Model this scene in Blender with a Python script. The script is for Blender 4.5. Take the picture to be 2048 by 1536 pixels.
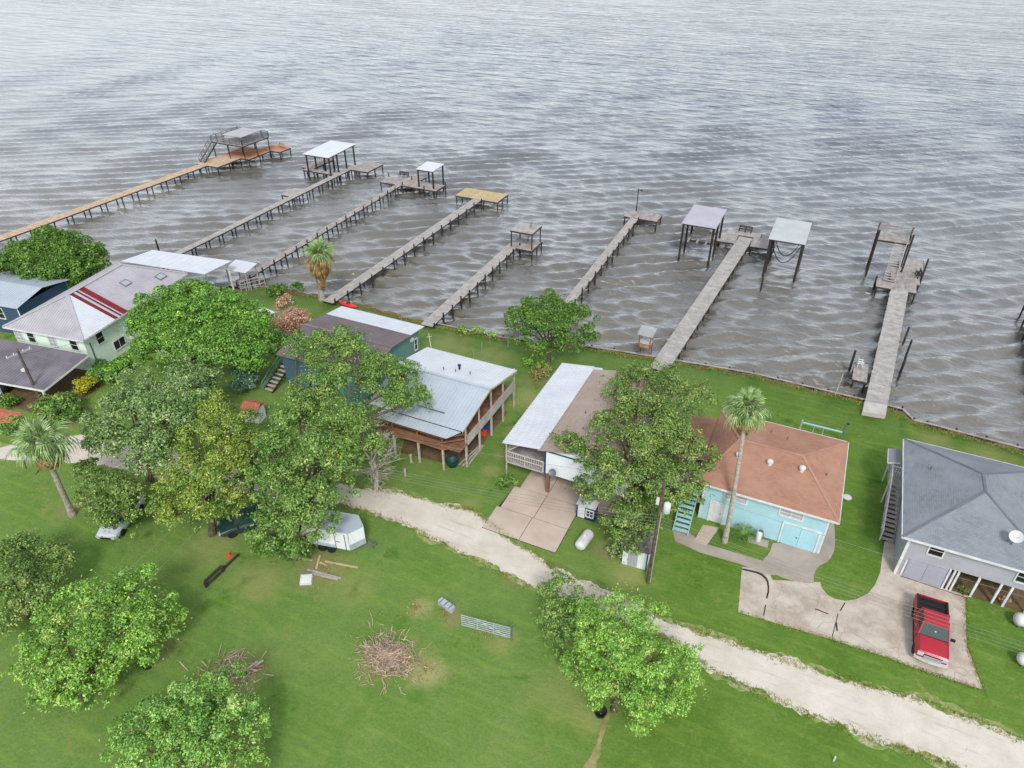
import bpy, math, random
import numpy as np
from mathutils import Vector, Matrix

# ------------------------------------------------------------------ clear
for o in list(bpy.data.objects):
    bpy.data.objects.remove(o)
scene = bpy.context.scene
COL = scene.collection
R = math.radians
rnd = random.Random(7)
nrg = np.random.default_rng(11)

# ------------------------------------------------------------------ camera
# world axes: x runs along the shore, y runs out to the water, z up, lawn at z = 0
CAM_H = 40.0
cam_d = bpy.data.cameras.new('camera')
cam_d.sensor_fit = 'HORIZONTAL'
cam_d.angle = 2 * math.atan(1024 / 1409)
cam_d.clip_start = 0.5
cam_d.clip_end = 9000
cam = bpy.data.objects.new('camera', cam_d)
COL.objects.link(cam)
cam.location = (0, 0, CAM_H)
cam.rotation_euler = (R(90 - 34.5), 0, R(25))
scene.camera = cam

# ------------------------------------------------------------------ sky, sun, exposure
SUN_EL, SUN_AZ = 46.0, -62.0            # azimuth measured from +x towards +y
world = bpy.data.worlds.new('World')
scene.world = world
world.use_nodes = True
wn, wl = world.node_tree.nodes, world.node_tree.links
wn.clear()
sky = wn.new('ShaderNodeTexSky')
sky.sky_type = 'NISHITA'
sky.sun_disc = False
sky.sun_elevation = R(SUN_EL)
sky.sun_rotation = R(90 - SUN_AZ)
sky.air_density = 1.3
sky.dust_density = 0.6
sky.ozone_density = 1.0
hsv = wn.new('ShaderNodeHueSaturation')
hsv.inputs['Saturation'].default_value = 0.33
bgn = wn.new('ShaderNodeBackground')
bgn.inputs['Strength'].default_value = 0.15
wo = wn.new('ShaderNodeOutputWorld')
wl.new(sky.outputs[0], hsv.inputs['Color'])
wl.new(hsv.outputs[0], bgn.inputs['Color'])
wl.new(bgn.outputs[0], wo.inputs['Surface'])

sun_d = bpy.data.lights.new('sun', 'SUN')
sun_d.energy = 1.5
sun_d.angle = R(12)
sun_d.color = (1.0, 0.965, 0.92)
sun = bpy.data.objects.new('sun', sun_d)
COL.objects.link(sun)
sd = Vector((math.cos(R(SUN_EL)) * math.cos(R(SUN_AZ)), math.cos(R(SUN_EL)) * math.sin(R(SUN_AZ)), math.sin(R(SUN_EL))))
sun.rotation_euler = sd.to_track_quat('Z', 'Y').to_euler()

vs = scene.view_settings
vs.view_transform = 'Standard'
vs.look = 'None'
vs.exposure = 0.64
vs.gamma = 1.0
vs.use_curve_mapping = False
scene.render.engine = 'CYCLES'

# ------------------------------------------------------------------ materials
def S(r, g, b, k=1.0):
    f = lambda c: ((c / 255) / 12.92 if c / 255 <= 0.04045 else ((c / 255 + 0.055) / 1.055) ** 2.4)
    return (f(r) * k, f(g) * k, f(b) * k)

def newmat(name):
    m = bpy.data.materials.new(name)
    m.use_nodes = True
    n, l = m.node_tree.nodes, m.node_tree.links
    n.clear()
    out = n.new('ShaderNodeOutputMaterial')
    return m, n, l, out

def mixc(n, l, fac, a, b, mode='MIX'):
    x = n.new('ShaderNodeMix')
    x.data_type = 'RGBA'
    x.blend_type = mode
    x.clamp_factor = True
    for v, i in ((fac, 0), (a, 6), (b, 7)):
        if isinstance(v, (int, float)):
            x.inputs[i].default_value = v
        elif isinstance(v, tuple):
            x.inputs[i].default_value = (*v, 1)
        else:
            l.new(v, x.inputs[i])
    return x.outputs[2]

def noise(n, l, scale, detail=4, rough=0.6, vec=None, dist=0.0):
    t = n.new('ShaderNodeTexNoise')
    t.inputs['Scale'].default_value = scale
    t.inputs['Detail'].default_value = detail
    t.inputs['Roughness'].default_value = rough
    t.inputs['Distortion'].default_value = dist
    if vec is not None:
        l.new(vec, t.inputs['Vector'])
    return t.outputs[0]

def ramp(n, l, v, p0, p1):
    r = n.new('ShaderNodeMapRange')
    r.inputs[1].default_value = p0
    r.inputs[2].default_value = p1
    l.new(v, r.inputs[0])
    return r.outputs[0]

def objco(n):
    return n.new('ShaderNodeTexCoord').outputs['Object']

def geopos(n):
    return n.new('ShaderNodeNewGeometry').outputs['Position']

MATS = {}
def pmat(name, c1, c2=None, scale=2.0, rough=0.8, bump=0.0, bscale=20.0, metallic=0.0, island=0.0, spec=0.3, lo=0.35, hi=0.65, streak=None):
    if name in MATS:
        return MATS[name]
    m, n, l, out = newmat(name)
    b = n.new('ShaderNodeBsdfPrincipled')
    b.inputs['Roughness'].default_value = rough
    b.inputs['Metallic'].default_value = metallic
    b.inputs['Specular IOR Level'].default_value = spec
    c2 = c2 or tuple(x * 0.8 for x in c1)
    vec = geopos(n)
    if streak:
        mp = n.new('ShaderNodeMapping')
        mp.inputs['Scale'].default_value = streak
        l.new(vec, mp.inputs['Vector'])
        vec = mp.outputs[0]
    f = ramp(n, l, noise(n, l, scale, 5, 0.6, vec), lo, hi)
    col = mixc(n, l, f, c1, c2)
    if island:
        g = n.new('ShaderNodeNewGeometry')
        v = n.new('ShaderNodeMapRange')
        v.inputs[3].default_value = 1 - island
        v.inputs[4].default_value = 1 + island
        l.new(g.outputs['Random Per Island'], v.inputs[0])
        hs = n.new('ShaderNodeHueSaturation')
        l.new(v.outputs[0], hs.inputs['Value'])
        l.new(col, hs.inputs['Color'])
        col = hs.outputs[0]
    l.new(col, b.inputs['Base Color'])
    if bump:
        bp = n.new('ShaderNodeBump')
        bp.inputs['Strength'].default_value = bump
        bp.inputs['Distance'].default_value = 0.05
        l.new(noise(n, l, bscale, 4, 0.6, geopos(n)), bp.inputs['Height'])
        l.new(bp.outputs[0], b.inputs['Normal'])
    l.new(b.outputs[0], out.inputs[0])
    MATS[name] = m
    return m

def leafmat(name, c1, c2, c3=None, nscale=0.45, trans=0.26, island=0.55):
    if name in MATS:
        return MATS[name]
    m, n, l, out = newmat(name)
    b = n.new('ShaderNodeBsdfPrincipled')
    b.inputs['Roughness'].default_value = 0.38
    b.inputs['Specular IOR Level'].default_value = 0.5
    pos = geopos(n)
    col = mixc(n, l, ramp(n, l, noise(n, l, nscale, 3, 0.6, pos), 0.36, 0.64), c1, c2)
    if c3:
        col = mixc(n, l, ramp(n, l, noise(n, l, nscale * 2.3, 3, 0.6, pos, 0.8), 0.52, 0.68), col, c3)
    g = n.new('ShaderNodeNewGeometry')
    v = n.new('ShaderNodeMapRange')
    v.inputs[3].default_value = 1 - island
    v.inputs[4].default_value = 1 + island * 1.2
    l.new(g.outputs['Random Per Island'], v.inputs[0])
    hs = n.new('ShaderNodeHueSaturation')
    l.new(v.outputs[0], hs.inputs['Value'])
    l.new(col, hs.inputs['Color'])
    col = hs.outputs[0]
    l.new(col, b.inputs['Base Color'])
    t = n.new('ShaderNodeBsdfTranslucent')
    l.new(mixc(n, l, 0.5, col, (0.30, 0.34, 0.05)), t.inputs['Color'])
    ms = n.new('ShaderNodeMixShader')
    ms.inputs[0].default_value = trans
    l.new(b.outputs[0], ms.inputs[1])
    l.new(t.outputs[0], ms.inputs[2])
    l.new(ms.outputs[0], out.inputs[0])
    MATS[name] = m
    return m

def shingle_mat(name, c1, c2, c3):
    m, n, l, out = newmat(name)
    b = n.new('ShaderNodeBsdfPrincipled')
    b.inputs['Roughness'].default_value = 0.9
    b.inputs['Specular IOR Level'].default_value = 0.2
    uv = n.new('ShaderNodeTexCoord').outputs['UV']
    br = n.new('ShaderNodeTexBrick')
    br.inputs['Scale'].default_value = 1.0
    br.inputs['Brick Width'].default_value = 0.30
    br.inputs['Row Height'].default_value = 0.15
    br.inputs['Mortar Size'].default_value = 0.012
    br.inputs['Mortar Smooth'].default_value = 0.6
    br.inputs['Bias'].default_value = 0.0
    br.inputs['Color1'].default_value = (*c1, 1)
    br.inputs['Color2'].default_value = (*c2, 1)
    br.inputs['Mortar'].default_value = (*tuple(x * 0.62 for x in c2), 1)
    l.new(uv, br.inputs['Vector'])
    pos = geopos(n)
    f = ramp(n, l, noise(n, l, 0.5, 5, 0.65, pos), 0.42, 0.7)
    col = mixc(n, l, f, br.outputs['Color'], c3)
    col = mixc(n, l, 0.45, col, mixc(n, l, noise(n, l, 14, 3, 0.7, pos), c2, c1))
    l.new(col, b.inputs['Base Color'])
    bp = n.new('ShaderNodeBump')
    bp.inputs['Strength'].default_value = 0.5
    bp.inputs['Distance'].default_value = 0.02
    l.new(br.outputs['Fac'], bp.inputs['Height'])
    bp.invert = True
    l.new(bp.outputs[0], b.inputs['Normal'])
    l.new(b.outputs[0], out.inputs[0])
    MATS[name] = m
    return m

def siding_mat(name, c, pitch=0.18, dirt=0.85, vertical=False):
    m, n, l, out = newmat(name)
    b = n.new('ShaderNodeBsdfPrincipled')
    b.inputs['Roughness'].default_value = 0.65
    b.inputs['Specular IOR Level'].default_value = 0.3
    pos = geopos(n)
    f = ramp(n, l, noise(n, l, 0.9, 5, 0.65, pos), 0.35, 0.75)
    col = mixc(n, l, f, c, tuple(x * dirt for x in c))
    l.new(col, b.inputs['Base Color'])
    sx = n.new('ShaderNodeSeparateXYZ')
    l.new(objco(n), sx.inputs[0])
    md = n.new('ShaderNodeMath'); md.operation = 'MODULO'; md.inputs[1].default_value = pitch
    ad = n.new('ShaderNodeMath'); ad.operation = 'ADD'; ad.inputs[1].default_value = 100.0
    if vertical:
        a2 = n.new('ShaderNodeMath'); a2.operation = 'ADD'
        l.new(sx.outputs[0], a2.inputs[0]); l.new(sx.outputs[1], a2.inputs[1])
        l.new(a2.outputs[0], ad.inputs[0])
    else:
        l.new(sx.outputs[2], ad.inputs[0])
    l.new(ad.outputs[0], md.inputs[0])
    bp = n.new('ShaderNodeBump')
    bp.inputs['Strength'].default_value = 0.6
    bp.inputs['Distance'].default_value = 0.08
    bp.invert = True
    l.new(md.outputs[0], bp.inputs['Height'])
    l.new(bp.outputs[0], b.inputs['Normal'])
    l.new(b.outputs[0], out.inputs[0])
    MATS[name] = m
    return m

def glass_mat(name, c, rough=0.08):
    m, n, l, out = newmat(name)
    b = n.new('ShaderNodeBsdfPrincipled')
    b.inputs['Base Color'].default_value = (*c, 1)
    b.inputs['Roughness'].default_value = rough
    b.inputs['Specular IOR Level'].default_value = 0.6 if rough < 0.3 else 0.2
    l.new(b.outputs[0], out.inputs[0])
    MATS[name] = m
    return m

def paint_mat(name, c, rough=0.3, coat=0.6):
    m, n, l, out = newmat(name)
    b = n.new('ShaderNodeBsdfPrincipled')
    pos = geopos(n)
    col = mixc(n, l, ramp(n, l, noise(n, l, 3, 4, 0.6, pos), 0.4, 0.8), c, tuple(x * 0.85 + 0.01 for x in c))
    l.new(col, b.inputs['Base Color'])
    b.inputs['Roughness'].default_value = rough
    b.inputs['Coat Weight'].default_value = coat
    b.inputs['Coat Roughness'].default_value = 0.08
    l.new(b.outputs[0], out.inputs[0])
    MATS[name] = m
    return m

M = MATS
pmat('white_metal', S(205, 208, 213), S(189, 194, 201), 0.7, 0.45, spec=0.4, lo=0.3, hi=0.8)
pmat('pale_metal', S(176, 185, 192), S(162, 172, 182), 0.7, 0.45, spec=0.4, lo=0.3, hi=0.8)
pmat('old_metal', S(176, 173, 178), S(154, 151, 157), 0.6, 0.55, spec=0.3, lo=0.3, hi=0.8)
pmat('grey_metal', S(128, 122, 129), S(106, 101, 107), 0.5, 0.7, spec=0.2)
pmat('red_metal', S(128, 36, 40), S(104, 30, 34), 1.0, 0.6)
pmat('lilac_metal', S(174, 172, 182), S(163, 161, 171), 0.5, 0.55)
pmat('green_white_metal', S(182, 185, 186), S(171, 174, 175), 0.5, 0.55)
pmat('white_paint', S(219, 219, 221), S(192, 193, 193), 1.5, 0.5)
pmat('wood_grey', S(172, 165, 160), S(136, 129, 126), 1.6, 0.9, 0.2, 30, island=0.09, spec=0.15)
pmat('wood_grey_light', S(176, 171, 167), S(148, 143, 139), 1.6, 0.9, 0.2, 30, island=0.08, spec=0.15)
pmat('wood_tan', S(195, 174, 148), S(172, 150, 123), 1.6, 0.9, 0.2, 30, island=0.10, spec=0.15)
pmat('wood_new', S(190, 174, 136), S(170, 152, 116), 1.6, 0.9, 0.2, 30, island=0.08, spec=0.15)
pmat('wood_red', S(188, 142, 112), S(162, 116, 88), 1.6, 0.9, 0.2, 30, island=0.10, spec=0.15)
pmat('wood_dark', S(74, 66, 60), S(52, 47, 44), 2.0, 0.9, 0.2, 30, spec=0.15)
pmat('piling', S(62, 56, 50), S(40, 36, 33), 2.5, 0.9, 0.2, 25, spec=0.2)
pmat('wood_brown', S(146, 108, 84), S(112, 80, 62), 1.2, 0.85, 0.15, 30, island=0.12, spec=0.15)
pmat('wood_post', S(196, 186, 170), S(160, 150, 136), 2.0, 0.85, 0.1, 30, spec=0.15)
pmat('white_board', S(191, 187, 182), S(167, 159, 152), 1.0, 0.8, spec=0.2)
pmat('concrete', S(171, 159, 149), S(151, 141, 130), 0.6, 0.92, 0.12, 40, spec=0.15)
pmat('concrete_tan', S(198, 182, 168), S(182, 165, 150), 0.45, 0.92, 0.12, 40, spec=0.15)
pmat('dark_gap', S(60, 54, 46), S(44, 40, 34), 2.0, 0.95, spec=0.1)
pmat('soil', S(116, 98, 74), S(92, 76, 56), 1.5, 0.95, 0.4, 12, spec=0.1)
pmat('bark', S(112, 100, 86), S(78, 69, 58), 4.0, 0.95, 0.6, 18, spec=0.1)
pmat('bark_palm', S(176, 168, 156), S(138, 129, 117), 5.0, 0.95, 0.6, 16, spec=0.1)
pmat('bark_pale', S(188, 178, 166), S(150, 141, 130), 5.0, 0.95, 0.2, 18, spec=0.1)
pmat('twig', S(200, 178, 157), S(156, 134, 115), 3.0, 0.9, island=0.35, spec=0.1)
pmat('dark_interior', S(52, 46, 42), S(40, 36, 33), 1.0, 0.9, spec=0.1)
pmat('rubber', (0.012, 0.012, 0.013), (0.02, 0.02, 0.02), 4, 0.8, spec=0.3)
pmat('chrome', (0.7, 0.7, 0.72), (0.6, 0.6, 0.62), 4, 0.35, metallic=0.35)
pmat('alloy', (0.5, 0.5, 0.52), (0.4, 0.4, 0.42), 4, 0.35, metallic=1.0)
pmat('black_plastic', (0.015, 0.015, 0.016), (0.025, 0.025, 0.026), 4, 0.6)
pmat('steel_grey', S(120, 124, 128), S(100, 103, 106), 3, 0.5, metallic=0.3)
pmat('galvanised', S(186, 196, 200), S(160, 170, 174), 3, 0.5, metallic=0.25)
pmat('plastic_white', S(209, 209, 209), S(191, 191, 189), 2, 0.5)
pmat('terracotta', S(196, 124, 96), S(168, 100, 78), 3, 0.85)
pmat('kayak_red', S(226, 56, 66), S(206, 44, 56), 2, 0.4)
pmat('orange', S(236, 84, 40), S(216, 70, 30), 2, 0.6)
pmat('blue_plastic', S(30, 84, 168), S(26, 70, 146), 2, 0.5)
pmat('green_plastic', S(30, 78, 76), S(24, 62, 62), 2, 0.5)
pmat('wire', (0.02, 0.02, 0.02), (0.03, 0.03, 0.03), 2, 0.6)
pmat('wire_pale', S(130, 136, 124), S(112, 118, 108), 2, 0.6)
pmat('navy', S(26, 58, 110), S(22, 46, 92), 2, 0.6)
pmat('curtain', S(222, 222, 220), S(196, 196, 194), 5, 0.8)
pmat('headlight', (0.55, 0.57, 0.6), (0.4, 0.42, 0.45), 8, 0.12, spec=0.8)
glass_mat('glass_dark', (0.012, 0.018, 0.022))
glass_mat('glass_car', (0.022, 0.045, 0.045), 0.35)
glass_mat('glass_pale', (0.35, 0.38, 0.4), 0.15)
siding_mat('siding_sky_blue', S(164, 202, 212))
siding_mat('siding_grey', S(165, 165, 173))
siding_mat('siding_mint', S(214, 233, 218))
siding_mat('siding_teal', S(104, 142, 140))
siding_mat('siding_steel', S(74, 104, 122))
siding_mat('siding_navy', S(58, 82, 106))
siding_mat('siding_white', S(222, 228, 232))
siding_mat('siding_brown', S(112, 84, 68))
siding_mat('door_blue', S(160, 204, 216), vertical=True, pitch=0.6)
siding_mat('door_grey', S(160, 161, 173), vertical=True, pitch=0.6)
shingle_mat('shingle_brown', S(172, 130, 108), S(148, 108, 90), S(178, 140, 120))
shingle_mat('shingle_grey', S(136, 141, 147), S(114, 119, 126), S(146, 150, 156))
shingle_mat('shingle_tan', S(170, 153, 142), S(150, 133, 122), S(176, 160, 150))
shingle_mat('shingle_dark', S(120, 110, 112), S(98, 90, 93), S(128, 114, 114))
paint_mat('paint_red', S(168, 30, 48), 0.42, 0.12)
paint_mat('paint_dark_green', S(32, 56, 54))
paint_mat('paint_silver', S(196, 204, 212))
paint_mat('paint_white', S(226, 229, 234), 0.4, 0.3)

leafmat('leaf_dark', S(83, 125, 49), S(108, 147, 60), S(129, 162, 69))
leafmat('leaf_bright', S(123, 174, 70), S(97, 147, 57), S(157, 194, 90))
leafmat('leaf_mid', S(129, 162, 79), S(99, 139, 62), S(166, 187, 100))
leafmat('leaf_grey', S(141, 170, 102), S(110, 145, 80), S(181, 199, 138))
leafmat('leaf_yellow', S(152, 174, 73), S(117, 151, 62), S(179, 186, 88))
leafmat('leaf_olive', S(129, 159, 79), S(101, 134, 62), S(170, 185, 106))
leafmat('leaf_lime', S(151, 196, 83), S(114, 164, 64), S(184, 214, 108))
leafmat('leaf_fresh', S(144, 190, 87), S(110, 161, 69), S(186, 216, 123))
leafmat('leaf_blue', S(112, 148, 126), S(85, 124, 104), S(156, 185, 165))
leafmat('leaf_yellow_bush', S(196, 190, 44), S(160, 166, 40), S(212, 200, 60))
leafmat('leaf_sage', S(136, 168, 95), S(105, 144, 73), S(190, 203, 157))
leafmat('flower_pink', S(214, 172, 150), S(196, 150, 120), S(226, 190, 170))
leafmat('frond_green', S(142, 166, 108), S(108, 142, 78), S(176, 186, 132), 1.2)
leafmat('frond_dead', S(168, 138, 88), S(136, 108, 68), S(186, 158, 104), 1.2)
leafmat('grass_tuft', S(134, 160, 66), S(164, 172, 90), S(186, 178, 110), 0.6, 0.5)
leafmat('grass_dry', S(196, 182, 126), S(174, 170, 104), S(214, 198, 144), 0.6, 0.5)

pmat('cap_brown', S(174, 136, 118), S(156, 118, 102), 1.0, 0.9)
pmat('cap_grey', S(112, 117, 126), S(98, 103, 112), 1.0, 0.9)
pmat('cap_tan', S(186, 166, 152), S(168, 148, 136), 1.0, 0.9)
pmat('blind', S(176, 178, 182), S(150, 152, 158), 6.0, 0.4, spec=0.5, streak=(0.2, 0.2, 3.0))

pmat('dry_path', S(160, 148, 102), S(128, 124, 76), 1.8, 0.95, 0.4, 12, spec=0.1)

# ------------------------------------------------------------------ mesh helpers
BOXF = [(0, 3, 2, 1), (4, 5, 6, 7), (0, 1, 5, 4), (1, 2, 6, 5), (2, 3, 7, 6), (3, 0, 4, 7)]

class MB:
    def __init__(s):
        s.v, s.f, s.uv = [], [], None
    def box(s, x0, x1, y0, y1, z0, z1):
        i = len(s.v)
        s.v += [(x0, y0, z0), (x1, y0, z0), (x1, y1, z0), (x0, y1, z0), (x0, y0, z1), (x1, y0, z1), (x1, y1, z1), (x0, y1, z1)]
        s.f += [tuple(i + k for k in q) for q in BOXF]
        return s
    def bar(s, p, q, w, h=None, up=(0, 0, 1)):
        h = h or w
        p, q = Vector(p), Vector(q)
        d = (q - p).normalized()
        u = Vector(up)
        if abs(d.dot(u)) > 0.99:
            u = Vector((1, 0, 0))
        sd = d.cross(u).normalized()
        u = sd.cross(d).normalized()
        i = len(s.v)
        for e in (p, q):
            for a, b in ((-1, -1), (1, -1), (1, 1), (-1, 1)):
                s.v.append(tuple(e + sd * (a * w / 2) + u * (b * h / 2)))
        s.f += [tuple(i + k for k in t) for t in ((0, 1, 2, 3), (7, 6, 5, 4), (0, 4, 5, 1), (1, 5, 6, 2), (2, 6, 7, 3), (3, 7, 4, 0))]
        return s
    def tube(s, pts, rads, n=8, cap=True):
        i0 = len(s.v)
        pts = [Vector(p) for p in pts]
        for k, p in enumerate(pts):
            a = pts[max(k - 1, 0)]
            b = pts[min(k + 1, len(pts) - 1)]
            d = (b - a).normalized()
            u = Vector((0, 0, 1)) if abs(d.z) < 0.9 else Vector((1, 0, 0))
            sd = d.cross(u).normalized()
            u = sd.cross(d).normalized()
            r = rads[k] if isinstance(rads, (list, tuple)) else rads
            for j in range(n):
                t = 2 * math.pi * j / n
                s.v.append(tuple(p + sd * (r * math.cos(t)) + u * (r * math.sin(t))))
        for k in range(len(pts) - 1):
            for j in range(n):
                a = i0 + k * n + j
                b = i0 + k * n + (j + 1) % n
                s.f.append((a, b, b + n, a + n))
        if cap:
            s.f.append(tuple(i0 + j for j in reversed(range(n))))
            s.f.append(tuple(i0 + (len(pts) - 1) * n + j for j in range(n)))
        return s
    def lathe(s, prof, n=16, c=(0, 0, 0)):
        i0 = len(s.v)
        for r, z in prof:
            for j in range(n):
                t = 2 * math.pi * j / n
                s.v.append((c[0] + r * math.cos(t), c[1] + r * math.sin(t), c[2] + z))
        for k in range(len(prof) - 1):
            for j in range(n):
                a = i0 + k * n + j
                b = i0 + k * n + (j + 1) % n
                s.f.append((a, b, b + n, a + n))
        s.f.append(tuple(i0 + j for j in reversed(range(n))))
        s.f.append(tuple(i0 + (len(prof) - 1) * n + j for j in range(n)))
        return s
    def prism(s, poly, z0, z1):
        i = len(s.v)
        n = len(poly)
        s.v += [(p[0], p[1], z0) for p in poly] + [(p[0], p[1], z1) for p in poly]
        s.f.append(tuple(i + k for k in reversed(range(n))))
        s.f.append(tuple(i + n + k for k in range(n)))
        for k in range(n):
            j = (k + 1) % n
            s.f.append((i + k, i + j, i + n + j, i + n + k))
        return s
    def slab(s, poly3, thick):
        """polygon in 3-D given thickness along its own normal (below it)"""
        ps = [Vector(p) for p in poly3]
        nrm = Vector((0, 0, 0))
        for k in range(len(ps)):
            a, b = ps[k], ps[(k + 1) % len(ps)]
            nrm += a.cross(b)
        nrm.normalize()
        if nrm.z < 0:
            ps.reverse()
            nrm = -nrm
        i = len(s.v)
        n = len(ps)
        s.v += [tuple(p) for p in ps] + [tuple(p - nrm * thick) for p in ps]
        s.f.append(tuple(i + k for k in range(n)))
        s.f.append(tuple(i + n + k for k in reversed(range(n))))
        for k in range(n):
            j = (k + 1) % n
            s.f.append((i + j, i + k, i + n + k, i + n + j))
        return s
    def loft(s, secs, cap=True):
        i0 = len(s.v)
        n = len(secs[0])
        for q in secs:
            s.v += [tuple(p) for p in q]
        for k in range(len(secs) - 1):
            for j in range(n):
                a = i0 + k * n + j
                b = i0 + k * n + (j + 1) % n
                s.f.append((a, b, b + n, a + n))
        if cap:
            s.f.append(tuple(i0 + j for j in reversed(range(n))))
            s.f.append(tuple(i0 + (len(secs) - 1) * n + j for j in range(n)))
        return s
    def mesh(s, name):
        me = bpy.data.meshes.new(name)
        me.from_pydata(s.v, [], s.f)
        me.update()
        return me
    def build(s, name, mat, parent=None, loc=None, smooth=False, kind=None, rz=0.0):
        me = s.mesh(name)
        me.materials.append(M[mat] if isinstance(mat, str) else mat)
        if smooth:
            me.polygons.foreach_set('use_smooth', [True] * len(me.polygons))
        o = bpy.data.objects.new(name, me)
        COL.objects.link(o)
        if parent:
            o.parent = parent
        if loc:
            o.location = loc
        if rz:
            o.rotation_euler = (0, 0, rz)
        if kind:
            o['kind'] = kind
        return o

def tag(o, label, cat, group=None, kind=None):
    if label: o['label'] = label
    if cat: o['category'] = cat
    if group: o['group'] = group
    if kind: o['kind'] = kind
    return o

def thing(name, label, cat, loc=(0, 0, 0), rz=0.0, group=None):
    o = bpy.data.objects.new(name, None)
    COL.objects.link(o)
    o.empty_display_size = 0.3
    o.location = loc
    o.rotation_euler = (0, 0, R(rz))
    return tag(o, label, cat, group)

def inst(name, me, parent, loc, rot=(0, 0, 0), sc=(1, 1, 1)):
    o = bpy.data.objects.new(name, me)
    COL.objects.link(o)
    if parent:
        o.parent = parent
    o.location = loc
    o.rotation_euler = rot
    o.scale = sc
    return o

def npmesh(name, v, f, mat):
    """numpy quad mesh"""
    me = bpy.data.meshes.new(name)
    v = np.asarray(v, dtype=np.float32)
    f = np.asarray(f, dtype=np.int32)
    me.vertices.add(len(v))
    me.vertices.foreach_set('co', v.ravel())
    me.loops.add(f.size)
    me.loops.foreach_set('vertex_index', f.ravel())
    me.polygons.add(len(f))
    me.polygons.foreach_set('loop_start', np.arange(0, f.size, f.shape[1], dtype=np.int32))
    me.polygons.foreach_set('loop_total', np.full(len(f), f.shape[1], dtype=np.int32))
    me.update(calc_edges=True)
    me.materials.append(M[mat] if isinstance(mat, str) else mat)
    return me

def struct(o):
    o['kind'] = 'structure'
    return o

def interp(xs, ys, x):
    return float(np.interp(x, xs, ys))

# ------------------------------------------------------------------ land
SH = [(-400, 40), (-150, 46), (-110, 48), (-81, 52.5), (-70, 56), (-64.5, 57.7), (-60, 59.6), (-52.6, 60.3), (-47, 60.4), (-39, 59.8), (-29.4, 60.2), (-18.8, 62.7), (-13.4, 63.4), (-3.3, 64.6), (7.6, 64.4), (10.9, 64.3), (11.7, 62.9), (14.9, 62.7), (20.7, 62.4), (40, 61.5), (120, 60), (400, 58)]
SHX = [p[0] for p in SH]
SHY = [p[1] for p in SH]

DRY, TAN, DIRT, LUSH = S(156, 152, 98), S(176, 162, 118), S(150, 128, 98), S(72, 116, 44)
PATCHES = [(*(-16.03, 21.44, 0.00)[:2], 1.5, TAN, 0.75), (*(-15.66, 19.94, 0.00)[:2], 0.7, LUSH, 0.7), (*(-19.09, 20.99, 0.00)[:2], 1.8, DRY, 0.6), (*(-18.88, 25.55, 0.00)[:2], 1.0, TAN, 0.6), (*(-16.46, 25.78, 0.00)[:2], 0.9, DIRT, 0.6), (*(-12.70, 25.38, 0.00)[:2], 1.2, DRY, 0.6), (*(-27.21, 25.39, 0.00)[:2], 2.2, DIRT, 0.75), (*(-24.24, 24.93, 0.00)[:2], 2.0, DRY, 0.4), (*(-26.72, 16.26, 0.00)[:2], 1.8, TAN, 0.7), (*(-32.40, 15.99, 0.00)[:2], 1.5, DRY, 0.5), (*(-6.83, 34.29, 0.00)[:2], 1.8, DRY, 0.65), (*(-8.89, 35.93, 0.00)[:2], 1.3, DIRT, 0.55), (*(-13.97, 30.46, 0.00)[:2], 0.9, DIRT, 0.5), (*(-16.91, 31.13, 0.00)[:2], 0.8, DRY, 0.6), (*(-20.41, 35.80, 0.00)[:2], 1.0, DRY, 0.6), (*(-20.83, 40.24, 0.00)[:2], 1.0, DRY, 0.55), (*(-20.86, 42.77, 0.00)[:2], 1.0, DRY, 0.55), (*(-21.05, 45.79, 0.00)[:2], 1.2, DRY, 0.6), (*(-21.86, 51.00, 0.00)[:2], 2.2, TAN, 0.5), (*(-22.56, 54.48, 0.00)[:2], 2.0, DIRT, 0.5), (*(-33.90, 56.69, 0.00)[:2], 3.0, DRY, 0.6), (*(-28.57, 56.37, 0.00)[:2], 2.6, DRY, 0.5), (*(-0.35, 64.84, 0.00)[:2], 2.2, DRY, 0.35), (*(13.60, 60.76, 0.00)[:2], 2.0, DRY, 0.65), (*(18.08, 60.19, 0.00)[:2], 2.4, DRY, 0.6), (*(-30.46, 22.77, 0.00)[:2], 2.4, DRY, 0.5), (*(-35.97, 23.58, 0.00)[:2], 2.2, DRY, 0.45), (*(-7.78, 23.61, 0.00)[:2], 2.4, DRY, 0.4), (*(-5.53, 22.74, 0.00)[:2], 1.2, DRY, 0.6), (*(-56.01, 55.16, 0.00)[:2], 2.0, TAN, 0.5), (*(-58.62, 30.34, 0.00)[:2], 2.0, DRY, 0.4), (*(-48.98, 21.85, 0.00)[:2], 1.0, DIRT, 0.6)]
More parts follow.
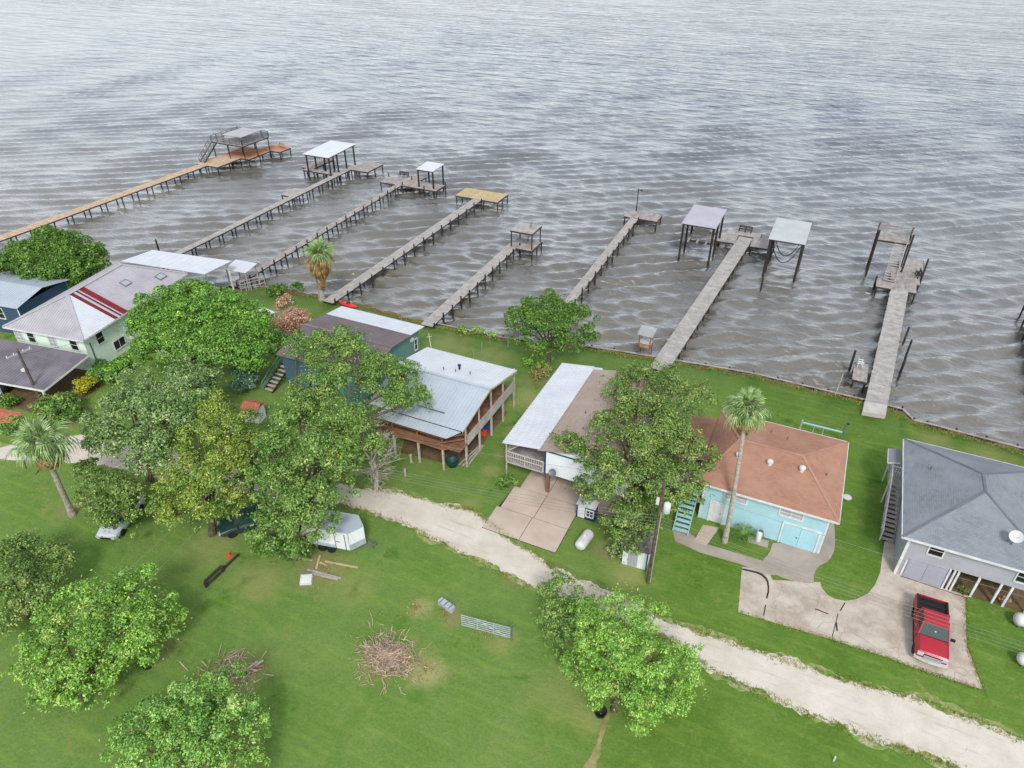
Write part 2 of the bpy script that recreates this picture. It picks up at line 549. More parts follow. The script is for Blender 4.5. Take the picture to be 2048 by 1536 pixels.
def ground_mat():
    m, n, l, out = newmat('lawn_grass')
    b = n.new('ShaderNodeBsdfPrincipled')
    b.inputs['Roughness'].default_value = 0.95
    b.inputs['Specular IOR Level'].default_value = 0.1
    pos = geopos(n)
    sx = n.new('ShaderNodeSeparateXYZ')
    l.new(pos, sx.inputs[0])
    vivid = mixc(n, l, ramp(n, l, noise(n, l, 0.22, 5, 0.65, pos), 0.35, 0.65), S(92, 126, 48), S(112, 140, 62))
    olive = mixc(n, l, ramp(n, l, noise(n, l, 0.18, 6, 0.7, pos, 0.6), 0.36, 0.62), S(104, 138, 64), S(122, 146, 78))
    # the rough field on the left of the ditch is more olive than the mown yards
    fx = n.new('ShaderNodeMath'); fx.operation = 'ADD'
    nz = noise(n, l, 0.12, 3, 0.5, pos)
    sc = n.new('ShaderNodeMath'); sc.operation = 'MULTIPLY'; sc.inputs[1].default_value = 7.0
    l.new(nz, sc.inputs[0])
    l.new(sx.outputs[0], fx.inputs[0]); l.new(sc.outputs[0], fx.inputs[1])
    col = mixc(n, l, ramp(n, l, fx.outputs[0], -3.5, 1.0), olive, vivid)
    # worn and dry patches
    dry = ramp(n, l, noise(n, l, 0.33, 6, 0.72, pos, 1.2), 0.60, 0.74)
    col = mixc(n, l, dry, col, S(150, 146, 92))
    lush = ramp(n, l, noise(n, l, 0.27, 5, 0.6, pos, 0.5), 0.60, 0.72)
    col = mixc(n, l, lush, col, S(62, 112, 30))
    fine = noise(n, l, 5.5, 6, 0.75, pos)
    col = mixc(n, l, ramp(n, l, fine, 0.3, 0.75), mixc(n, l, 0.36, col, (0.01, 0.03, 0.0)), col)
    mid_ = ramp(n, l, noise(n, l, 1.4, 6, 0.8, pos, 0.3), 0.52, 0.72)
    mm_ = n.new('ShaderNodeMath'); mm_.operation = 'MULTIPLY'; mm_.inputs[1].default_value = 0.45
    l.new(mid_, mm_.inputs[0])
    col = mixc(n, l, mm_.outputs[0], col, S(140, 156, 84))
    # mowing streaks
    mp = n.new('ShaderNodeMapping')
    mp.inputs['Rotation'].default_value = (0, 0, R(20))
    mp.inputs['Scale'].default_value = (0.25, 1.8, 1)
    l.new(pos, mp.inputs['Vector'])
    st = ramp(n, l, noise(n, l, 1.0, 4, 0.6, mp.outputs[0]), 0.5, 0.75)
    stm = n.new('ShaderNodeMath'); stm.operation = 'MULTIPLY'; stm.inputs[1].default_value = 0.5
    l.new(st, stm.inputs[0])
    col = mixc(n, l, stm.outputs[0], col, S(128, 152, 66))
    wob = noise(n, l, 0.8, 5, 0.7, pos)
    for (cx, cy, cr, cc, ca) in PATCHES:
        ca *= 0.8
        vd = n.new('ShaderNodeVectorMath'); vd.operation = 'DISTANCE'
        vd.inputs[1].default_value = (cx, cy, 0)
        l.new(pos, vd.inputs[0])
        ma = n.new('ShaderNodeMath'); ma.operation = 'MULTIPLY_ADD'; ma.inputs[1].default_value = cr * 1.6
        l.new(wob, ma.inputs[0]); l.new(vd.outputs['Value'], ma.inputs[2])
        mr = n.new('ShaderNodeMapRange')
        mr.inputs[1].default_value = cr * 1.1; mr.inputs[2].default_value = cr * 1.9
        mr.inputs[3].default_value = ca; mr.inputs[4].default_value = 0.0
        l.new(ma.outputs[0], mr.inputs[0])
        col = mixc(n, l, mr.outputs[0], col, cc)
    l.new(col, b.inputs['Base Color'])
    bp = n.new('ShaderNodeBump')
    bp.inputs['Strength'].default_value = 0.7
    bp.inputs['Distance'].default_value = 0.12
    l.new(noise(n, l, 4.0, 8, 0.75, pos), bp.inputs['Height'])
    l.new(bp.outputs[0], b.inputs['Normal'])
    l.new(b.outputs[0], out.inputs[0])
    MATS['lawn_grass'] = m
ground_mat()

# one lawn sheet reaching far behind and to both sides, its edge following the shore
gx = sorted(set(list(np.arange(-120, 60.1, 1.5)) + list(np.arange(-400, -120, 20)) + list(np.arange(60, 401, 20)) + SHX))
gt = [0, 0.3, 0.5, 0.62, 0.72, 0.8, 0.86, 0.9, 0.93, 0.96, 0.98, 1.0]
gv, gf = [], []
for x in gx:
    ys = interp(SHX, SHY, x) + 0.25 * math.sin(x * 1.7) + 0.15 * math.sin(x * 4.1)
    for t in gt:
        gv.append((x, -500 + (ys + 500) * t, 0.0))
    gv.append((x, ys + 0.25, -0.5))
    gv.append((x, ys + 0.9, -2.2))
nc = len(gt) + 2
for i in range(len(gx) - 1):
    for j in range(nc - 1):
        gf.append((i * nc + j, (i + 1) * nc + j, (i + 1) * nc + j + 1, i * nc + j + 1))
lawn = bpy.data.objects.new('lawn', npmesh('lawn', gv, gf, 'lawn_grass'))
COL.objects.link(lawn)
struct(lawn)

# muddy strip along the water's edge
mud = MB()
prev = None
for x in np.arange(-112, 60, 0.6):
    ys = interp(SHX, SHY, x) + 0.25 * math.sin(x * 1.7) + 0.15 * math.sin(x * 4.1)
    w = 0.25 + 0.3 * abs(math.sin(x * 0.9) * math.sin(x * 0.37 + 1)) + (0.5 if -60 < x < -39 else 0)
    a, b_ = (x, ys - w, 0.006), (x, ys + 0.05, 0.006)
    c_ = (x, ys + 0.35, -0.62)
    k = len(mud.v)
    mud.v += [a, b_, c_]
    if prev is not None:
        mud.f.append((prev, k, k + 1, prev + 1))
        mud.f.append((prev + 1, k + 1, k + 2, prev + 2))
    prev = k
struct(mud.build('shore_mud', 'soil'))

# ------------------------------------------------------------------ water
def water_mat():
    m, n, l, out = newmat('lake_water')
    b = n.new('ShaderNodeBsdfPrincipled')
    pos = geopos(n)
    col = mixc(n, l, ramp(n, l, noise(n, l, 0.03, 4, 0.6, pos), 0.35, 0.65), S(108, 103, 93), S(98, 94, 86))
    sx = n.new('ShaderNodeSeparateXYZ')
    l.new(pos, sx.inputs[0])
    # silty by the bank; reflected sky blue painted into the colour further out
    col = mixc(n, l, ramp(n, l, sx.outputs[1], 62, 190), col, S(78, 85, 94))
    n.remove(b)
    df = n.new('ShaderNodeBsdfDiffuse')
    l.new(col, df.inputs['Color'])
    gl = n.new('ShaderNodeBsdfGlossy')
    gl.inputs['Roughness'].default_value = 0.2
    gl.inputs['Color'].default_value = (0.94, 0.95, 0.97, 1)
    lw = n.new('ShaderNodeLayerWeight')
    fr_ = n.new('ShaderNodeMapRange')
    fr_.inputs[1].default_value = 0.19; fr_.inputs[2].default_value = 1.04
    fr_.inputs[3].default_value = 0.04; fr_.inputs[4].default_value = 0.74
    l.new(lw.outputs['Facing'], fr_.inputs[0])
    b = n.new('ShaderNodeMixShader')
    l.new(fr_.outputs[0], b.inputs[0])
    l.new(df.outputs[0], b.inputs[1]); l.new(gl.outputs[0], b.inputs[2])
    mp = n.new('ShaderNodeMapping')
    mp.inputs['Rotation'].default_value = (0, 0, R(-33))
    mp.inputs['Scale'].default_value = (0.26, 1.0, 1)
    l.new(pos, mp.inputs['Vector'])
    h1 = noise(n, l, 1.5, 4, 0.6, mp.outputs[0], 0.25)
    mp2 = n.new('ShaderNodeMapping')
    mp2.inputs['Rotation'].default_value = (0, 0, R(-8))
    mp2.inputs['Scale'].default_value = (0.35, 1.0, 1)
    l.new(pos, mp2.inputs['Vector'])
    h2 = noise(n, l, 2.8, 3, 0.6, mp2.outputs[0], 0.3)
    ad = n.new('ShaderNodeMath'); ad.operation = 'MULTIPLY_ADD'; ad.inputs[1].default_value = 0.45
    l.new(h2, ad.inputs[0]); l.new(h1, ad.inputs[2])
    mp4 = n.new('ShaderNodeMapping')
    mp4.inputs['Rotation'].default_value = (0, 0, R(-30))
    mp4.inputs['Scale'].default_value = (0.14, 1.0, 1)
    l.new(pos, mp4.inputs['Vector'])
    h4 = noise(n, l, 0.34, 3, 0.55, mp4.outputs[0], 0.15)
    far_ = n.new('ShaderNodeMapRange')
    far_.inputs[1].default_value = 80; far_.inputs[2].default_value = 260
    far_.inputs[3].default_value = 0.0; far_.inputs[4].default_value = 13.0
    l.new(sx.outputs[1], far_.inputs[0])
    ad2 = n.new('ShaderNodeMath'); ad2.operation = 'MULTIPLY_ADD'
    l.new(h4, ad2.inputs[0]); l.new(far_.outputs[0], ad2.inputs[1]); l.new(ad.outputs[0], ad2.inputs[2])
    ad = ad2
    bp = n.new('ShaderNodeBump')
    bp.inputs['Strength'].default_value = 1.0
    bp.inputs['Distance'].default_value = 0.20
    l.new(ad.outputs[0], bp.inputs['Height'])
    mp3 = n.new('ShaderNodeMapping')
    mp3.inputs['Rotation'].default_value = (0, 0, R(-50))
    mp3.inputs['Scale'].default_value = (0.3, 1.0, 1)
    l.new(pos, mp3.inputs['Vector'])
    gust = n.new('ShaderNodeMapRange')
    gust.inputs[1].default_value = 0.35
    gust.inputs[2].default_value = 0.65
    gust.inputs[3].default_value = 0.55
    gust.inputs[4].default_value = 1.0
    l.new(noise(n, l, 0.05, 5, 0.6, mp3.outputs[0], 0.5), gust.inputs[0])
    l.new(gust.outputs[0], bp.inputs['Strength'])
    for sh_ in (df, gl, lw):
        l.new(bp.outputs[0], sh_.inputs['Normal'])
    l.new(b.outputs[0], out.inputs[0])
    MATS['lake_water'] = m
water_mat()
WATER_Z = -1.0
rr = [42.0]
while rr[-1] < 6000:
    rr.append(rr[-1] * (1.0046 if rr[-1] < 540 else 1.03))
rr = np.array(rr)
aa = np.radians(np.linspace(115 - 62, 115 + 62, 700))
RR, AA = np.meshgrid(rr, aa, indexing='ij')
wx, wy = RR * np.cos(AA), RR * np.sin(AA)
wz = np.zeros_like(wx)
groups = [(16, 3.0, 0.4, 33, 5, 0.22), (34, 1.45, 0.28, 29, 14, 0.27), (6, 7.5, 1.2, 36, 6, 0.03), (12, 1.9, 0.35, -6, 9, 0.09)]
for cnt, lam0, dl, ang, spread, slope in groups:
    for k in range(cnt):
        lam = max(0.8, nrg.normal(lam0, dl))
        d = R(nrg.normal(ang, spread)) + math.pi / 2
        kk = 2 * math.pi / lam
        amp = slope * math.sqrt(2.0 / cnt) / kk
        wz += amp * np.clip(lam / (RR * 0.0046) / 2.0 - 1.0, 0, 1) * np.sin(kk * (wx * math.cos(d) + wy * math.sin(d)) + nrg.random() * 6.283)
wz += 0.3 * (wz * np.abs(wz))
fade = np.clip(1.6 - RR / 420.0, 0.0, 1.0)
verts = np.stack([wx, wy, WATER_Z + wz * fade], -1).reshape(-1, 3)
ni, nj = wx.shape
idx = np.arange(ni * nj).reshape(ni, nj)
faces = np.stack([idx[:-1, :-1], idx[1:, :-1], idx[1:, 1:], idx[:-1, 1:]], -1).reshape(-1, 4)
wm = npmesh('lake_water', verts, faces, 'lake_water')
wm.polygons.foreach_set('use_smooth', np.ones(len(faces), dtype=bool))
water = bpy.data.objects.new('lake_water', wm)
COL.objects.link(water)
struct(water)

# ------------------------------------------------------------------ gravel road and drives
def gravel_mat():
    m, n, l, out = newmat('gravel')
    b = n.new('ShaderNodeBsdfPrincipled')
    b.inputs['Roughness'].default_value = 0.95
    b.inputs['Specular IOR Level'].default_value = 0.1
    pos = geopos(n)
    col = mixc(n, l, ramp(n, l, noise(n, l, 0.5, 6, 0.7, pos), 0.35, 0.7), S(213, 205, 193), S(192, 182, 168))
    mp = n.new('ShaderNodeMapping')
    mp.inputs['Rotation'].default_value = (0, 0, R(3))
    mp.inputs['Scale'].default_value = (0.35, 3.2, 1)
    l.new(pos, mp.inputs['Vector'])
    col = mixc(n, l, ramp(n, l, noise(n, l, 0.9, 5, 0.7, mp.outputs[0]), 0.55, 0.72), col, S(178, 166, 150))
    col = mixc(n, l, ramp(n, l, noise(n, l, 9, 4, 0.8, pos), 0.55, 0.8), col, S(172, 162, 148))
    col = mixc(n, l, ramp(n, l, noise(n, l, 0.8, 5, 0.75, pos, 1.0), 0.66, 0.76), col, S(126, 124, 82))
    l.new(col, b.inputs['Base Color'])
    bp = n.new('ShaderNodeBump')
    bp.inputs['Strength'].default_value = 0.4
    bp.inputs['Distance'].default_value = 0.04
    l.new(noise(n, l, 16, 4, 0.8, pos), bp.inputs['Height'])
    l.new(bp.outputs[0], b.inputs['Normal'])
    l.new(b.outputs[0], out.inputs[0])
    MATS['gravel'] = m
gravel_mat()

def ragged_strip(name, top, bot, z, mat, amp=0.22, seed=1, step=0.35):
    """a strip between two polylines with a torn, uneven edge"""
    r = random.Random(seed)
    def resample(pl):
        out, acc = [], []
        L = [0]
        for a, b in zip(pl[:-1], pl[1:]):
            L.append(L[-1] + math.dist(a[:2], b[:2]))
        return L
    def at(pl, L, t):
        s_ = t * L[-1]
        return (interp(L, [p[0] for p in pl], s_), interp(L, [p[1] for p in pl], s_))
    L1, L2 = resample(top), resample(bot)
    n = int(max(L1[-1], L2[-1]) / step)
    mb = MB()
    o1 = o2 = 0
    for k in range(n + 1):
        t = k / n
        p, q = at(top, L1, t), at(bot, L2, t)
        o1 = 0.75 * o1 + r.uniform(-amp, amp)
        o2 = 0.75 * o2 + r.uniform(-amp, amp)
        d = Vector((p[0] - q[0], p[1] - q[1]))
        ln = max(d.length, 0.01)
        d /= ln
        o1c, o2c = max(-0.3 * ln, o1), max(-0.3 * ln, o2)
        mb.v += [(p[0] + d.x * o1c, p[1] + d.y * o1c, z), (q[0] - d.x * o2c, q[1] - d.y * o2c, z)]
        if k:
            i = 2 * k
            mb.f.append((i - 2, i, i + 1, i - 1))
    o = mb.build(name, mat)
    return struct(o)

ROAD_T, ROAD_B = [(-90, 24.5), (-61.52, 24.57, 0.00), (-56.37, 29.08, 0.00), (-48.00, 30.49, 0.00), (-36.40, 31.94, 0.00), (-30.45, 33.56, 0.00), (-26.28, 34.65, 0.00), (-21.81, 35.02, 0.00), (-19.97, 35.38, 0.00), (-17.00, 34.27, 0.00), (-11.76, 32.60, 0.00), (-3.40, 31.73, 0.00), (2.19, 31.79, 0.00), (8.21, 32.06, 0.00), (12.41, 32.59, 0.00), (17.55, 32.27, 0.00), (45, 30.0)], [(-90, 20.0), (-59.76, 23.38, 0.00), (-53.10, 26.48, 0.00), (-44.91, 27.63, 0.00), (-34.60, 29.81, 0.00), (-29.93, 31.48, 0.00), (-24.45, 31.78, 0.00), (-19.67, 31.18, 0.00), (-12.73, 30.30, 0.00), (-2.70, 30.34, 0.00), (0.16, 29.18, 0.00), (5.61, 28.79, 0.00), (9.75, 28.70, 0.00), (14.12, 28.98, 0.00), (45, 25.4)]
def verge_mat():
    m, n, l, out = newmat('verge')
    b = n.new('ShaderNodeBsdfPrincipled')
    b.inputs['Roughness'].default_value = 0.95
    b.inputs['Specular IOR Level'].default_value = 0.1
    pos = geopos(n)
    col = mixc(n, l, ramp(n, l, noise(n, l, 2.2, 7, 0.8, pos, 0.5), 0.46, 0.58), S(108, 136, 62), S(176, 164, 138))
    col = mixc(n, l, ramp(n, l, noise(n, l, 0.7, 5, 0.7, pos), 0.45, 0.62), col, S(132, 142, 80))
    l.new(col, b.inputs['Base Color'])
    l.new(b.outputs[0], out.inputs[0])
    MATS['verge'] = m
verge_mat()
def widen(top, bot, d):
    T_, B_ = [], []
    for p, q in zip(top, bot):
        pass
    f = lambda pl, s_: [(p[0] + 0.45 * d * s_, p[1] + 0.9 * d * s_, 0) for p in pl]
    return f(top, 1), f(bot, -1)
vt, vb = widen(ROAD_T, ROAD_B, 0.32)
ragged_strip('road_verge', vt, vb, 0.004, 'verge', 0.2, 5, 0.3)
ragged_strip('gravel_road', ROAD_T, ROAD_B, 0.009, 'gravel', 0.2, 3, 0.25)

def chaikin(poly, n=2):
    for _ in range(n):
        out = []
        for k in range(len(poly)):
            a, b = poly[k], poly[(k + 1) % len(poly)]
            out += [(a[0] * .8 + b[0] * .2, a[1] * .8 + b[1] * .2), (a[0] * .2 + b[0] * .8, a[1] * .2 + b[1] * .8)]
        poly = out
    return poly

def flat(name, poly, z, mat, parent=None, smooth=0):
    if smooth:
        poly = chaikin([p[:2] for p in poly], smooth)
    mb = MB()
    mb.prism([(p[0], p[1]) for p in poly], z - 0.06, z)
    return mb.build(name, mat, parent)

# concrete apron of the white-walled house: four slabs and a parking pad under the house
apron = thing('concrete_driveway', None, None)
struct(apron)
def slab(parent, x0, x1, y0, y1, z=0.045, mat='concrete_tan', g=0.02):
    return MB().prism([(x0 + g, y0 + g), (x1 - g, y0 + g * 1.2), (x1 - g * 1.1, y1 - g), (x0 + g, y1 - g)], -0.05, z).build('slab', mat, parent)
for x0, x1, y0, y1 in ((-18.4, -15.3, 34.0, 36.6), (-15.3, -12.3, 34.0, 36.6), (-18.1, -15.2, 36.6, 39.3), (-15.2, -12.3, 36.6, 39.3), (-17.6, -15.2, 39.3, 46.5), (-15.2, -9.6, 39.3, 46.5)):
    slab(apron, x0, x1, y0, y1, 0.045 + rnd.uniform(-0.008, 0.008))
struct(flat('slab_bed', [(-18.42, 33.98), (-12.28, 33.98), (-12.28, 39.3), (-9.6, 39.3), (-9.6, 46.5), (-17.6, 46.5), (-17.6, 39.3), (-18.1, 39.3)], 0.016, 'dark_gap'))

def patchy_concrete():
    m, n, l, out = newmat('old_concrete')
    b = n.new('ShaderNodeBsdfPrincipled')
    b.inputs['Roughness'].default_value = 0.92
    b.inputs['Specular IOR Level'].default_value = 0.12
    pos = geopos(n)
    col = mixc(n, l, ramp(n, l, noise(n, l, 0.55, 6, 0.72, pos), 0.40, 0.62), S(194, 183, 170), S(166, 152, 138))
    col = mixc(n, l, ramp(n, l, noise(n, l, 1.6, 6, 0.75, pos, 0.8), 0.6, 0.75), col, S(138, 123, 107))
    col = mixc(n, l, ramp(n, l, noise(n, l, 0.4, 4, 0.6, pos, 0.4), 0.58, 0.68), col, S(192, 184, 172))
    vo = n.new('ShaderNodeTexVoronoi')
    vo.feature = 'DISTANCE_TO_EDGE'
    vo.inputs['Scale'].default_value = 0.3
    wv = n.new('ShaderNodeVectorMath'); wv.operation = 'ADD'
    nt = n.new('ShaderNodeTexNoise'); nt.inputs['Scale'].default_value = 0.8
    l.new(pos, nt.inputs['Vector'])
    l.new(pos, wv.inputs[0]); l.new(nt.outputs['Color'], wv.inputs[1])
    l.new(wv.outputs[0], vo.inputs['Vector'])
    crack = ramp(n, l, vo.outputs['Distance'], 0.0, 0.006)
    col = mixc(n, l, crack, S(150, 138, 122), col)
    l.new(col, b.inputs['Base Color'])
    l.new(b.outputs[0], out.inputs[0])
    MATS['old_concrete'] = m
patchy_concrete()
# drive of the sky-blue house and the wide apron in front of the grey house
struct(flat('concrete_apron', [(0.50, 38.52, 0.00), (2.27, 38.93, 0.00), (2.69, 38.22, 0.00), (5.78, 39.42, 0.00), (5.99, 38.89, 0.00), (6.36, 38.48, 0.00), (6.86, 38.34, 0.00), (7.50, 38.45, 0.00), (8.18, 38.91, 0.00), (8.89, 39.76, 0.00), (9.33, 40.83, 0.00), (9.62, 42.21, 0.00), (9.80, 45.47, 0.00), (10.88, 47.10, 0.00), (11.31, 45.35, 0.00), (16.96, 43.43, 0.00), (15.05, 42.30, 0.00), (14.92, 38.06, 0.00), (15.65, 34.90, 0.00), (12.58, 34.78, 0.00), (9.83, 34.87, 0.00), (6.82, 34.78, 0.00), (0.96, 34.39, 0.00)], 0.02, 'old_concrete'))
ap = [o for o in COL.objects if o.name == 'concrete_apron'][0]
for a, b, w in (((7.15, 37.10, 0.00), (6.93, 35.00, 0.00), 0.05), ((7.51, 38.27, 0.00), (7.25, 37.42, 0.00), 0.07), ((2.57, 35.78, 0.00), (2.58, 34.79, 0.00), 0.07), ((5.69, 36.87, 0.00), (6.53, 36.81, 0.00), 0.09), ((7.08, 36.31, 0.00), (7.19, 35.63, 0.00), 0.1), ((10.93, 42.47, 0.00), (15.20, 42.28, 0.00), 0.05)):
    m_ = (Vector(a) + Vector(b)) / 2
    jo = MB().bar(tuple(Vector(a) - m_), tuple(Vector(b) - m_), w, 0.012).build('joint', 'dark_gap', ap, (m_.x, m_.y, 0.021))
struct(flat('concrete_drive', [(2.2, 42.15), (5.44, 42.15), (5.48, 48.5), (5.9, 47.5), (6.3, 45.5), (6.5, 43.2), (6.2, 41.8), (5.5, 40.9), (5.3, 40.0), (5.4, 39.0), (3.5, 38.7), (2.0, 39.0), (1.7, 39.7), (2.1, 40.6)], 0.03, 'concrete', None, 1))
struct(flat('garden_path', [(-5.00, 39.98, 0.00), (-3.78, 40.21, 0.00), (-2.73, 39.63, 0.00), (2.47, 39.75, 0.00), (2.85, 38.80, 0.00), (2.33, 38.56, 0.00), (0.32, 38.74, 0.00), (-2.58, 38.61, 0.00), (-4.55, 38.95, 0.00)], 0.026, 'concrete'))
struct(flat('door_path', [(-3.24, 39.55, 0.00), (-2.99, 41.50, 0.00), (-1.80, 41.70, 0.00), (-2.31, 39.44, 0.00)], 0.033, 'concrete_tan'))
struct(flat('stone_edging', [(0.53, 38.37, 0.00), (1.84, 38.53, 0.00), (2.39, 38.13, 0.00), (2.62, 37.22, 0.00), (2.61, 36.36, 0.00), (2.51, 36.36, 0.00), (2.53, 37.18, 0.00), (2.30, 38.00, 0.00), (1.80, 38.36, 0.00), (0.55, 38.23, 0.00)], 0.06, 'wood_dark', None, 1))
struct(flat('dirt_strip', [(9.71, 51.76, 0.00), (10.46, 51.79, 0.00), (10.70, 42.46, 0.00), (9.86, 43.09, 0.00), (9.55, 46.77, 0.00)], 0.012, 'soil'))
struct(flat('house_yard_earth', [(-29.02, 38.97, 0.00), (-24.23, 39.37, 0.00), (-23.02, 40.29, 0.00), (-22.97, 48.25, 0.00), (-25.15, 49.46, 0.00), (-30.31, 42.70, 0.00)], 0.010, 'soil'))
# dry ditch running from the lower edge up to the bright tree
ragged_strip('ditch_path', [(-4.25, 20.42, 0.00), (-4.42, 21.77, 0.00), (-4.49, 23.05, 0.00), (-4.60, 23.85, 0.00)], [(-4.93, 20.10, 0.00), (-4.76, 21.61, 0.00), (-4.78, 22.92, 0.00), (-4.76, 23.78, 0.00)], 0.012, 'dry_path', 0.08, 8, 0.2)
struct(flat('carport_floor', [(-71.5, 28.5), (-61, 29.5), (-61.8, 37), (-72, 36)], 0.012, 'soil'))

# ------------------------------------------------------------------ sea wall
wall = thing('sea_wall', 'low weathered timber sea wall along the lawn edge', 'sea wall')
prev = None
pts = []
for x in np.arange(-39, 11.2, 2.4):
    pts.append((x, interp(SHX, SHY, x) + 0.35, 0.0))
pts += [(10.9, 64.65, 0), (11.9, 63.2, 0)] + [(x, interp(SHX, SHY, x) + 0.35, 0.0) for x in np.arange(13, 45, 2.4)]
for a, b in zip(pts[:-1], pts[1:]):
    MB().bar((a[0], a[1], 0.03), (b[0], b[1], 0.03), 0.2, 0.07).build('cap', 'wood_grey', wall)
    MB().bar((a[0], a[1], -0.8), (b[0], b[1], -0.8), 0.06, 1.55).build('board', 'wood_dark', wall)
pm = MB().lathe([(0.09, -2.2), (0.09, 0.16), (0.05, 0.2)], 8).mesh('wall_post')
pm.materials.append(M['piling'])
for a in pts:
    inst('post', pm, wall, (a[0], a[1] + 0.16, 0))

# ------------------------------------------------------------------ piers
PILE = {}
def pile_mesh(top, bot, r=0.10):
    k = (round(top, 2), round(bot, 2), r)
    if k not in PILE:
        me = MB().lathe([(r, bot), (r * 0.96, top - 0.04), (r * 0.7, top)], 8).mesh('piling')
        me.materials.append(M['piling'])
        PILE[k] = me
    return PILE[k]

def planks_along(mb, p, q, w, z, t=0.045, pw=0.14, gap=0.012, jit=0.03, skip=0.0, r=rnd):
    """crosswise boards from p to q"""
    p, q = Vector((p[0], p[1])), Vector((q[0], q[1]))
    L = (q - p).length
    d = (q - p) / L
    s_ = Vector((-d.y, d.x))
    n = int(L / (pw + gap))
    for k in range(n):
        if r.random() < skip:
            continue
        c0 = p + d * (k * (pw + gap))
        c1 = c0 + d * pw
        a = w / 2 + r.uniform(-jit, jit)
        b = w / 2 + r.uniform(-jit, jit)
        dz = r.uniform(-0.008, 0.008)
        i = len(mb.v)
        for zz in (z - t + dz, z + dz):
            for e, sg, ww in ((c0, -1, a), (c1, -1, a), (c1, 1, b), (c0, 1, b)):
                x = e + s_ * (sg * ww)
                mb.v.append((x.x, x.y, zz))
        mb.f += [tuple(i + t_ for t_ in f_) for f_ in BOXF]

def platform(parent, x0, x1, y0, y1, z, mat, along='x', posts=True, ps=2.4, proud=0.0):
    mb = MB()
    if along == 'x':
        planks_along(mb, (x0, (y0 + y1) / 2), (x1, (y0 + y1) / 2), y1 - y0, z)
    else:
        planks_along(mb, ((x0 + x1) / 2, y0), ((x0 + x1) / 2, y1), x1 - x0, z)
    o = mb.build('deck', mat, parent)
    o['kind'] = 'stuff'
    for y in (y0 + 0.1, y1 - 0.1):
        MB().box(x0, x1, y - 0.05, y + 0.05, z - 0.29, z - 0.062).build('joist', 'wood_dark', parent)
    for x in (x0 + 0.1, x1 - 0.1):
        MB().box(x - 0.05, x + 0.05, y0 + 0.16, y1 - 0.16, z - 0.27, z - 0.064).build('joist', 'wood_dark', parent)
    if posts:
        nx = max(1, int(round((x1 - x0) / ps)))
        ny = max(1, int(round((y1 - y0) / ps)))
        for i in range(nx + 1):
            for j in range(ny + 1):
                if 0 < i < nx and 0 < j < ny:
                    continue
                px = x0 + 0.15 + (x1 - x0 - 0.3) * i / nx
                py = y0 + 0.15 + (y1 - y0 - 0.3) * j / ny
                pk = rnd.choice((0, 0, 0, proud))
                inst('piling', pile_mesh(z - 0.07 + (pk if pk else 0), -3.0), parent, (px if not pk else (x0 - 0.02 if i == 0 else x1 + 0.02 if i == nx else px), py if not pk or i in (0, nx) else (y0 - 0.06 if j == 0 else y1 + 0.06), 0))

def pier(label, p, q, w, z, mat, spacing, proud=(0, 0), platforms=(), skip=0.0, seed=1, group='wooden piers running out over the lake', single=False):
    r = random.Random(seed)
    t = thing('pier', label, 'pier', group=group)
    mb = MB()
    planks_along(mb, p, q, w, z, skip=skip, r=r)
    o = mb.build('deck', mat, t)
    o['kind'] = 'stuff'
    P_, Q_ = Vector((p[0], p[1])), Vector((q[0], q[1]))
    d = (Q_ - P_).normalized()
    s_ = Vector((-d.y, d.x))
    L = (Q_ - P_).length
    for sg in (-1, 1):
        a, b = P_ + s_ * (sg * (w / 2 - 0.08)), Q_ + s_ * (sg * (w / 2 - 0.08))
        MB().bar((a.x, a.y, z - 0.15), (b.x, b.y, z - 0.15), 0.06, 0.18).build('stringer', 'wood_dark', t)
    n = max(2, int(L / spacing))
    for k in range(n + 1):
        c = P_ + d * (0.3 + (L - 0.6) * k / n)
        for sg, pr in ((1, proud[0]), (-1, proud[1])):
            if pr:
                top = z + pr * r.uniform(0.6, 1.2)
                off = w / 2 + 0.09
            else:
                top = z - 0.25
                off = w / 2 - 0.2
            e = c + s_ * (sg * off)
            ob = inst('piling', pile_mesh(round(top, 1), -3.0), t, (e.x, e.y, 0), (R(r.uniform(-1.5, 1.5)), R(r.uniform(-1.5, 1.5)), 0))
        a, b = c + s_ * (w / 2 + 0.05), c - s_ * (w / 2 + 0.05)
        MB().bar((a.x, a.y, z - 0.33), (b.x, b.y, z - 0.33), 0.08, 0.16).build('cross_beam', 'wood_dark', t)
    for pf in platforms:
        platform(t, *pf[:4], pf[4], pf[5], *(pf[6:] if len(pf) > 6 else ()))
    return t

def bench(label, loc, rz, L=1.6, mat='wood_dark', group=None):
    t = thing('bench', label, 'bench', loc, rz, group)
    for k in range(3):
        MB().box(-L / 2, L / 2, -0.2 + k * 0.14, -0.08 + k * 0.14, 0.41, 0.45).build('slat', mat, t)
    for k in range(2):
        MB().box(-L / 2, L / 2, 0.22, 0.26, 0.55 + k * 0.18, 0.68 + k * 0.18).build('backrest_slat', mat, t)
    for x in (-L / 2 + 0.1, 0, L / 2 - 0.1):
        MB().box(x - 0.05, x + 0.05, -0.18, -0.1, 0, 0.41).build('leg', mat, t)
        MB().box(x - 0.05, x + 0.05, 0.262, 0.34, 0, 0.86).build('leg', mat, t)
    return t

def clip_strip(poly, o, u, a, b):
    """clip a 3-D polygon to a <= (p-o).u <= b"""
    def cl(ps, val, sign):
        out = []
        for k in range(len(ps)):
            p, q = ps[k], ps[(k + 1) % len(ps)]
            dp, dq = sign * ((p - o).dot(u) - val), sign * ((q - o).dot(u) - val)
            if dp >= 0:
                out.append(p)
            if dp * dq < 0:
                out.append(p + (q - p) * (dp / (dp - dq)))
        return out
    ps = cl(poly, a, 1)
    if len(ps) > 2:
        ps = cl(ps, b, -1)
    return ps

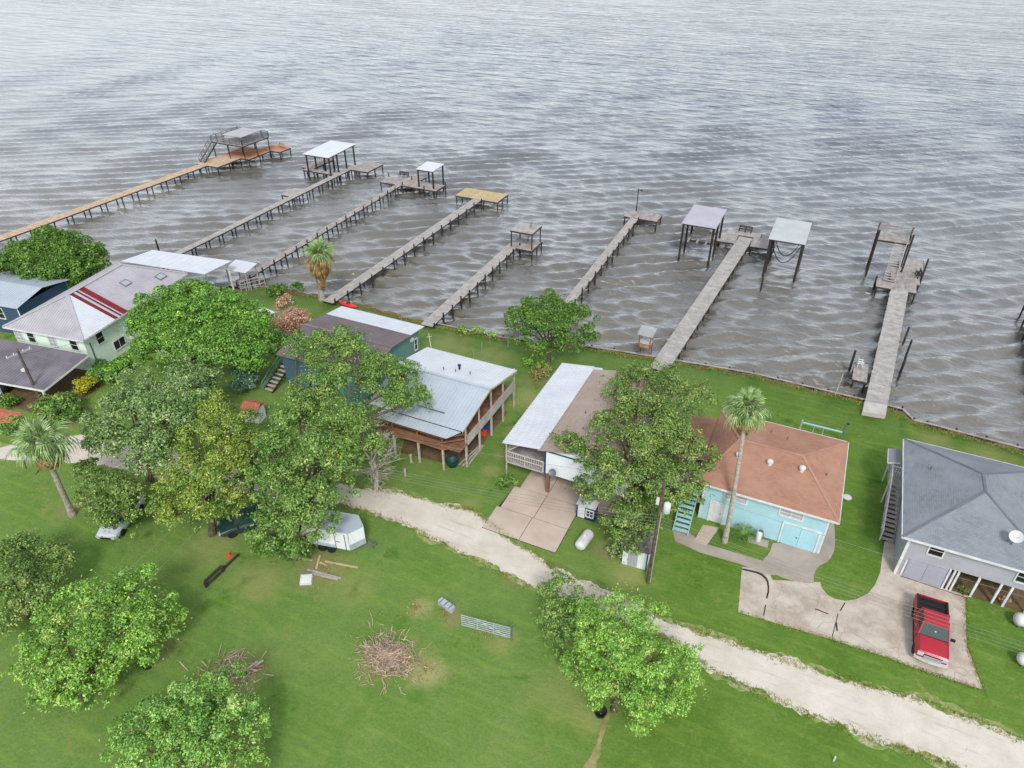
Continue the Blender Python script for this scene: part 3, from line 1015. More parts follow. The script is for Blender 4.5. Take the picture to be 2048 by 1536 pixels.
def roof_plane(parent, poly, mat, panel=None, rib=0.3, thick=0.04, name=None, ribh=0.035):
    """poly[0] -> poly[1] is the eave. Metal roofs come as panels with standing ribs, shingle roofs as one slab with UVs in metres"""
    ps = [Vector(p) for p in poly]
    u = (ps[1] - ps[0]).normalized()
    nrm = Vector((0, 0, 0))
    for k in range(len(ps)):
        nrm += ps[k].cross(ps[(k + 1) % len(ps)])
    nrm.normalize()
    if nrm.z < 0:
        nrm = -nrm
    up = nrm.cross(u).normalized()
    o = ps[0]
    ds = [(p - o).dot(u) for p in ps]
    if not panel:
        mb = MB()
        mb.slab(ps, thick)
        ob = mb.build(name or 'roof_slope', mat, parent)
        uvl = ob.data.uv_layers.new(name='UVMap')
        for lp in ob.data.loops:
            v = Vector(ob.data.vertices[lp.vertex_index].co) - o
            uvl.data[lp.index].uv = (v.dot(u), v.dot(up))
        return [ob]
    out = []
    a0, a1 = min(ds), max(ds)
    n = max(1, int(round((a1 - a0) / panel)))
    w = (a1 - a0) / n
    for k in range(n):
        st = clip_strip(ps, o, u, a0 + k * w + 0.003, a0 + (k + 1) * w - 0.003)
        if len(st) < 3:
            continue
        mb = MB()
        mb.slab(st, thick)
        m_ = max(1, int(round(w / rib)))
        for j in range(m_):
            x = a0 + k * w + 0.03 + (w) * j / m_
            seg = clip_strip(ps, o, u, x, x + 0.05)
            if len(seg) < 3:
                continue
            vs_ = [(q - o).dot(up) for q in seg]
            lo, hi = min(vs_), max(vs_)
            if hi - lo < 0.15:
                continue
            mid = o + u * (x + 0.025) + nrm * (ribh / 2)
            # rib length at its own middle
            cs = clip_strip(ps, o, u, x + 0.024, x + 0.026)
            if len(cs) < 3:
                continue
            vv = [(q - o).dot(up) for q in cs]
            mb.bar(tuple(mid + up * (min(vv) + 0.01)), tuple(mid + up * (max(vv) - 0.01)), 0.05, ribh + 0.01, up=tuple(nrm))
        out.append(mb.build(name or 'roof_panel', mat, parent))
    return out

def stairs(parent, foot, head, w, nst, mat='wood_grey', strm='wood_dark', rail=None, railmat='white_paint'):
    """foot and head are (x, y, z) centres"""
    f, h = Vector(foot), Vector(head)
    d = Vector((h.x - f.x, h.y - f.y, 0))
    run = d.length
    d.normalize()
    s_ = Vector((-d.y, d.x, 0))
    tr = MB().box(-0.14, 0.14, -w / 2 + 0.05, w / 2 - 0.05, -0.04, 0).mesh('tread')
    tr.materials.append(M[mat])
    ang = math.atan2(d.y, d.x)
    for k in range(nst):
        t_ = (k + 0.5) / nst
        c = f + d * (run * t_)
        inst('tread', tr, parent, (c.x, c.y, f.z + (h.z - f.z) * (k + 1) / (nst + 1)), (0, 0, ang))
    for sg in (-1, 1):
        MB().bar(tuple(f + s_ * (sg * w / 2) + Vector((0, 0, 0.02))), tuple(h + s_ * (sg * w / 2) + Vector((0, 0, -0.12))), 0.05, 0.26).build('stringer', strm, parent)
        if rail and sg in rail:
            a, b = f + s_ * (sg * w / 2), h + s_ * (sg * w / 2)
            MB().bar(tuple(a + Vector((0, 0, 1.0))), tuple(b + Vector((0, 0, 1.0))), 0.07, 0.07).build('hand_rail', railmat, parent)
            for k in range(6):
                c = a + (b - a) * (k / 5)
                MB().bar(tuple(c), tuple(c + Vector((0, 0, 1.0))), 0.07, 0.07).build('rail_post', railmat, parent)
            MB().bar(tuple(a + Vector((0, 0, 0.5))), tuple(b + Vector((0, 0, 0.5))), 0.045, 0.06).build('rail', railmat, parent)

def railing(parent, pts, h=0.95, rails=2, spacing=1.4, mat='wood_grey', bal=None, pw=0.09):
    for a, b in zip(pts[:-1], pts[1:]):
        a, b = Vector(a), Vector(b)
        L = (b - a).length
        n = max(1, int(round(L / spacing)))
        for k in range(n + 1):
            c = a + (b - a) * (k / n)
            MB().box(c.x - pw / 2, c.x + pw / 2, c.y - pw / 2, c.y + pw / 2, c.z, c.z + h).build('rail_post', mat, parent)
        for k in range(rails):
            z = h * (k + 1) / rails
            MB().bar(tuple(a + Vector((0, 0, z))), tuple(b + Vector((0, 0, z))), 0.05, 0.09).build('rail', mat, parent)
        if bal:
            mb = MB()
            m_ = int(L / bal)
            for k in range(1, m_):
                c = a + (b - a) * (k / m_)
                mb.box(c.x - 0.02, c.x + 0.02, c.y - 0.02, c.y + 0.02, c.z + 0.08, c.z + h - 0.03)
            if mb.v:
                o = mb.build('balusters', mat, parent)
                o['kind'] = 'stuff'

# -- far left pier with the two-storey deck
p1 = pier('long tan pier at far left, ending below a two-storey grey deck', (-105.6, 50), (-104.5, 92), 1.9, 0.5, 'wood_tan', 3.0, (0, 0),
          [(-106.2, -101.2, 92.0, 98.0, 0.5, 'wood_tan', 'y'), (-106.0, -99.4, 98.0, 104.0, 0.48, 'wood_red', 'y'), (-102.0, -97.2, 104.0, 107.2, 0.5, 'wood_red', 'y')], seed=2)
tw = thing('viewing_deck', 'raised grey viewing deck with railings and stair on the tan pier', 'deck', (0, 0, 0))
TX0, TX1, TY0, TY1, TZ = -106.6, -99.0, 96.8, 103.8, 3.2
platform(tw, TX0, TX1, TY0, TY1, TZ, 'wood_grey_light', 'y', posts=False)
for x in (TX0 + 0.2, -102.8, TX1 - 0.2):
    for y in (TY0 + 0.2, TY1 - 0.2, (TY0 + TY1) / 2):
        inst('post', pile_mesh(TZ - 0.07, 0.3), tw, (x, y, 0))
railing(tw, [(TX0 + 1.6, TY0 + .05, TZ), (TX1 - .05, TY0 + .05, TZ), (TX1 - .05, TY1 - .05, TZ), (TX0 + .05, TY1 - .05, TZ), (TX0 + .05, TY0 + .05, TZ)], 1.0, 3, 1.5, 'steel_grey', 0.3, 0.11)
MB().box(-103.9, -99.5, 97.3, 102.6, 4.55, 4.63).build('shade_top', 'old_metal', tw)
for x in (-103.8, -99.6):
    for y in (97.4, 102.5):
        MB().box(x - .06, x + .06, y - .06, y + .06, TZ, 4.55).build('shade_post', 'steel_grey', tw)
stairs(tw, (-105.6, 92.8, 0.5), (-105.8, 96.8, TZ), 1.1, 11, 'wood_grey', 'wood_dark', (1, -1), 'steel_grey')
bench('brown wooden bench at the tip of the far left pier', (-98.8, 106.3, 0.5), -20, 2.0, 'wood_red')

def boathouse(name, label, x0, x1, y0, y1, ze, zr, mat, posts, deckz=None, group='roofed boat lifts on the piers', ridge='y', low=-3.0, rib=0.4):
    t = thing(name, label, 'boathouse', group=group)
    roof_plane(t, [(x0, y0, ze), (x1, y0, ze), (x1, y1, zr), (x0, y1, zr)], mat, 20.0, 20.0, 0.05, ribh=0.02)
    for y, z in ((y0 + 0.25, ze), (y1 - 0.25, zr)):
        MB().box(x0 + 0.1, x1 - 0.1, y - 0.06, y + 0.06, z - 0.28, z - 0.075).build('beam', 'wood_dark', t)
    for x in (x0 + 0.25, x1 - 0.25):
        MB().bar((x, y0 + 0.32, ze - 0.19), (x, y1 - 0.32, zr - 0.19), 0.1, 0.18).build('beam', 'wood_dark', t)
    for (x, y) in posts:
        zt = ze + (zr - ze) * (y - y0) / (y1 - y0) - 0.1
        inst('post', pile_mesh(round(zt, 1), low, 0.15), t, (x, y, 0))
    return t

# second pier
pier('long grey pier leading to a white-roofed boathouse', (-78.6, 58.5), (-79.3, 103.5), 1.15, 0.5, 'wood_grey_light', 2.6, (0, 0),
     [(-81.4, -78.7, 85.5, 89.0, 0.5, 'wood_grey_light', 'y'), (-78.9, -75.2, 101.0, 106.0, 0.52, 'wood_grey', 'y'), (-86.5, -79.8, 97.4, 98.5, 0.45, 'wood_grey', 'x'), (-87.5, -85.0, 98.5, 104.5, 0.5, 'wood_grey', 'y')], seed=3)
boathouse('boathouse', 'white flat-roofed boathouse on the long grey pier', -84.9, -79.4, 96.2, 104.2, 3.75, 4.05, 'white_metal', [(x, y) for x in (-84.5, -79.7) for y in (96.6, 98.8, 101.2, 103.7)])
# third pier
pier('narrow grey pier leading to a small white-roofed boat lift', (-65.1, 57.0), (-66.8, 98.4), 1.1, 0.4, 'wood_grey', 2.4, (0, 0.5),
     [(-70.6, -59.4, 97.9, 101.0, 0.4, 'wood_grey', 'x', True, 2.2, 0.7), (-67.6, -64.5, 101.0, 103.4, 0.4, 'wood_grey', 'y')], seed=4)
boathouse('boathouse', 'small white-roofed boat lift with four dark posts', -63.4, -60.1, 98.3, 102.1, 3.4, 3.6, 'white_metal', [(x, y) for x in (-63.1, -60.3) for y in (98.5, 101.8)])
bench('dark bench on the crosswise deck of the narrow grey pier', (-68.2, 101.8, 0.4), 0, 1.9)
# fourth pier
pier('grey pier ending in a bare yellow-tan platform', (-51.6, 58.6), (-51.5, 97.4), 1.5, 0.4, 'wood_grey_light', 2.5, (0, 0.45),
     [(-55.6, -47.9, 97.4, 101.4, 0.42, 'wood_new', 'x')], seed=5)
# fifth pier
p5 = pier('grey pier with a small two-level sun shelter at its end', (-38.1, 58.8), (-38.7, 84.0), 1.5, 0.35, 'wood_grey_light', 2.2, (0, 0.5),
     [(-39.2, -35.4, 82.6, 86.2, 0.36, 'wood_grey', 'x')], seed=6)
sh = thing('sun_shelter', 'small grey roof deck on posts at the pier end', 'shelter')
platform(sh, -38.9, -35.5, 82.7, 86.0, 2.75, 'wood_grey_light', 'x', posts=False)
for x in (-38.75, -35.65):
    for y in (82.9, 85.8):
        inst('post', pile_mesh(2.65, 0.2, 0.09), sh, (x, y, 0))
MB().bar((-37.2, 84.6, 0.4), (-36.6, 84.6, 3.6), 0.06).build('ladder_side', 'steel_grey', sh)
MB().bar((-37.2, 85.1, 0.4), (-36.6, 85.1, 3.6), 0.06).build('ladder_side', 'steel_grey', sh)
for k in range(8):
    MB().bar((-37.15 + k * 0.06, 84.6, 0.7 + k * 0.3), (-37.15 + k * 0.06, 85.1, 0.7 + k * 0.3), 0.04).build('rung', 'steel_grey', sh)
# sixth pier
pier('grey pier behind the shore tree, with a light pole at its end', (-25.3, 60.5), (-26.3, 100.2), 1.2, 0.35, 'wood_grey_light', 2.6, (0, 0.55),
     [(-28.0, -22.8, 100.2, 103.2, 0.4, 'wood_grey', 'x')], seed=7)
lp = thing('light_pole', 'slim dark light pole at the end of a grey pier', 'light pole', (-26.9, 103.1, 0))
MB().tube([(0, 0, -3), (0, 0, 3.9)], [0.09, 0.07], 8).build('pole', 'piling', lp)
MB().bar((0, 0, 3.7), (0.5, 0, 3.8), 0.06).build('arm', 'piling', lp)
MB().lathe([(0.05, 0.1), (0.2, 0.0), (0.16, -0.08)], 10, (0.5, 0, 3.72)).build('lamp_head', 'black_plastic', lp)
# seventh pier: wide, with two covered slips
p7 = pier('wide grey pier between two tall boat lifts', (-11.9, 60.9), (-9.7, 99.8), 1.9, 0.4, 'wood_grey_light', 2.3, (0, 0),
     [(-13.4, -10.8, 96.8, 100.2, 0.42, 'wood_grey_light', 'x'), (-8.7, -5.6, 96.8, 100.2, 0.42, 'wood_grey_light', 'x'), (-12.6, -7.8, 100.2, 102.0, 0.4, 'wood_grey_light', 'x')], seed=8)
bench('dark bench facing the lake on the wide grey pier', (-10.2, 101.6, 0.4), -3, 1.9)
bl = boathouse('boathouse', 'tall boat lift with flat lilac-grey roof left of the wide pier', -17.4, -12.8, 90.9, 98.2, 4.4, 4.55, 'lilac_metal', [(-17.15, 91.2), (-17.15, 94.4), (-17.15, 97.8), (-13.1, 91.2), (-13.1, 94.4), (-13.1, 97.8)], rib=5)
br_ = boathouse('boathouse', 'tall boat lift with pale roof and hanging slings right of the pier', -6.1, -1.6, 90.4, 98.0, 4.4, 4.55, 'green_white_metal', [(-5.8, 90.8), (-5.8, 93.2), (-5.8, 95.4), (-1.9, 90.8), (-1.9, 93.2), (-1.9, 95.4), (-1.9, 97.6), (-5.8, 97.6)], rib=5)
# lift cradle under the left roof, slings under the right roof
cr = thing('boat_cradle', 'dark timber boat cradle hoisted under the lilac-grey roof', 'boat lift')
for x in (-16.4, -15.2, -14.0):
    MB().box(x - 0.12, x + 0.12, 92.0, 97.4, 1.5, 1.7).build('bunk', 'wood_grey', cr)
for y in (92.8, 96.6):
    MB().box(-16.9, -13.4, y - 0.1, y + 0.1, 1.28, 1.498).build('cross_beam', 'wood_dark', cr)
    for x in (-16.8, -13.5):
        MB().bar((x, y, 1.5), (x, y, 4.2), 0.03).build('cable', 'wire', cr)
MB().box(-16.2, -14.3, 93.6, 96.0, 1.72, 2.1).build('canvas_cover', 'wood_grey', cr)
for y, lb in ((91.6, 'front sling hanging in a loop under the pale boat-lift roof'), (94.0, 'rear sling hanging in a loop under the pale boat-lift roof')):
    sl = MB()
    pts = []
    for k in range(13):
        t_ = k / 12
        pts.append((-5.6 + 3.5 * t_, y, 3.6 - 4.2 * (1 - (2 * t_ - 1) ** 2) * 0.62))
    sl.tube(pts, 0.06, 6)
    tag(sl.build('lift_sling', 'wire'), lb, 'sling', 'slings of the boat lift')
fp = inst('mooring_pile', pile_mesh(0.9, -3.0, 0.12), None, (-5.4, 86.2, 0))
tag(fp, 'lone dark mooring pile in front of the pale-roofed boat lift', 'mooring pile')
# fish-cleaning stand at the foot of the wide pier
fs = thing('cleaning_stand', 'small stand with white slatted roof beside the wide pier', 'stand', (-14.4, 64.9, 0))
for x in (-0.6, 0.6):
    for y in (-0.5, 0.5):
        MB().box(x - .05, x + .05, y - .05, y + .05, -1.6, 2.0).build('post', 'wood_brown', fs)
for k in range(9):
    MB().bar((-0.85, -0.75 + k * 0.19, 2.05 + k * 0.03), (0.85, -0.75 + k * 0.19, 2.05 + k * 0.03), 0.13, 0.03).build('roof_slat', 'green_white_metal', fs)
MB().box(-0.65, 0.65, -0.5, 0.5, 0.85, 0.92).build('table_top', 'white_board', fs)
MB().box(-0.5, 0.5, -0.57, -0.553, 0.45, 0.8).build('panel', 'wood_red', fs)
# eighth pier, right
p8 = pier('wide grey pier at right leading to a raised platform with stair', (8.45, 62.6), (10.35, 92.0), 1.95, 0.4, 'wood_grey_light', 2.6, (0, 0),
     [(7.6, 12.2, 90.8, 93.4, 0.42, 'wood_grey', 'x'), (9.2, 12.6, 93.4, 97.2, 0.42, 'wood_grey', 'x'), (6.2, 7.6, 67.4, 71.0, 0.42, 'wood_grey', 'x'), (10.2, 13.2, 98.0, 102.5, 0.1, 'wood_grey_light', 'x')], seed=9)
MB().prism([(7.4, 61.9), (9.4, 62.2), (9.45, 64.0), (7.5, 63.8)], 0.02, 0.452).build('ramp', 'white_board', p8)
for (x, y, h) in ((11.1, 79.5, 0.9), (11.4, 76.8, 0.8), (10.9, 73.2, 0.8), (10.7, 71.6, 0.9), (13.0, 97.4, 2.0), (7.55, 92.9, 0.5)):
    inst('piling', pile_mesh(0.4 + h, -3.0, 0.11), p8, (x, y, 0))
tw2 = thing('jump_platform', 'tall slatted platform with steep stair at the end of the right pier', 'platform')
platform(tw2, 6.6, 10.3, 96.4, 99.0, 4.3, 'wood_grey', 'x', posts=False)
for x in (6.5, 10.4):
    for y in (96.5, 99.1):
        inst('post', pile_mesh(5.5, -3.0, 0.12), tw2, (x, y, 0))
for k in range(3):
    MB().bar((6.5, 99.1, 4.75 + k * 0.33), (10.4, 99.1, 4.75 + k * 0.33), 0.05, 0.1).build('rail', 'wood_grey', tw2)
    for x in (6.5, 10.4):
        MB().bar((x, 96.5, 4.75 + k * 0.33), (x, 99.1, 4.75 + k * 0.33), 0.05, 0.1).build('rail', 'wood_grey', tw2)
stairs(tw2, (9.0, 92.6, 0.42), (9.3, 96.4, 4.3), 1.3, 15, 'wood_grey_light', 'wood_grey', (-1,), 'wood_grey_light')
b8 = bench('dark bench on the end deck of the right pier', (12.3, 96.0, 0.42), -80, 1.6)
ch = thing('deck_chair', 'white chair on the small side deck of the right pier', 'chair', (6.7, 70.3, 0.42), 100)
MB().box(-0.28, 0.28, -0.26, 0.26, 0.38, 0.42).build('seat', 'plastic_white', ch)
for k in range(4):
    MB().box(-0.26 + k * 0.14, -0.16 + k * 0.14, 0.26, 0.3, 0.4, 0.95).build('backrest_slat', 'plastic_white', ch)
for x in (-0.26, 0.26):
    for y in (-0.22, 0.22):
        MB().box(x - .03, x + .03, y - .03, y + .03, 0, 0.38).build('leg', 'plastic_white', ch)
    MB().box(x - .05, x + .05, -0.3, 0.3, 0.6, 0.64).build('arm_rest', 'plastic_white', ch)
    MB().box(x - .03, x + .03, -0.27, -0.21, 0.42, 0.6).build('arm_post', 'plastic_white', ch)
sp = inst('mooring_pile', pile_mesh(1.6, -3.0, 0.12), None, (6.0, 71.2, 0))
tag(sp, 'dark pile beside the white chair on the right pier', 'mooring pile')
# pier beyond the right edge: only its piles show
pier('pier cut off by the right edge of the picture', (23.6, 62.0), (24.6, 92.5), 1.8, 0.4, 'wood_grey_light', 2.6, (1.0, 0), [], seed=10)
# white pole at the bank
wp = MB().tube([(0, 0, -0.2), (0.12, 0.0, 2.5)], [0.05, 0.05], 8)
tag(wp.build('marker_pole', 'wood_post', None, (4.90, 64.40, 0.00)), 'thin pale pole standing at the lawn edge left of the right pier', 'pole')
pp = inst('mooring_pile', pile_mesh(2.4, -3.0, 0.13), None, (-81.0, 60.4, 0))
tag(pp, 'tall dark pile standing behind the white porch roof', 'mooring pile')

# ------------------------------------------------------------------ house helpers
def wallbox(parent, x0, x1, y0, y1, z0, z1, mat, name='wall', t=0.16):
    """four wall slabs butted end to end"""
    MB().box(x0, x1, y0, y0 + t, z0, z1).build(name, mat, parent)
    MB().box(x0, x1, y1 - t, y1, z0, z1).build(name, mat, parent)
    MB().box(x0, x0 + t, y0 + t, y1 - t, z0, z1).build(name, mat, parent)
    MB().box(x1 - t, x1, y0 + t, y1 - t, z0, z1).build(name, mat, parent)

def window(parent, side, c, w, z0, z1, plane, panes=(1, 2), glass='glass_dark', frame='white_paint', fw=0.09, d=0.06, name='window'):
    """side: 'f' faces -y, 'r' faces +x, 'l' faces -x ; c along the wall, plane the wall face coordinate"""
    sg = {'f': -1, 'r': 1, 'l': -1}[side]
    def bx(a0, a1, e0, e1, zz0, zz1):
        lo, hi = sorted((plane + sg * e0, plane + sg * e1))
        if side == 'f':
            return MB().box(a0, a1, lo, hi, zz0, zz1)
        return MB().box(lo, hi, a0, a1, zz0, zz1)
    f = bx(c - w / 2, c + w / 2, -0.02, 0.014, z0, z1).build(name, glass, parent)
    a0, a1 = c - w / 2, c + w / 2
    bx(a0 - fw, a0, -0.02, d, z0 - fw, z1 + fw).build('frame', frame, f)
    bx(a1, a1 + fw, -0.02, d, z0 - fw, z1 + fw).build('frame', frame, f)
    bx(a0, a1, -0.02, d - 0.003, z1, z1 + fw).build('frame', frame, f)
    bx(a0 - 0.0, a1, -0.02, d + 0.03, z0 - fw, z0).build('sill', frame, f)
    for k in range(1, panes[0]):
        x = a0 + w * k / panes[0]
        bx(x - 0.025, x + 0.025, -0.02, d - 0.02, z0, z1).build('mullion', frame, f)
    for k in range(1, panes[1]):
        z = z0 + (z1 - z0) * k / panes[1]
        bx(a0, a1, -0.02, d - 0.025, z - 0.022, z + 0.022).build('mullion', frame, f)
    return f

def trim(parent, x0, x1, y0, y1, z0, z1, mat='white_paint', name='trim'):
    return MB().box(x0, x1, y0, y1, z0, z1).build(name, mat, parent)

def hip_roof(parent, x0, x1, y0, y1, ze, zr, r0, r1, axis, mat, panel=None, capmat=None, rib=0.3, fascia='white_paint', capr=0.07, left=True):
    """ridge from r0 to r1 along axis through the middle"""
    if axis == 'x':
        ym = (y0 + y1) / 2
        A, B = (r0, ym, zr), (r1, ym, zr)
        planes = [[(x0, y0, ze), (x1, y0, ze), B, A], [(x1, y1, ze), (x0, y1, ze), A, B], [(x1, y0, ze), (x1, y1, ze), B], [(x0, y1, ze), (x0, y0, ze), A]]
    else:
        xm = (x0 + x1) / 2
        A, B = (xm, r0, zr), (xm, r1, zr)
        planes = [[(x0, y0, ze), (x1, y0, ze), A], [(x1, y0, ze), (x1, y1, ze), B, A], [(x1, y1, ze), (x0, y1, ze), B], [(x0, y1, ze), (x0, y0, ze), A, B]]
    for p in planes:
        roof_plane(parent, p, mat, panel, rib)
    hips = ((A, (x0, y0, ze)), (A, (x0, y1, ze)), (B, (x1, y0, ze)), (B, (x1, y1, ze)), (A, B)) if axis == 'x' else ((A, (x0, y0, ze)), (A, (x1, y0, ze)), (B, (x0, y1, ze)), (B, (x1, y1, ze)), (A, B))
    for a, b in hips:
        a, b = Vector(a), Vector(b)
        MB().bar(tuple(a + Vector((0, 0, 0.015))), tuple(b + Vector((0, 0, 0.005))), capr * 2.6, 0.035).build('ridge_cap', capmat or mat, parent)
    f = 0.16
    for p, q in (((x0, y0), (x1, y0)), ((x1, y0), (x1, y1)), ((x1, y1), (x0, y1)), ((x0, y1), (x0, y0))):
        dx, dy = (q[0] - p[0]), (q[1] - p[1])
        L = math.hypot(dx, dy)
        nx, ny = dy / L * 0.02, -dx / L * 0.02
        if not left and p[0] == x0 and q[0] == x0:
            continue
        MB().bar((p[0] + nx, p[1] + ny, ze - 0.07), (q[0] + nx, q[1] + ny, ze - 0.07), 0.05, f).build('fascia', fascia, parent)
    MB().box(x0 + 0.05, x1 - 0.05, y0 + 0.05, y1 - 0.05, ze - 0.16, ze - 0.13).build('soffit', fascia, parent)

def vent(parent, x, y, z, kind=0):
    if kind == 0:
        o = MB().lathe([(0.16, -0.15), (0.16, 0.12), (0.24, 0.16), (0.22, 0.3), (0.1, 0.38)], 12, (x, y, z)).build('roof_vent', 'plastic_white', parent)
    else:
        o = MB().lathe([(0.05, -0.15), (0.05, 0.28)], 8, (x, y, z)).build('vent_pipe', 'steel_grey', parent)
    return o

# ------------------------------------------------------------------ sky-blue house
h5 = thing('raised_house', 'sky-blue house with brown hip roof, white garage frame and palm in front', 'house')
X0, X1, Y0, Y1 = -3.55, 5.45, 42.2, 51.2
wallbox(h5, X0, X1, Y0, Y1, 0, 3.72, 'siding_sky_blue')
hip_roof(h5, X0 - 0.65, X1 + 0.5, Y0 - 0.45, Y1 + 0.45, 3.85, 5.05, -2.0, 2.7, 'x', 'shingle_brown', None, 'cap_brown', left=False)
trim(h5, X1 - 0.14, X1 + 0.02, Y0 - 0.02, Y0 - 0.001, 0, 3.68)
trim(h5, X1 + 0.001, X1 + 0.022, Y0 - 0.02, Y0 + 0.14, 0, 3.68)
trim(h5, X0 - 0.02, X0 + 0.1, Y0 - 0.02, Y0 - 0.001, 0, 3.68)
for c in (-1.15, 2.85):
    window(h5, 'f', c, 1.55, 2.72, 3.3, Y0, (2, 2), 'blind')
d = MB().box(-2.72, -1.78, Y0 - 0.05, Y0 - 0.001, 0.06, 2.08).build('door', 'white_paint', h5)
MB().box(-2.0, -1.94, Y0 - 0.09, Y0 - 0.052, 1.0, 1.06).build('handle', 'black_plastic', d)
for x0, x1, z0, z1 in ((-2.86, -2.725, 0, 2.22), (-1.775, -1.64, 0, 2.22)):
    MB().box(x0, x1, Y0 - 0.07, Y0 - 0.002, z0, z1).build('frame', 'white_paint', d)
g1 = MB().box(2.62, 3.8, Y0 - 0.05, Y0 - 0.001, 0.03, 1.95).build('garage_door', 'door_blue', h5)
g2 = MB().box(3.82, 5.0, Y0 - 0.05, Y0 - 0.001, 0.03, 1.95).build('garage_door', 'door_blue', h5)
MB().box(3.6, 3.72, Y0 - 0.08, Y0 - 0.052, 0.9, 0.98).build('handle', 'black_plastic', g1)
for x0, x1, z0, z1 in ((2.46, 2.6, 0, 2.12), (5.02, 5.16, 0, 2.12)):
    trim(h5, x0, x1, Y0 - 0.07, Y0 - 0.002, z0, z1)
trim(h5, 2.6, 5.02, Y0 - 0.068, Y0 - 0.002, 1.97, 2.12)
for x, y, z in ((-1.75, 45.0, 4.72), (0.55, 45.1, 4.74), (2.85, 45.3, 4.8)):
    vent(h5, x, y, z)
for x, y, z in ((4.6, 46.0, 4.32), (1.4, 49.0, 4.55), (0.1, 49.6, 4.4)):
    vent(h5, x, y, z, 1)
# porch wing on the left with a stair
roof_plane(h5, [(-6.4, 50.6, 3.35), (-6.4, 44.6, 3.35), (-4.25, 44.6, 3.74), (-4.25, 50.6, 3.74)], 'shingle_brown')
MB().box(-6.0, X0 - 0.02, 42.9, 50.3, 1.88, 1.98).build('porch_floor', 'wood_grey', h5)
for x in (-5.9,):
    for y in (44.8, 47.5, 50.2):
        MB().box(x - .07, x + .07, y - .07, y + .07, 0, 1.88).build('post', 'white_paint', h5)
        MB().box(x - .06, x + .06, y - .06, y + .06, 1.98, 3.36).build('post', 'white_paint', h5)
st5 = stairs(h5, (-4.4, 39.9, 0.0), (-4.5, 42.9, 1.95), 1.15, 9, 'siding_sky_blue', 'siding_sky_blue')
# meter / dish on the right wall
MB().box(X1 + 0.003, X1 + 0.16, 46.9, 47.5, 2.4, 3.1).build('wall_box', 'plastic_white', h5)

# ------------------------------------------------------------------ grey house at right
h6 = thing('raised_house', 'grey house with charcoal shingle hip roof and open ground-level bays', 'house')
X0, X1, Y0, Y1 = 10.5, 18.8, 42.55, 53.3
wallbox(h6, X0, X1, Y0, Y1, 1.95, 3.88, 'siding_grey')
hip_roof(h6, X0 - 0.55, X1 + 0.55, Y0 - 0.5, Y1 + 0.55, 4.0, 5.95, 46.9, 48.9, 'y', 'shingle_grey', None, 'cap_grey')
# lower storey
MB().box(X0, X0 + 0.15, Y0 + 0.16, Y1, 0, 1.949).build('wall', 'siding_grey', h6)
MB().box(X0, 13.55, Y0 + 0.002, Y0 + 0.15, 0, 1.949).build('wall', 'siding_grey', h6)
MB().box(13.4, 13.55, Y0 + 0.15, 48.0, 0, 1.949).build('wall', 'siding_grey', h6)
MB().box(13.55, X1, 47.9, 48.05, 0, 1.949).build('wall', 'siding_grey', h6)
MB().box(X0 + 0.16, X1 - 0.01, Y0 + 0.165, Y1 - 0.17, 1.86, 1.949).build('floor', 'wood_dark', h6)
MB().box(13.56, X1, Y0 + 0.0, 47.88, 0.0, 0.03).build('bay_floor', 'soil', h6)
for k, (x0, x1) in enumerate(((11.05, 12.2), (12.22, 13.36))):
    MB().box(x0, x1, Y0 - 0.05, Y0 - 0.001, 0.05, 1.78).build('garage_door', 'door_grey', h6)
MB().box(11.0, 13.4, Y0 - 0.03, Y0 - 0.001, 1.8, 1.9).build('trim', 'siding_grey', h6)
trim(h6, X0 - 0.025, X0 + 0.15, Y0 - 0.025, Y0 - 0.001, 0, 3.86)
trim(h6, X0 - 0.025, X0 - 0.001, Y0, Y0 + 0.12, 0, 3.86)
trim(h6, 10.86, 10.98, Y0 - 0.06, Y0 - 0.001, 0, 1.6)
for x in (13.58, 13.86, 14.1):
    MB().box(x - 0.06, x + 0.06, Y0 - 0.08, Y0 + 0.06, 0, 1.93).build('post', 'white_paint', h6)
for x in (15.35, 16.65, 17.3, 18.6):
    MB().box(x - 0.07, x + 0.07, Y0 - 0.06, Y0 + 0.08, 0, 1.93).build('post', 'white_paint', h6)
window(h6, 'f', 12.3, 0.85, 2.75, 3.65, Y0, (1, 2))
window(h6, 'f', 17.6, 0.9, 2.6, 3.5, Y0, (1, 2))
# stair, landing and small hood on the left side
stairs(h6, (9.95, 45.6, 0.0), (9.95, 50.0, 2.0), 0.95, 12, 'wood_grey_light', 'wood_grey', (1,), 'white_paint')
MB().box(9.4, X0 - 0.01, 50.0, 53.0, 1.95, 2.05).build('landing', 'wood_grey_light', h6)
for y in (50.1, 52.9):
    MB().box(9.42, 9.52, y - 0.05, y + 0.05, 0, 3.0).build('post', 'white_paint', h6)
for z in (2.5, 3.0):
    MB().bar((9.47, 50.1, z), (9.47, 52.9, z), 0.05, 0.07).build('rail', 'white_paint', h6)
    MB().bar((9.52, 51.2, z), (10.45, 51.2, z), 0.05, 0.07).build('rail', 'white_paint', h6)
for k in range(5):
    MB().box(9.6 + k * 0.18, 9.64 + k * 0.18, 51.18, 51.22, 2.06, 3.0).build('baluster', 'white_paint', h6)
roof_plane(h6, [(9.1, 53.3, 3.05), (9.1, 51.4, 3.05), (X0 - 0.56, 51.4, 3.3), (X0 - 0.56, 53.3, 3.3)], 'shingle_grey')
for p, q in (((9.08, 53.3, 3.0), (9.08, 51.4, 3.0)), ((9.08, 51.38, 3.0), (9.94, 51.38, 3.26))):
    MB().bar(p, q, 0.04, 0.1).build('fascia', 'white_paint', h6)
vent(h6, 11.6, 49.6, 4.72, 1)
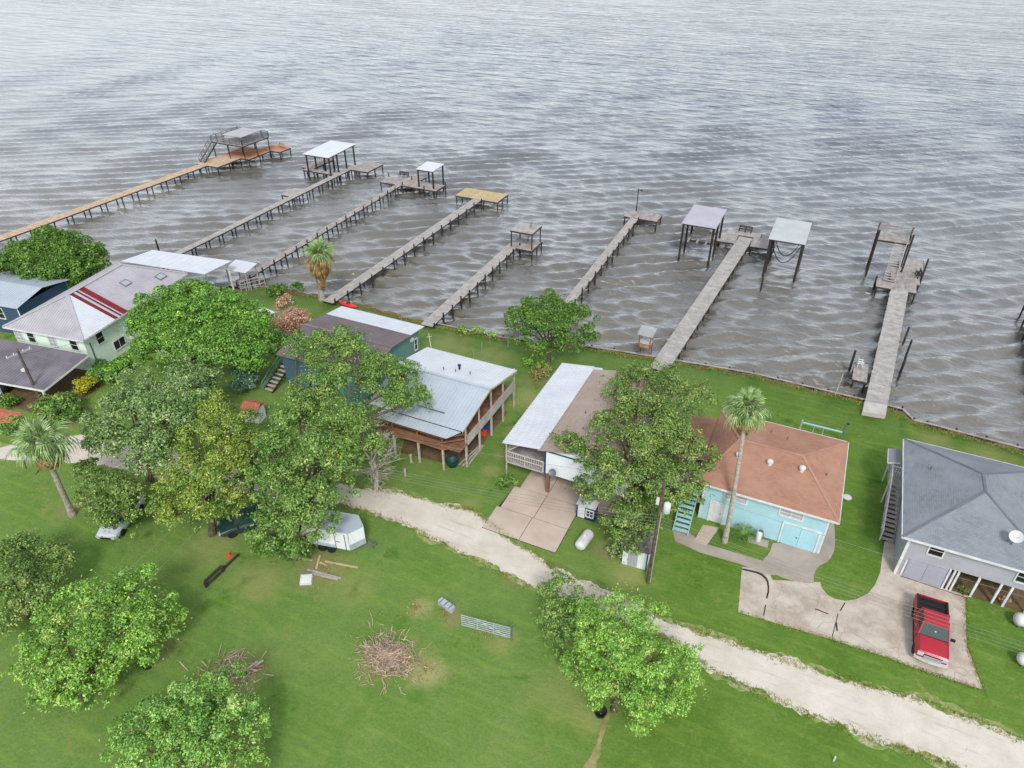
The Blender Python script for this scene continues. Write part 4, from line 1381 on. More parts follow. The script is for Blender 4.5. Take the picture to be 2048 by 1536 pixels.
# roof dish
ds = thing('satellite_dish', 'white satellite dish standing on the charcoal roof', 'satellite dish', (16.35, 43.6, 4.55))
MB().bar((0, 0, -0.1), (0, 0, 0.75), 0.06).build('mast', 'steel_grey', ds)
MB().bar((-0.35, 0.3, -0.0), (0, 0, 0.5), 0.04).build('strut', 'steel_grey', ds)
dish = MB()
prof = [(0.02, 0.0), (0.2, 0.025), (0.36, 0.08), (0.42, 0.12), (0.40, 0.11), (0.2, 0.01), (0.02, -0.02)]
dish.lathe(prof, 20)
dsh = dish.mesh('dish'); dsh.materials.append(M['plastic_white'])
dsh.polygons.foreach_set('use_smooth', [True] * len(dsh.polygons))
inst('dish', dsh, ds, (0, -0.05, 0.85), (R(40), R(-12), 0))
MB().bar((0, -0.1, 0.8), (0.05, -0.5, 1.2), 0.03).build('feed_arm', 'steel_grey', ds)

# ------------------------------------------------------------------ white-walled house on posts
h4 = thing('stilt_house', 'tan-roofed house on posts with white ribbed porch roof and white front wall', 'house')
X0, X1, Y0, Y1 = -15.6, -8.6, 39.6, 51.6
wallbox(h4, X0, X1, Y0, Y1, 2.2, 4.55, 'siding_white')
trim(h4, X0 - 0.02, X0 + 0.1, Y0 - 0.03, Y0 - 0.001, 2.2, 4.5, 'navy')
trim(h4, X0 + 0.1, X1, Y0 - 0.03, Y0 - 0.001, 4.4, 4.53, 'navy')
MB().box(X0 + 0.161, X1 - 0.161, Y0 + 0.161, Y1 - 0.161, 2.1, 2.3).build('floor', 'wood_dark', h4)
roof_plane(h4, [(X0 - 0.5, Y1 + 0.3, 4.62), (X0 - 0.5, Y0 - 0.35, 4.62), (-12.1, Y0 - 0.35, 5.5), (-12.1, Y1 + 0.3, 5.5)], 'shingle_tan')
roof_plane(h4, [(X1 + 0.5, Y0 - 0.35, 4.62), (X1 + 0.5, Y1 + 0.3, 4.62), (-12.1, Y1 + 0.3, 5.5), (-12.1, Y0 - 0.35, 5.5)], 'shingle_tan')
MB().bar((-12.1, Y0 - 0.36, 5.52), (-12.1, Y1 + 0.31, 5.52), 0.2, 0.04).build('ridge_cap', 'cap_tan', h4)
for y in (Y0, Y1 - 0.16):
    gb = MB()
    gb.v += [(X0, y, 4.551), (X1, y, 4.551), (-12.1, y, 5.44), (X0, y + 0.16, 4.551), (X1, y + 0.16, 4.551), (-12.1, y + 0.16, 5.44)]
    gb.f += [(0, 1, 2), (5, 4, 3), (0, 3, 4, 1), (1, 4, 5, 2), (2, 5, 3, 0)]
    gb.build('gable', 'siding_white', h4)
roof_plane(h4, [(-19.2, 52.2, 4.25), (-19.2, 39.3, 4.25), (-15.95, 39.3, 4.72), (-15.95, 52.2, 4.72)], 'white_metal', 0.86, 0.29, 0.03, ribh=0.075)
MB().bar((-19.1, 39.5, 4.16), (-19.1, 52.0, 4.16), 0.09, 0.14).build('beam', 'white_board', h4)
for y in (39.7, 43.5, 47.5, 51.6):
    MB().box(-19.06, -18.94, y - .06, y + .06, 2.25, 4.1).build('post', 'wood_post', h4)
    MB().box(-19.05, -18.95, y - .05, y + .05, 0, 2.05).build('post', 'wood_post', h4)
mb = MB()
planks_along(mb, (-17.35, 39.6), (-17.35, 51.8), 3.4, 2.24)
mb.build('porch_floor', 'wood_grey', h4)['kind'] = 'stuff'
for y in (39.7, 45.7, 51.7):
    MB().box(-19.05, -15.7, y - .05, y + .05, 2.0, 2.19).build('joist', 'wood_grey_light', h4)
railing(h4, [(-19.0, 51.6, 2.25), (-19.0, 39.72, 2.25)], 0.95, 2, 2.0, 'white_board', 0.2)
railing(h4, [(-18.95, 39.66, 2.25), (-15.75, 39.66, 2.25)], 0.95, 2, 1.6, 'white_board', 0.2)
MB().bar((-18.95, 39.72, 3.2), (-17.9, 39.72, 4.1), 0.07).build('brace', 'wood_post', h4)
MB().box(-15.5, -15.24, 39.7, 39.96, 0, 2.1).build('post', 'wood_brown', h4)
for x in (-12.3, -8.9):
    MB().box(x - 0.12, x + 0.12, 39.7, 39.94, 0, 2.1).build('post', 'wood_brown', h4)
for x in (-15.3, -12.3, -8.9):
    for y in (45.5, 51.2):
        MB().box(x - 0.1, x + 0.1, y - 0.1, y + 0.1, 0, 2.1).build('post', 'wood_brown', h4)
MB().box(-15.2, -8.8, 46.6, 46.72, 0, 2.099).build('wall', 'siding_brown', h4)
vent(h4, -13.6, 42.6, 5.05, 1)
vent(h4, -14.2, 44.8, 4.95, 1)
dd = thing('satellite_dish', 'grey satellite dish on the white front wall', 'satellite dish', (-14.75, 39.45, 2.45))
MB().bar((0, 0.12, 0), (0, -0.12, 0.2), 0.05).build('mast', 'steel_grey', dd)
dm2 = dsh.copy(); dm2.materials.clear(); dm2.materials.append(M['steel_grey'])
inst('dish', dm2, dd, (0, -0.2, 0.3), (R(55), 0, R(-10)), (0.8, 0.8, 0.8))
# white and navy storage cabinet on the slab
sc_ = thing('storage_cabinet', 'white and navy storage cabinet at the slab edge under the big tree', 'cabinet', (-11.5, 38.5, 0.0))
MB().box(-0.75, 0.75, -0.35, 0.45, 0.06, 1.4).build('body', 'navy', sc_)
MB().box(-0.62, -0.05, -0.38, -0.351, 0.15, 1.32).build('door', 'white_paint', sc_)
window(sc_, 'f', 0.36, 0.5, 0.5, 1.1, -0.35, (2, 2))
MB().box(-0.8, 0.8, -0.42, 0.5, 1.402, 1.46).build('top', 'white_paint', sc_)

# ------------------------------------------------------------------ metal-roofed house on stilts with brown deck
h3 = thing('stilt_house', 'stilt house with pale metal gable roof and brown wraparound deck', 'house')
DZ = 2.5
roof_plane(h3, [(-31.8, 39.0, 4.45), (-22.6, 39.0, 4.45), (-22.4, 43.7, 5.75), (-31.8, 43.7, 5.75)], 'pale_metal', 0.92, 0.31, 0.03, ribh=0.03)
roof_plane(h3, [(-22.3, 48.9, 4.6), (-31.8, 48.9, 4.6), (-31.8, 43.72, 5.77), (-22.4, 43.72, 5.77)], 'white_metal', 0.92, 0.31, 0.03, ribh=0.02)  # lighter metal than the front slope: sky glare put into its colour
MB().bar((-31.85, 43.71, 5.79), (-22.35, 43.71, 5.79), 0.3, 0.03).build('ridge_cap', 'pale_metal', h3)
roof_plane(h3, [(-30.4, 38.0, 4.12), (-23.6, 38.0, 4.12), (-22.75, 38.98, 4.36), (-30.4, 38.98, 4.36)], 'pale_metal', 0.9, 0.3, 0.03, ribh=0.03)
MB().bar((-27.5, 40.15, 4.82), (-24.9, 40.15, 4.82), 0.12, 0.05).build('roof_flashing', 'steel_grey', h3)
for p, q in (((-22.62, 39.0, 4.36), (-22.42, 43.7, 5.66)), ((-22.42, 43.72, 5.66), (-22.32, 48.9, 4.5))):
    MB().bar(p, q, 0.06, 0.16).build('barge_board', 'wood_post', h3)
wallbox(h3, -31.4, -24.6, 40.8, 48.2, DZ + 0.05, 4.75, 'siding_brown')
gb = MB()
gb.v += [(-24.75, 40.8, 4.751), (-24.75, 48.2, 4.751), (-24.75, 43.71, 5.6), (-24.6, 40.8, 4.751), (-24.6, 48.2, 4.751), (-24.6, 43.71, 5.6)]
gb.f += [(0, 1, 2), (5, 4, 3), (0, 3, 4, 1), (1, 4, 5, 2), (2, 5, 3, 0)]
gb.build('gable', 'siding_brown', h3)
mb = MB()
planks_along(mb, (-30.8, 39.7), (-22.7, 39.7), 2.2, DZ)
planks_along(mb, (-23.65, 40.85), (-23.65, 49.2), 1.9, DZ)
mb.build('deck', 'wood_brown', h3)['kind'] = 'stuff'
MB().box(-31.0, -24.4, 38.55, 38.62, DZ - 0.3, DZ - 0.06).build('rim_board', 'wood_brown', h3)
MB().bar((-24.4, 38.58, DZ - 0.18), (-22.8, 39.85, DZ - 0.18), 0.06, 0.24).build('rim_board', 'wood_brown', h3)
for x, y in ((-29.2, 38.6), (-26.75, 38.6), (-24.4, 38.65), (-22.85, 39.9), (-22.8, 42.25), (-22.8, 44.55), (-22.75, 46.85), (-22.7, 49.15)):
    MB().box(x - .08, x + .08, y - .08, y + .08, 0, DZ - 0.31).build('post', 'wood_post', h3)
    zt = 4.2 if y < 39 else (4.45 + (y - 39) * 0.277 if y < 43.7 else 4.6 + (48.9 - min(y, 48.8)) * 0.226) - 0.1
    MB().box(x - .06, x + .06, y - .06, y + .06, DZ + 0.01, zt - 0.02).build('post', 'wood_brown' if y < 39 else 'wood_post', h3)
for z in (DZ + 0.5, DZ + 1.0):
    MB().bar((-30.9, 38.52, z), (-24.4, 38.56, z), 0.05, 0.13).build('rail', 'wood_brown', h3)
    MB().bar((-24.4, 38.56, z), (-22.88, 39.82, z), 0.05, 0.13).build('rail', 'wood_brown', h3)
for k in range(3):
    MB().bar((-30.9, 38.62, DZ + 0.12 + k * 0.1), (-24.4, 38.64, DZ + 0.12 + k * 0.1), 0.03, 0.085).build('rail_board', 'wood_brown', h3)
for k in range(5):
    MB().bar((-22.72, 39.95, DZ - 0.12 + k * 0.21), (-22.62, 49.2, DZ - 0.12 + k * 0.21), 0.03, 0.2).build('rail_board', 'white_board', h3)
for x in (-30.8, -28.0, -25.4):
    for y in (42.0, 45.0, 48.0):
        MB().box(x - .1, x + .1, y - .1, y + .1, 0, DZ - 0.1).build('post', 'wood_post', h3)
MB().box(-31.2, -24.6, 47.0, 47.1, 0, DZ - 0.1).build('wall', 'siding_brown', h3)
for x, y, z in ((-27.7, 45.0, 5.48), (-26.6, 45.2, 5.44), (-25.3, 45.5, 5.4)):
    vent(h3, x, y, z, 1)
MB().lathe([(0.09, -0.1), (0.09, 0.35), (0.16, 0.38), (0.16, 0.46)], 10, (-26.6, 45.9, 5.3)).build('flue', 'black_plastic', h3)
an = thing('antenna_mast', 'thin white antenna at the back corner of the pale metal roof', 'antenna', (-31.2, 48.7, 4.6))
MB().bar((0, 0, 0), (-0.3, 0.2, 1.6), 0.04).build('mast', 'plastic_white', an)
MB().bar((-0.45, 0.0, 1.25), (-0.05, 0.3, 1.3), 0.03).build('arm', 'plastic_white', an)
window(h3, 'r', 42.8, 0.8, 3.2, 4.2, -24.6, (1, 2))
window(h3, 'r', 46.6, 0.8, 3.2, 4.2, -24.6, (1, 2))
# things under the deck
tub = MB().lathe([(0.42, 0), (0.55, 0.5), (0.58, 0.55), (0.5, 0.5), (0.4, 0.08)], 16)
tag(tub.build('tub', 'green_plastic', None, (-24.04, 39.46, 0.00), True), 'dark green tub behind the front corner post of the stilt house', 'tub')
tb = thing('folding_table', 'grey folding table in the shade under the brown deck', 'table', (-24.6, 40.6, 0))
MB().box(-0.9, 0.9, -0.4, 0.4, 0.70, 0.75).build('table_top', 'steel_grey', tb)
for x in (-0.8, 0.8):
    for y in (-0.33, 0.33):
        MB().box(x - .02, x + .02, y - .02, y + .02, 0, 0.70).build('leg', 'steel_grey', tb)
bx_ = MB().box(-0.35, 0.35, -0.25, 0.25, 0, 0.5).box(-0.38, 0.38, -0.28, 0.28, 0.502, 0.56)
tag(bx_.build('storage_tote', 'blue_plastic', None, (-23.71, 44.79, 0.00)), 'blue plastic tote under the side deck of the stilt house', 'tote')
ct = MB().box(-0.25, 0.25, -0.2, 0.2, 0, 0.35).box(-0.27, 0.27, -0.22, 0.22, 0.352, 0.4)
tag(ct.build('crate', 'orange', None, (-23.55, 44.38, 0.00)), 'orange crate beside the blue tote', 'crate')
for k in range(3):
    b_ = MB().box(-1.6, 1.6, -0.07, 0.07, 0, 0.05)
    tag(b_.build('board', 'wood_grey_light', None, (-23.3 + 0.25 * k, 41.3, 0.012), rz=R(82 + 4 * k)), ['long pale board lying below the front corner of the stilt house', 'middle one of three boards lying below the stilt house corner', 'board nearest the grass among three below the stilt house'][k], 'board', 'boards under the stilt house')

# ------------------------------------------------------------------ teal house behind the big tree
h2 = thing('raised_house', 'teal house with dark roof and white lean-to roof behind the big tree', 'house')
wallbox(h2, -45.0, -35.3, 43.4, 52.9, 0, 3.45, 'siding_teal')
roof_plane(h2, [(-45.5, 43.0, 3.5), (-34.9, 43.0, 3.5), (-34.9, 47.6, 4.5), (-45.5, 47.6, 4.5)], 'shingle_dark')
roof_plane(h2, [(-34.9, 50.9, 4.05), (-45.5, 50.9, 4.05), (-45.5, 47.62, 4.5), (-34.9, 47.62, 4.5)], 'shingle_dark')
roof_plane(h2, [(-34.9, 53.5, 3.75), (-45.3, 53.5, 3.75), (-45.3, 50.92, 4.1), (-34.9, 50.92, 4.1)], 'white_metal', 0.9, 0.3, 0.03, ribh=0.03)
MB().bar((-45.5, 47.61, 4.52), (-34.9, 47.61, 4.52), 0.2, 0.04).build('ridge_cap', 'grey_metal', h2)
gb = MB()
gb.v += [(-35.45, 43.4, 3.451), (-35.45, 52.9, 3.451), (-35.45, 52.9, 3.72), (-35.45, 47.6, 4.42), (-35.3, 43.4, 3.451), (-35.3, 52.9, 3.451), (-35.3, 52.9, 3.72), (-35.3, 47.6, 4.42)]
gb.f += [(3, 2, 1, 0), (4, 5, 6, 7), (0, 1, 5, 4), (1, 2, 6, 5), (2, 3, 7, 6), (3, 0, 4, 7)]
gb.build('gable', 'siding_teal', h2)
window(h2, 'r', 52.2, 0.45, 1.6, 2.8, -35.3, (1, 2))
MB().box(-35.28, -35.1, 51.2, 51.7, 3.0, 3.3).build('wall_lamp', 'plastic_white', h2)
vent(h2, -41.2, 46.9, 4.4)
vent(h2, -36.2, 46.0, 4.2, 1)
MB().box(-46.6, -45.02, 45.2, 50.5, 1.85, 1.95).build('porch_floor', 'wood_grey', h2)
MB().box(-45.0, -42.0, 43.3, 43.398, 0.05, 3.4).build('wall_panel', 'siding_steel', h2)
stairs(h2, (-45.8, 41.3, 0), (-45.8, 45.2, 1.9), 1.1, 9, 'white_board', 'wood_dark', (1,), 'siding_teal')

# ------------------------------------------------------------------ mint house
h1 = thing('raised_house', 'mint two-level house with old metal hip roof and red patched strip', 'house', (-63.7, 36.2, 0), 8.5)
# local: x from -10 to 0, y from 0 to 16
wallbox(h1, -9.5, -0.5, 0.5, 15.5, 0, 4.0, 'siding_mint')
ZE, ZR = 4.1, 6.3
A, B = (-5.0, 4.3, ZR), (-5.0, 13.0, ZR)
roof_plane(h1, [(-10, 0, ZE), (0, 0, ZE), A], 'old_metal', 0.95, 0.3, 0.03, ribh=0.03)
# right slope in three lengths: pale, red-patched strip, old
def rs(y0, y1, mat, name='roof_panel'):
    # slope between eave x=0 and ridge/hip
    def top(y):
        return Vector((-5.0, y, ZR)) if y >= 4.3 else Vector((-5.0 * y / 4.3, y, ZE + (ZR - ZE) * y / 4.3))
    poly = [(0, y0, ZE), (0, y1, ZE), tuple(top(y1)), tuple(top(y0))] if y0 > 0.01 else [(0, 0, ZE), (0, y1, ZE), tuple(top(y1))]
    if y0 < 4.3 < y1:
        poly = poly[:2] + [tuple(top(y1)), (-5.0, 4.3, ZR)] + ([tuple(top(y0))] if y0 > 0.01 else [])
    roof_plane(h1, poly, mat, 0.95, 0.3, 0.03, ribh=0.03)
rs(0, 4.5, 'white_metal')
for k, (y0, y1, mt) in enumerate(((4.505, 4.95, 'red_metal'), (4.955, 5.25, 'pale_metal'), (5.255, 5.5, 'red_metal'), (5.505, 5.68, 'pale_metal'), (5.685, 6.4, 'red_metal'))):
    roof_plane(h1, [(0, y0, ZE), (0, y1, ZE), (-5, y1, ZR), (-5, y0, ZR)], mt, 3.0, 3.0, 0.03)
rs(6.405, 12.0, 'old_metal')
roof_plane(h1, [(0, 12.005, ZE), (0, 16, ZE), (-5, 12.005, ZR)], 'old_metal', 0.95, 0.3, 0.03, ribh=0.03)
roof_plane(h1, [(0, 16, ZE), (-10, 16, ZE), (-5, 12.005, ZR)], 'old_metal', 0.95, 0.3, 0.03, ribh=0.03)
roof_plane(h1, [(-10, 16, ZE), (-10, 0, ZE), A, (-5, 12.0, ZR)], 'old_metal', 0.95, 0.3, 0.03, ribh=0.03)
for a, b in ((A, (0, 0, ZE)), (A, (-10, 0, ZE)), (A, (-5, 12, ZR)), ((-5, 12, ZR), (0, 16, ZE)), ((-5, 12, ZR), (-10, 16, ZE))):
    MB().bar((a[0], a[1], a[2] + .03), (b[0], b[1], b[2] + .03), 0.36, 0.03).build('ridge_cap', 'old_metal', h1)
for p, q in (((-10, -.02, ZE - .08), (0, -.02, ZE - .08)), ((.02, 0, ZE - .08), (.02, 16, ZE - .08)), ((-10.02, 0, ZE - .08), (-10.02, 16, ZE - .08))):
    MB().bar(p, q, 0.04, 0.18).build('fascia', 'white_paint', h1)
for y0, y1, x0, x1 in ((9.3, 10.3, -3.2, -2.4), (12.8, 13.9, -1.7, -0.9)):
    zz = lambda x: ZE + (ZR - ZE) * (-x / 5.0)
    s_ = MB()
    s_.slab([(x1, y0, zz(x1) + .09), (x1, y1, zz(x1) + .09), (x0, y1, zz(x0) + .09), (x0, y0, zz(x0) + .09)], 0.08)
    sk = s_.build('skylight', 'steel_grey', h1)
    g_ = MB()
    g_.slab([(x1 - .1, y0 + .1, zz(x1 - .1) + .1), (x1 - .1, y1 - .1, zz(x1 - .1) + .1), (x0 + .1, y1 - .1, zz(x0 + .1) + .1), (x0 + .1, y0 + .1, zz(x0 + .1) + .1)], 0.02)
    g_.build('pane', 'glass_pale', sk)
for c, gl in ((-8.9, 'glass_pale'), (-7.3, 'glass_dark'), (-4.6, 'glass_pale'), (-1.9, 'glass_dark')):
    window(h1, 'f', c, 0.85, 2.45, 3.6, 0.5, (2, 3) if gl == 'glass_pale' else (1, 2), gl)
for c in (2.4, 7.6):
    window(h1, 'r', c, 0.85, 2.45, 3.6, -0.5, (1, 2))
window(h1, 'r', 4.4, 1.5, 0.75, 1.7, -0.5, (2, 1))
window(h1, 'r', 8.5, 1.5, 0.75, 1.7, -0.5, (2, 1))
trim(h1, -0.62, -0.48, 0.47, 0.499, 0, 4.0)
MB().box(-0.499, -0.44, 1.0, 1.12, 0, 3.2).build('downpipe', 'steel_grey', h1)
MB().box(-0.499, -0.1, 5.9, 6.7, 0.9, 1.5).build('window_cooler', 'plastic_white', h1)
# rear porch roof, bright white
roof_plane(h1, [(2.4, 16.0, 4.32), (-9.4, 16.2, 4.32), (-8.4, 20.4, 4.1), (2.9, 20.4, 4.1)], 'white_metal', 1.0, 5.0, 0.05, ribh=0.01)
for x in (-8.0, -4.6, -1.2, 2.4):
    MB().box(x - .07, x + .07, 20.1, 20.24, 0, 3.9).build('post', 'white_paint', h1)
MB().box(-8.6, 2.5, 16.0, 20.3, 0.02, 0.3).build('porch_floor', 'concrete', h1)
# carport
roof_plane(h1, [(-11.5, -6.2, 2.15), (0.3, -5.9, 2.15), (0.5, -0.3, 2.75), (-11.5, -0.3, 2.75)], 'grey_metal', 1.1, 0.37, 0.04, ribh=0.02, name='carport_roof_panel')
MB().bar((-11.5, -6.22, 2.08), (0.3, -5.92, 2.08), 0.05, 0.2).build('fascia', 'white_paint', h1)
MB().bar((0.32, -5.9, 2.08), (0.52, -0.3, 2.66), 0.05, 0.16).build('fascia', 'white_paint', h1)
for x in (-10.8, -5.6, 0.1):
    MB().box(x - .09, x + .09, -5.95, -5.77, 0, 2.05).build('post', 'white_paint', h1)
rv = MB().lathe([(0.12, 0), (0.12, 0.14), (0.26, 0.16), (0.26, 0.3)], 12, (-3.7, -4.1, 2.37))
rv.build('roof_vent', 'plastic_white', h1)

# navy house at the left edge
h0 = thing('raised_house', 'navy-blue house with pale roof cut off by the left edge', 'house', (-76.6, 38.2, 0), 8.5)
wallbox(h0, -9, -0.4, 0.4, 7.0, 0, 3.7, 'siding_navy')
roof_plane(h0, [(-9.4, 0, 3.75), (0, 0, 3.75), (0, 3.7, 4.5), (-9.4, 3.7, 4.5)], 'pale_metal', 0.95, 0.32, 0.03)
roof_plane(h0, [(0, 7.4, 3.75), (-9.4, 7.4, 3.75), (-9.4, 3.72, 4.5), (0, 3.72, 4.5)], 'pale_metal', 0.95, 0.32, 0.03)
trim(h0, -0.52, -0.38, 0.36, 0.399, 0, 3.6)
window(h0, 'f', -3.2, 0.8, 1.9, 3.1, 0.4, (1, 2))

# small red-roofed shed between the trees
shd = thing('garden_shed', 'small shed with terracotta roof between the two trees', 'shed', (-43.85, 37.40, 0.00), 10)
wallbox(shd, -0.75, 0.75, -0.6, 0.6, 0, 1.5, 'siding_white', t=0.08)
roof_plane(shd, [(-.9, -.8, 1.5), (.9, -.8, 1.5), (.9, 0, 1.9), (-.9, 0, 1.9)], 'terracotta', 0.6, 0.3, 0.03)
roof_plane(shd, [(.9, .8, 1.5), (-.9, .8, 1.5), (-.9, 0.01, 1.9), (.9, 0.01, 1.9)], 'terracotta', 0.6, 0.3, 0.03)
# grey shed under the big tree by the utility pole
sh2 = thing('garden_shed', 'weathered grey shed under the big tree beside the utility pole', 'shed', (-6.7, 36.0, 0), 4)
wallbox(sh2, -0.9, 0.9, -0.8, 1.2, 0, 1.7, 'siding_white', t=0.08)
roof_plane(sh2, [(-1.1, 1.5, 1.72), (-1.1, -1.0, 1.72), (1.1, -1.0, 1.95), (1.1, 1.5, 1.95)], 'grey_metal', 0.8, 0.4, 0.03)
MB().box(-0.5, 0.2, -0.83, -0.801, 0.05, 1.5).build('door', 'siding_grey', sh2)
trim(sh2, 0.84, 0.92, -0.84, -0.802, 0, 1.7, 'navy')
# dock gate shelter by the mint house
ds_ = thing('dock_shelter', 'small white-roofed shelter by the water beside the mint house', 'shelter', (-64.3, 58.4, 0), 5)
roof_plane(ds_, [(-1.6, -1.2, 2.5), (1.6, -1.2, 2.5), (1.6, 1.2, 2.75), (-1.6, 1.2, 2.75)], 'white_metal', 0.8, 0.4, 0.03)
for x in (-1.4, 1.4):
    for y in (-1.0, 1.0):
        MB().box(x - .06, x + .06, y - .06, y + .06, -0.5, 2.5).build('post', 'wood_grey', ds_)
dr = thing('dock_gate', 'grey wooden gate and rails at the foot of the narrow pier', 'gate', (-62.6, 58.0, 0), 60)
for k in range(6):
    MB().box(-1.5 + k * 0.6, -1.4 + k * 0.6, -0.04, 0.04, -0.4, 1.5).build('post', 'wood_grey', dr)
for z in (0.5, 1.0, 1.4):
    MB().box(-1.5, 1.6, -0.07, -0.042, z, z + 0.1).build('rail', 'wood_grey_light', dr)

# ------------------------------------------------------------------ vegetation
def unit(a):
    return a / np.maximum(np.linalg.norm(a, axis=-1, keepdims=True), 1e-6)

def leaf_quads(P_, N_, size, aspect, rng):
    n = len(P_)
    t = rng.normal(size=(n, 3))
    t -= N_ * (t * N_).sum(1, keepdims=True)
    t = unit(t)
    b = np.cross(N_, t)
    L = (size * rng.uniform(0.7, 1.3, n))[:, None]
    W = L * aspect
    fold = N_ * (L * 0.12)
    v = np.stack([P_ - t * L * 0.5 - fold, P_ + b * W * 0.5 + fold, P_ + t * L * 0.5 - fold, P_ - b * W * 0.5 + fold], 1).reshape(-1, 3)
    f = np.arange(n * 4).reshape(-1, 4)
    return v, f

def lobes_points(lobes, dens, rng, sub=0.38, flat=0.8, zmin=0.15, open_=0.0):
    Ps, Ns, cl = [], [], []
    for (x, y, z, r) in lobes:
        c = np.array([x, y, z])
        r *= 1.14
        ns = max(6, int(6 + r * r * 3.6))
        for k in range(ns):
            d = unit(rng.normal(size=3)[None])[0]
            if d[2] < -0.25 and rng.random() < 0.6:
                d[2] = -d[2]
            out_ = rng.random() < 0.16
            rad = r * (rng.uniform(0.95, 1.25) if out_ else rng.uniform(0.4, 0.86))
            sc = c + d * rad * np.array([1, 1, flat])
            rs_ = r * sub * (rng.uniform(0.3, 0.6) if out_ else rng.uniform(0.5, 1.15))
            if rng.random() < open_:
                continue
            m = int(4 * math.pi * rs_ * rs_ * dens * rng.uniform(0.7, 1.2))
            if m < 3:
                continue
            q = unit(rng.normal(size=(m, 3)))
            q[:, 2] = np.where((q[:, 2] < -0.2) & (rng.random(m) < 0.7), -q[:, 2], q[:, 2])
            pos = sc + q * (rs_ * rng.uniform(0.45, 1.08, m) ** 0.6)[:, None] * np.array([1, 1, 0.8])
            nr = unit(q * 0.7 + np.array([0, 0, 0.65]) + rng.normal(size=(m, 3)) * 0.45)
            ok = pos[:, 2] > zmin
            Ps.append(pos[ok]); Ns.append(nr[ok])
            cl.append(sc)
        m = int(4 * math.pi * r * r * dens * 0.12 * (1 - open_))
        q = unit(rng.normal(size=(m, 3)))
        q[:, 2] = np.where((q[:, 2] < -0.1) & (rng.random(m) < 0.6), -q[:, 2], q[:, 2])
        pos = c + q * (r * rng.uniform(0.5, 1.12, m))[:, None] * np.array([1, 1, flat])
        nr = unit(q * 0.5 + np.array([0, 0, 0.6]) + rng.normal(size=(m, 3)) * 0.6)
        ok = pos[:, 2] > zmin
        Ps.append(pos[ok]); Ns.append(nr[ok])
    return np.concatenate(Ps), np.concatenate(Ns), cl

def wood(mb, base, top, lobes, clumps, tr, rng, r_):
    """trunk, a limb to every lobe and twigs into the clumps"""
    base, top = Vector(base), Vector(top)
    mid = base.lerp(top, 0.5) + Vector((r_.uniform(-.2, .2), r_.uniform(-.2, .2), 0))
    mb.tube([base - Vector((0, 0, 0.2)), base + Vector((0, 0, 0.15)), mid, top], [tr * 1.5, tr * 1.1, tr * 0.85, tr * 0.65], 9)
    for (x, y, z, r) in lobes:
        c = Vector((x, y, z))
        st = base.lerp(top, r_.uniform(0.55, 1.0))
        m1 = st.lerp(c, 0.5) + Vector((0, 0, 0.15 * (c - st).length)) + Vector((r_.uniform(-.3, .3), r_.uniform(-.3, .3), 0))
        mb.tube([st, m1, c], [tr * 0.45, tr * 0.3, tr * 0.14], 6)
        near = [q for q in clumps if math.dist(q, c) < r * 1.0]
        for q in near[::2]:
            mb.tube([c, (Vector(c) + Vector(q)) / 2 + Vector((0, 0, 0.1)), q], [tr * 0.13, tr * 0.09, 0.015], 4, False)

def tree(name, label, base, lobes, leaf, size, dens, seed, th=None, tr=0.25, bark='bark', sub=0.36, aspect=0.55, flat=0.8, cat='tree', group='trees around the houses', open_=0.1):
    rng = np.random.default_rng(seed)
    r_ = random.Random(seed)
    t = thing(name, label, cat, (base[0], base[1], 0), 0, group)
    lc = [(x - base[0], y - base[1], z, r) for x, y, z, r in lobes]
    P_, N_, cl = lobes_points(lc, dens * 1.5, rng, sub, flat, open_=open_)
    v, f = leaf_quads(P_, N_, size * 0.8, aspect, rng)
    me = npmesh('crown', v, f, leaf)
    o = bpy.data.objects.new('crown', me)
    COL.objects.link(o)
    o.parent = t
    mb = MB()
    mz = sum(q[2] for q in lc) / len(lc)
    mx = sum(q[0] for q in lc) / len(lc)
    my = sum(q[1] for q in lc) / len(lc)
    wood(mb, (0, 0, 0), (mx * 0.35, my * 0.35, th or mz * 0.55), lc, cl, tr, rng, r_)
    mb.build('trunk', bark, t)
    return t, len(f)

NL = 0
def T(*a, **k):
    global NL
    t, n = tree(*a, **k)
    NL += n
    return t

T('oak_tree', 'dark green round-crowned tree at left between navy house and lake', (-82.03, 45.53, 0.00), [(-83.89, 45.17, 4.20, 2.84), (-82.74, 47.96, 5.20, 3.11), (-79.67, 48.79, 4.80, 2.75), (-81.05, 46.21, 4.00, 3.07), (-78.57, 49.66, 4.00, 1.57), (-85.75, 44.01, 4.00, 2.12), (-79.18, 47.26, 3.60, 2.37), (-87.20, 47.37, 4.60, 2.07)], 'leaf_dark', 0.34, 16, 21, tr=0.3)
T('shade_tree', 'bright green tree covering the right end of the mint house', (-52.48, 39.07, 0.00), [(-59.80, 43.23, 5.00, 2.38), (-56.75, 44.99, 6.00, 2.27), (-52.47, 44.39, 6.00, 2.41), (-49.51, 44.03, 5.00, 2.28), (-53.72, 39.41, 5.00, 2.51), (-49.98, 40.13, 5.00, 2.48), (-46.69, 40.95, 4.00, 1.91), (-60.08, 40.64, 4.20, 2.03), (-47.58, 44.32, 3.60, 1.30), (-56.69, 37.99, 3.60, 1.85), (-53.49, 41.49, 6.20, 2.44)], 'leaf_bright', 0.30, 22, 22, tr=0.32)
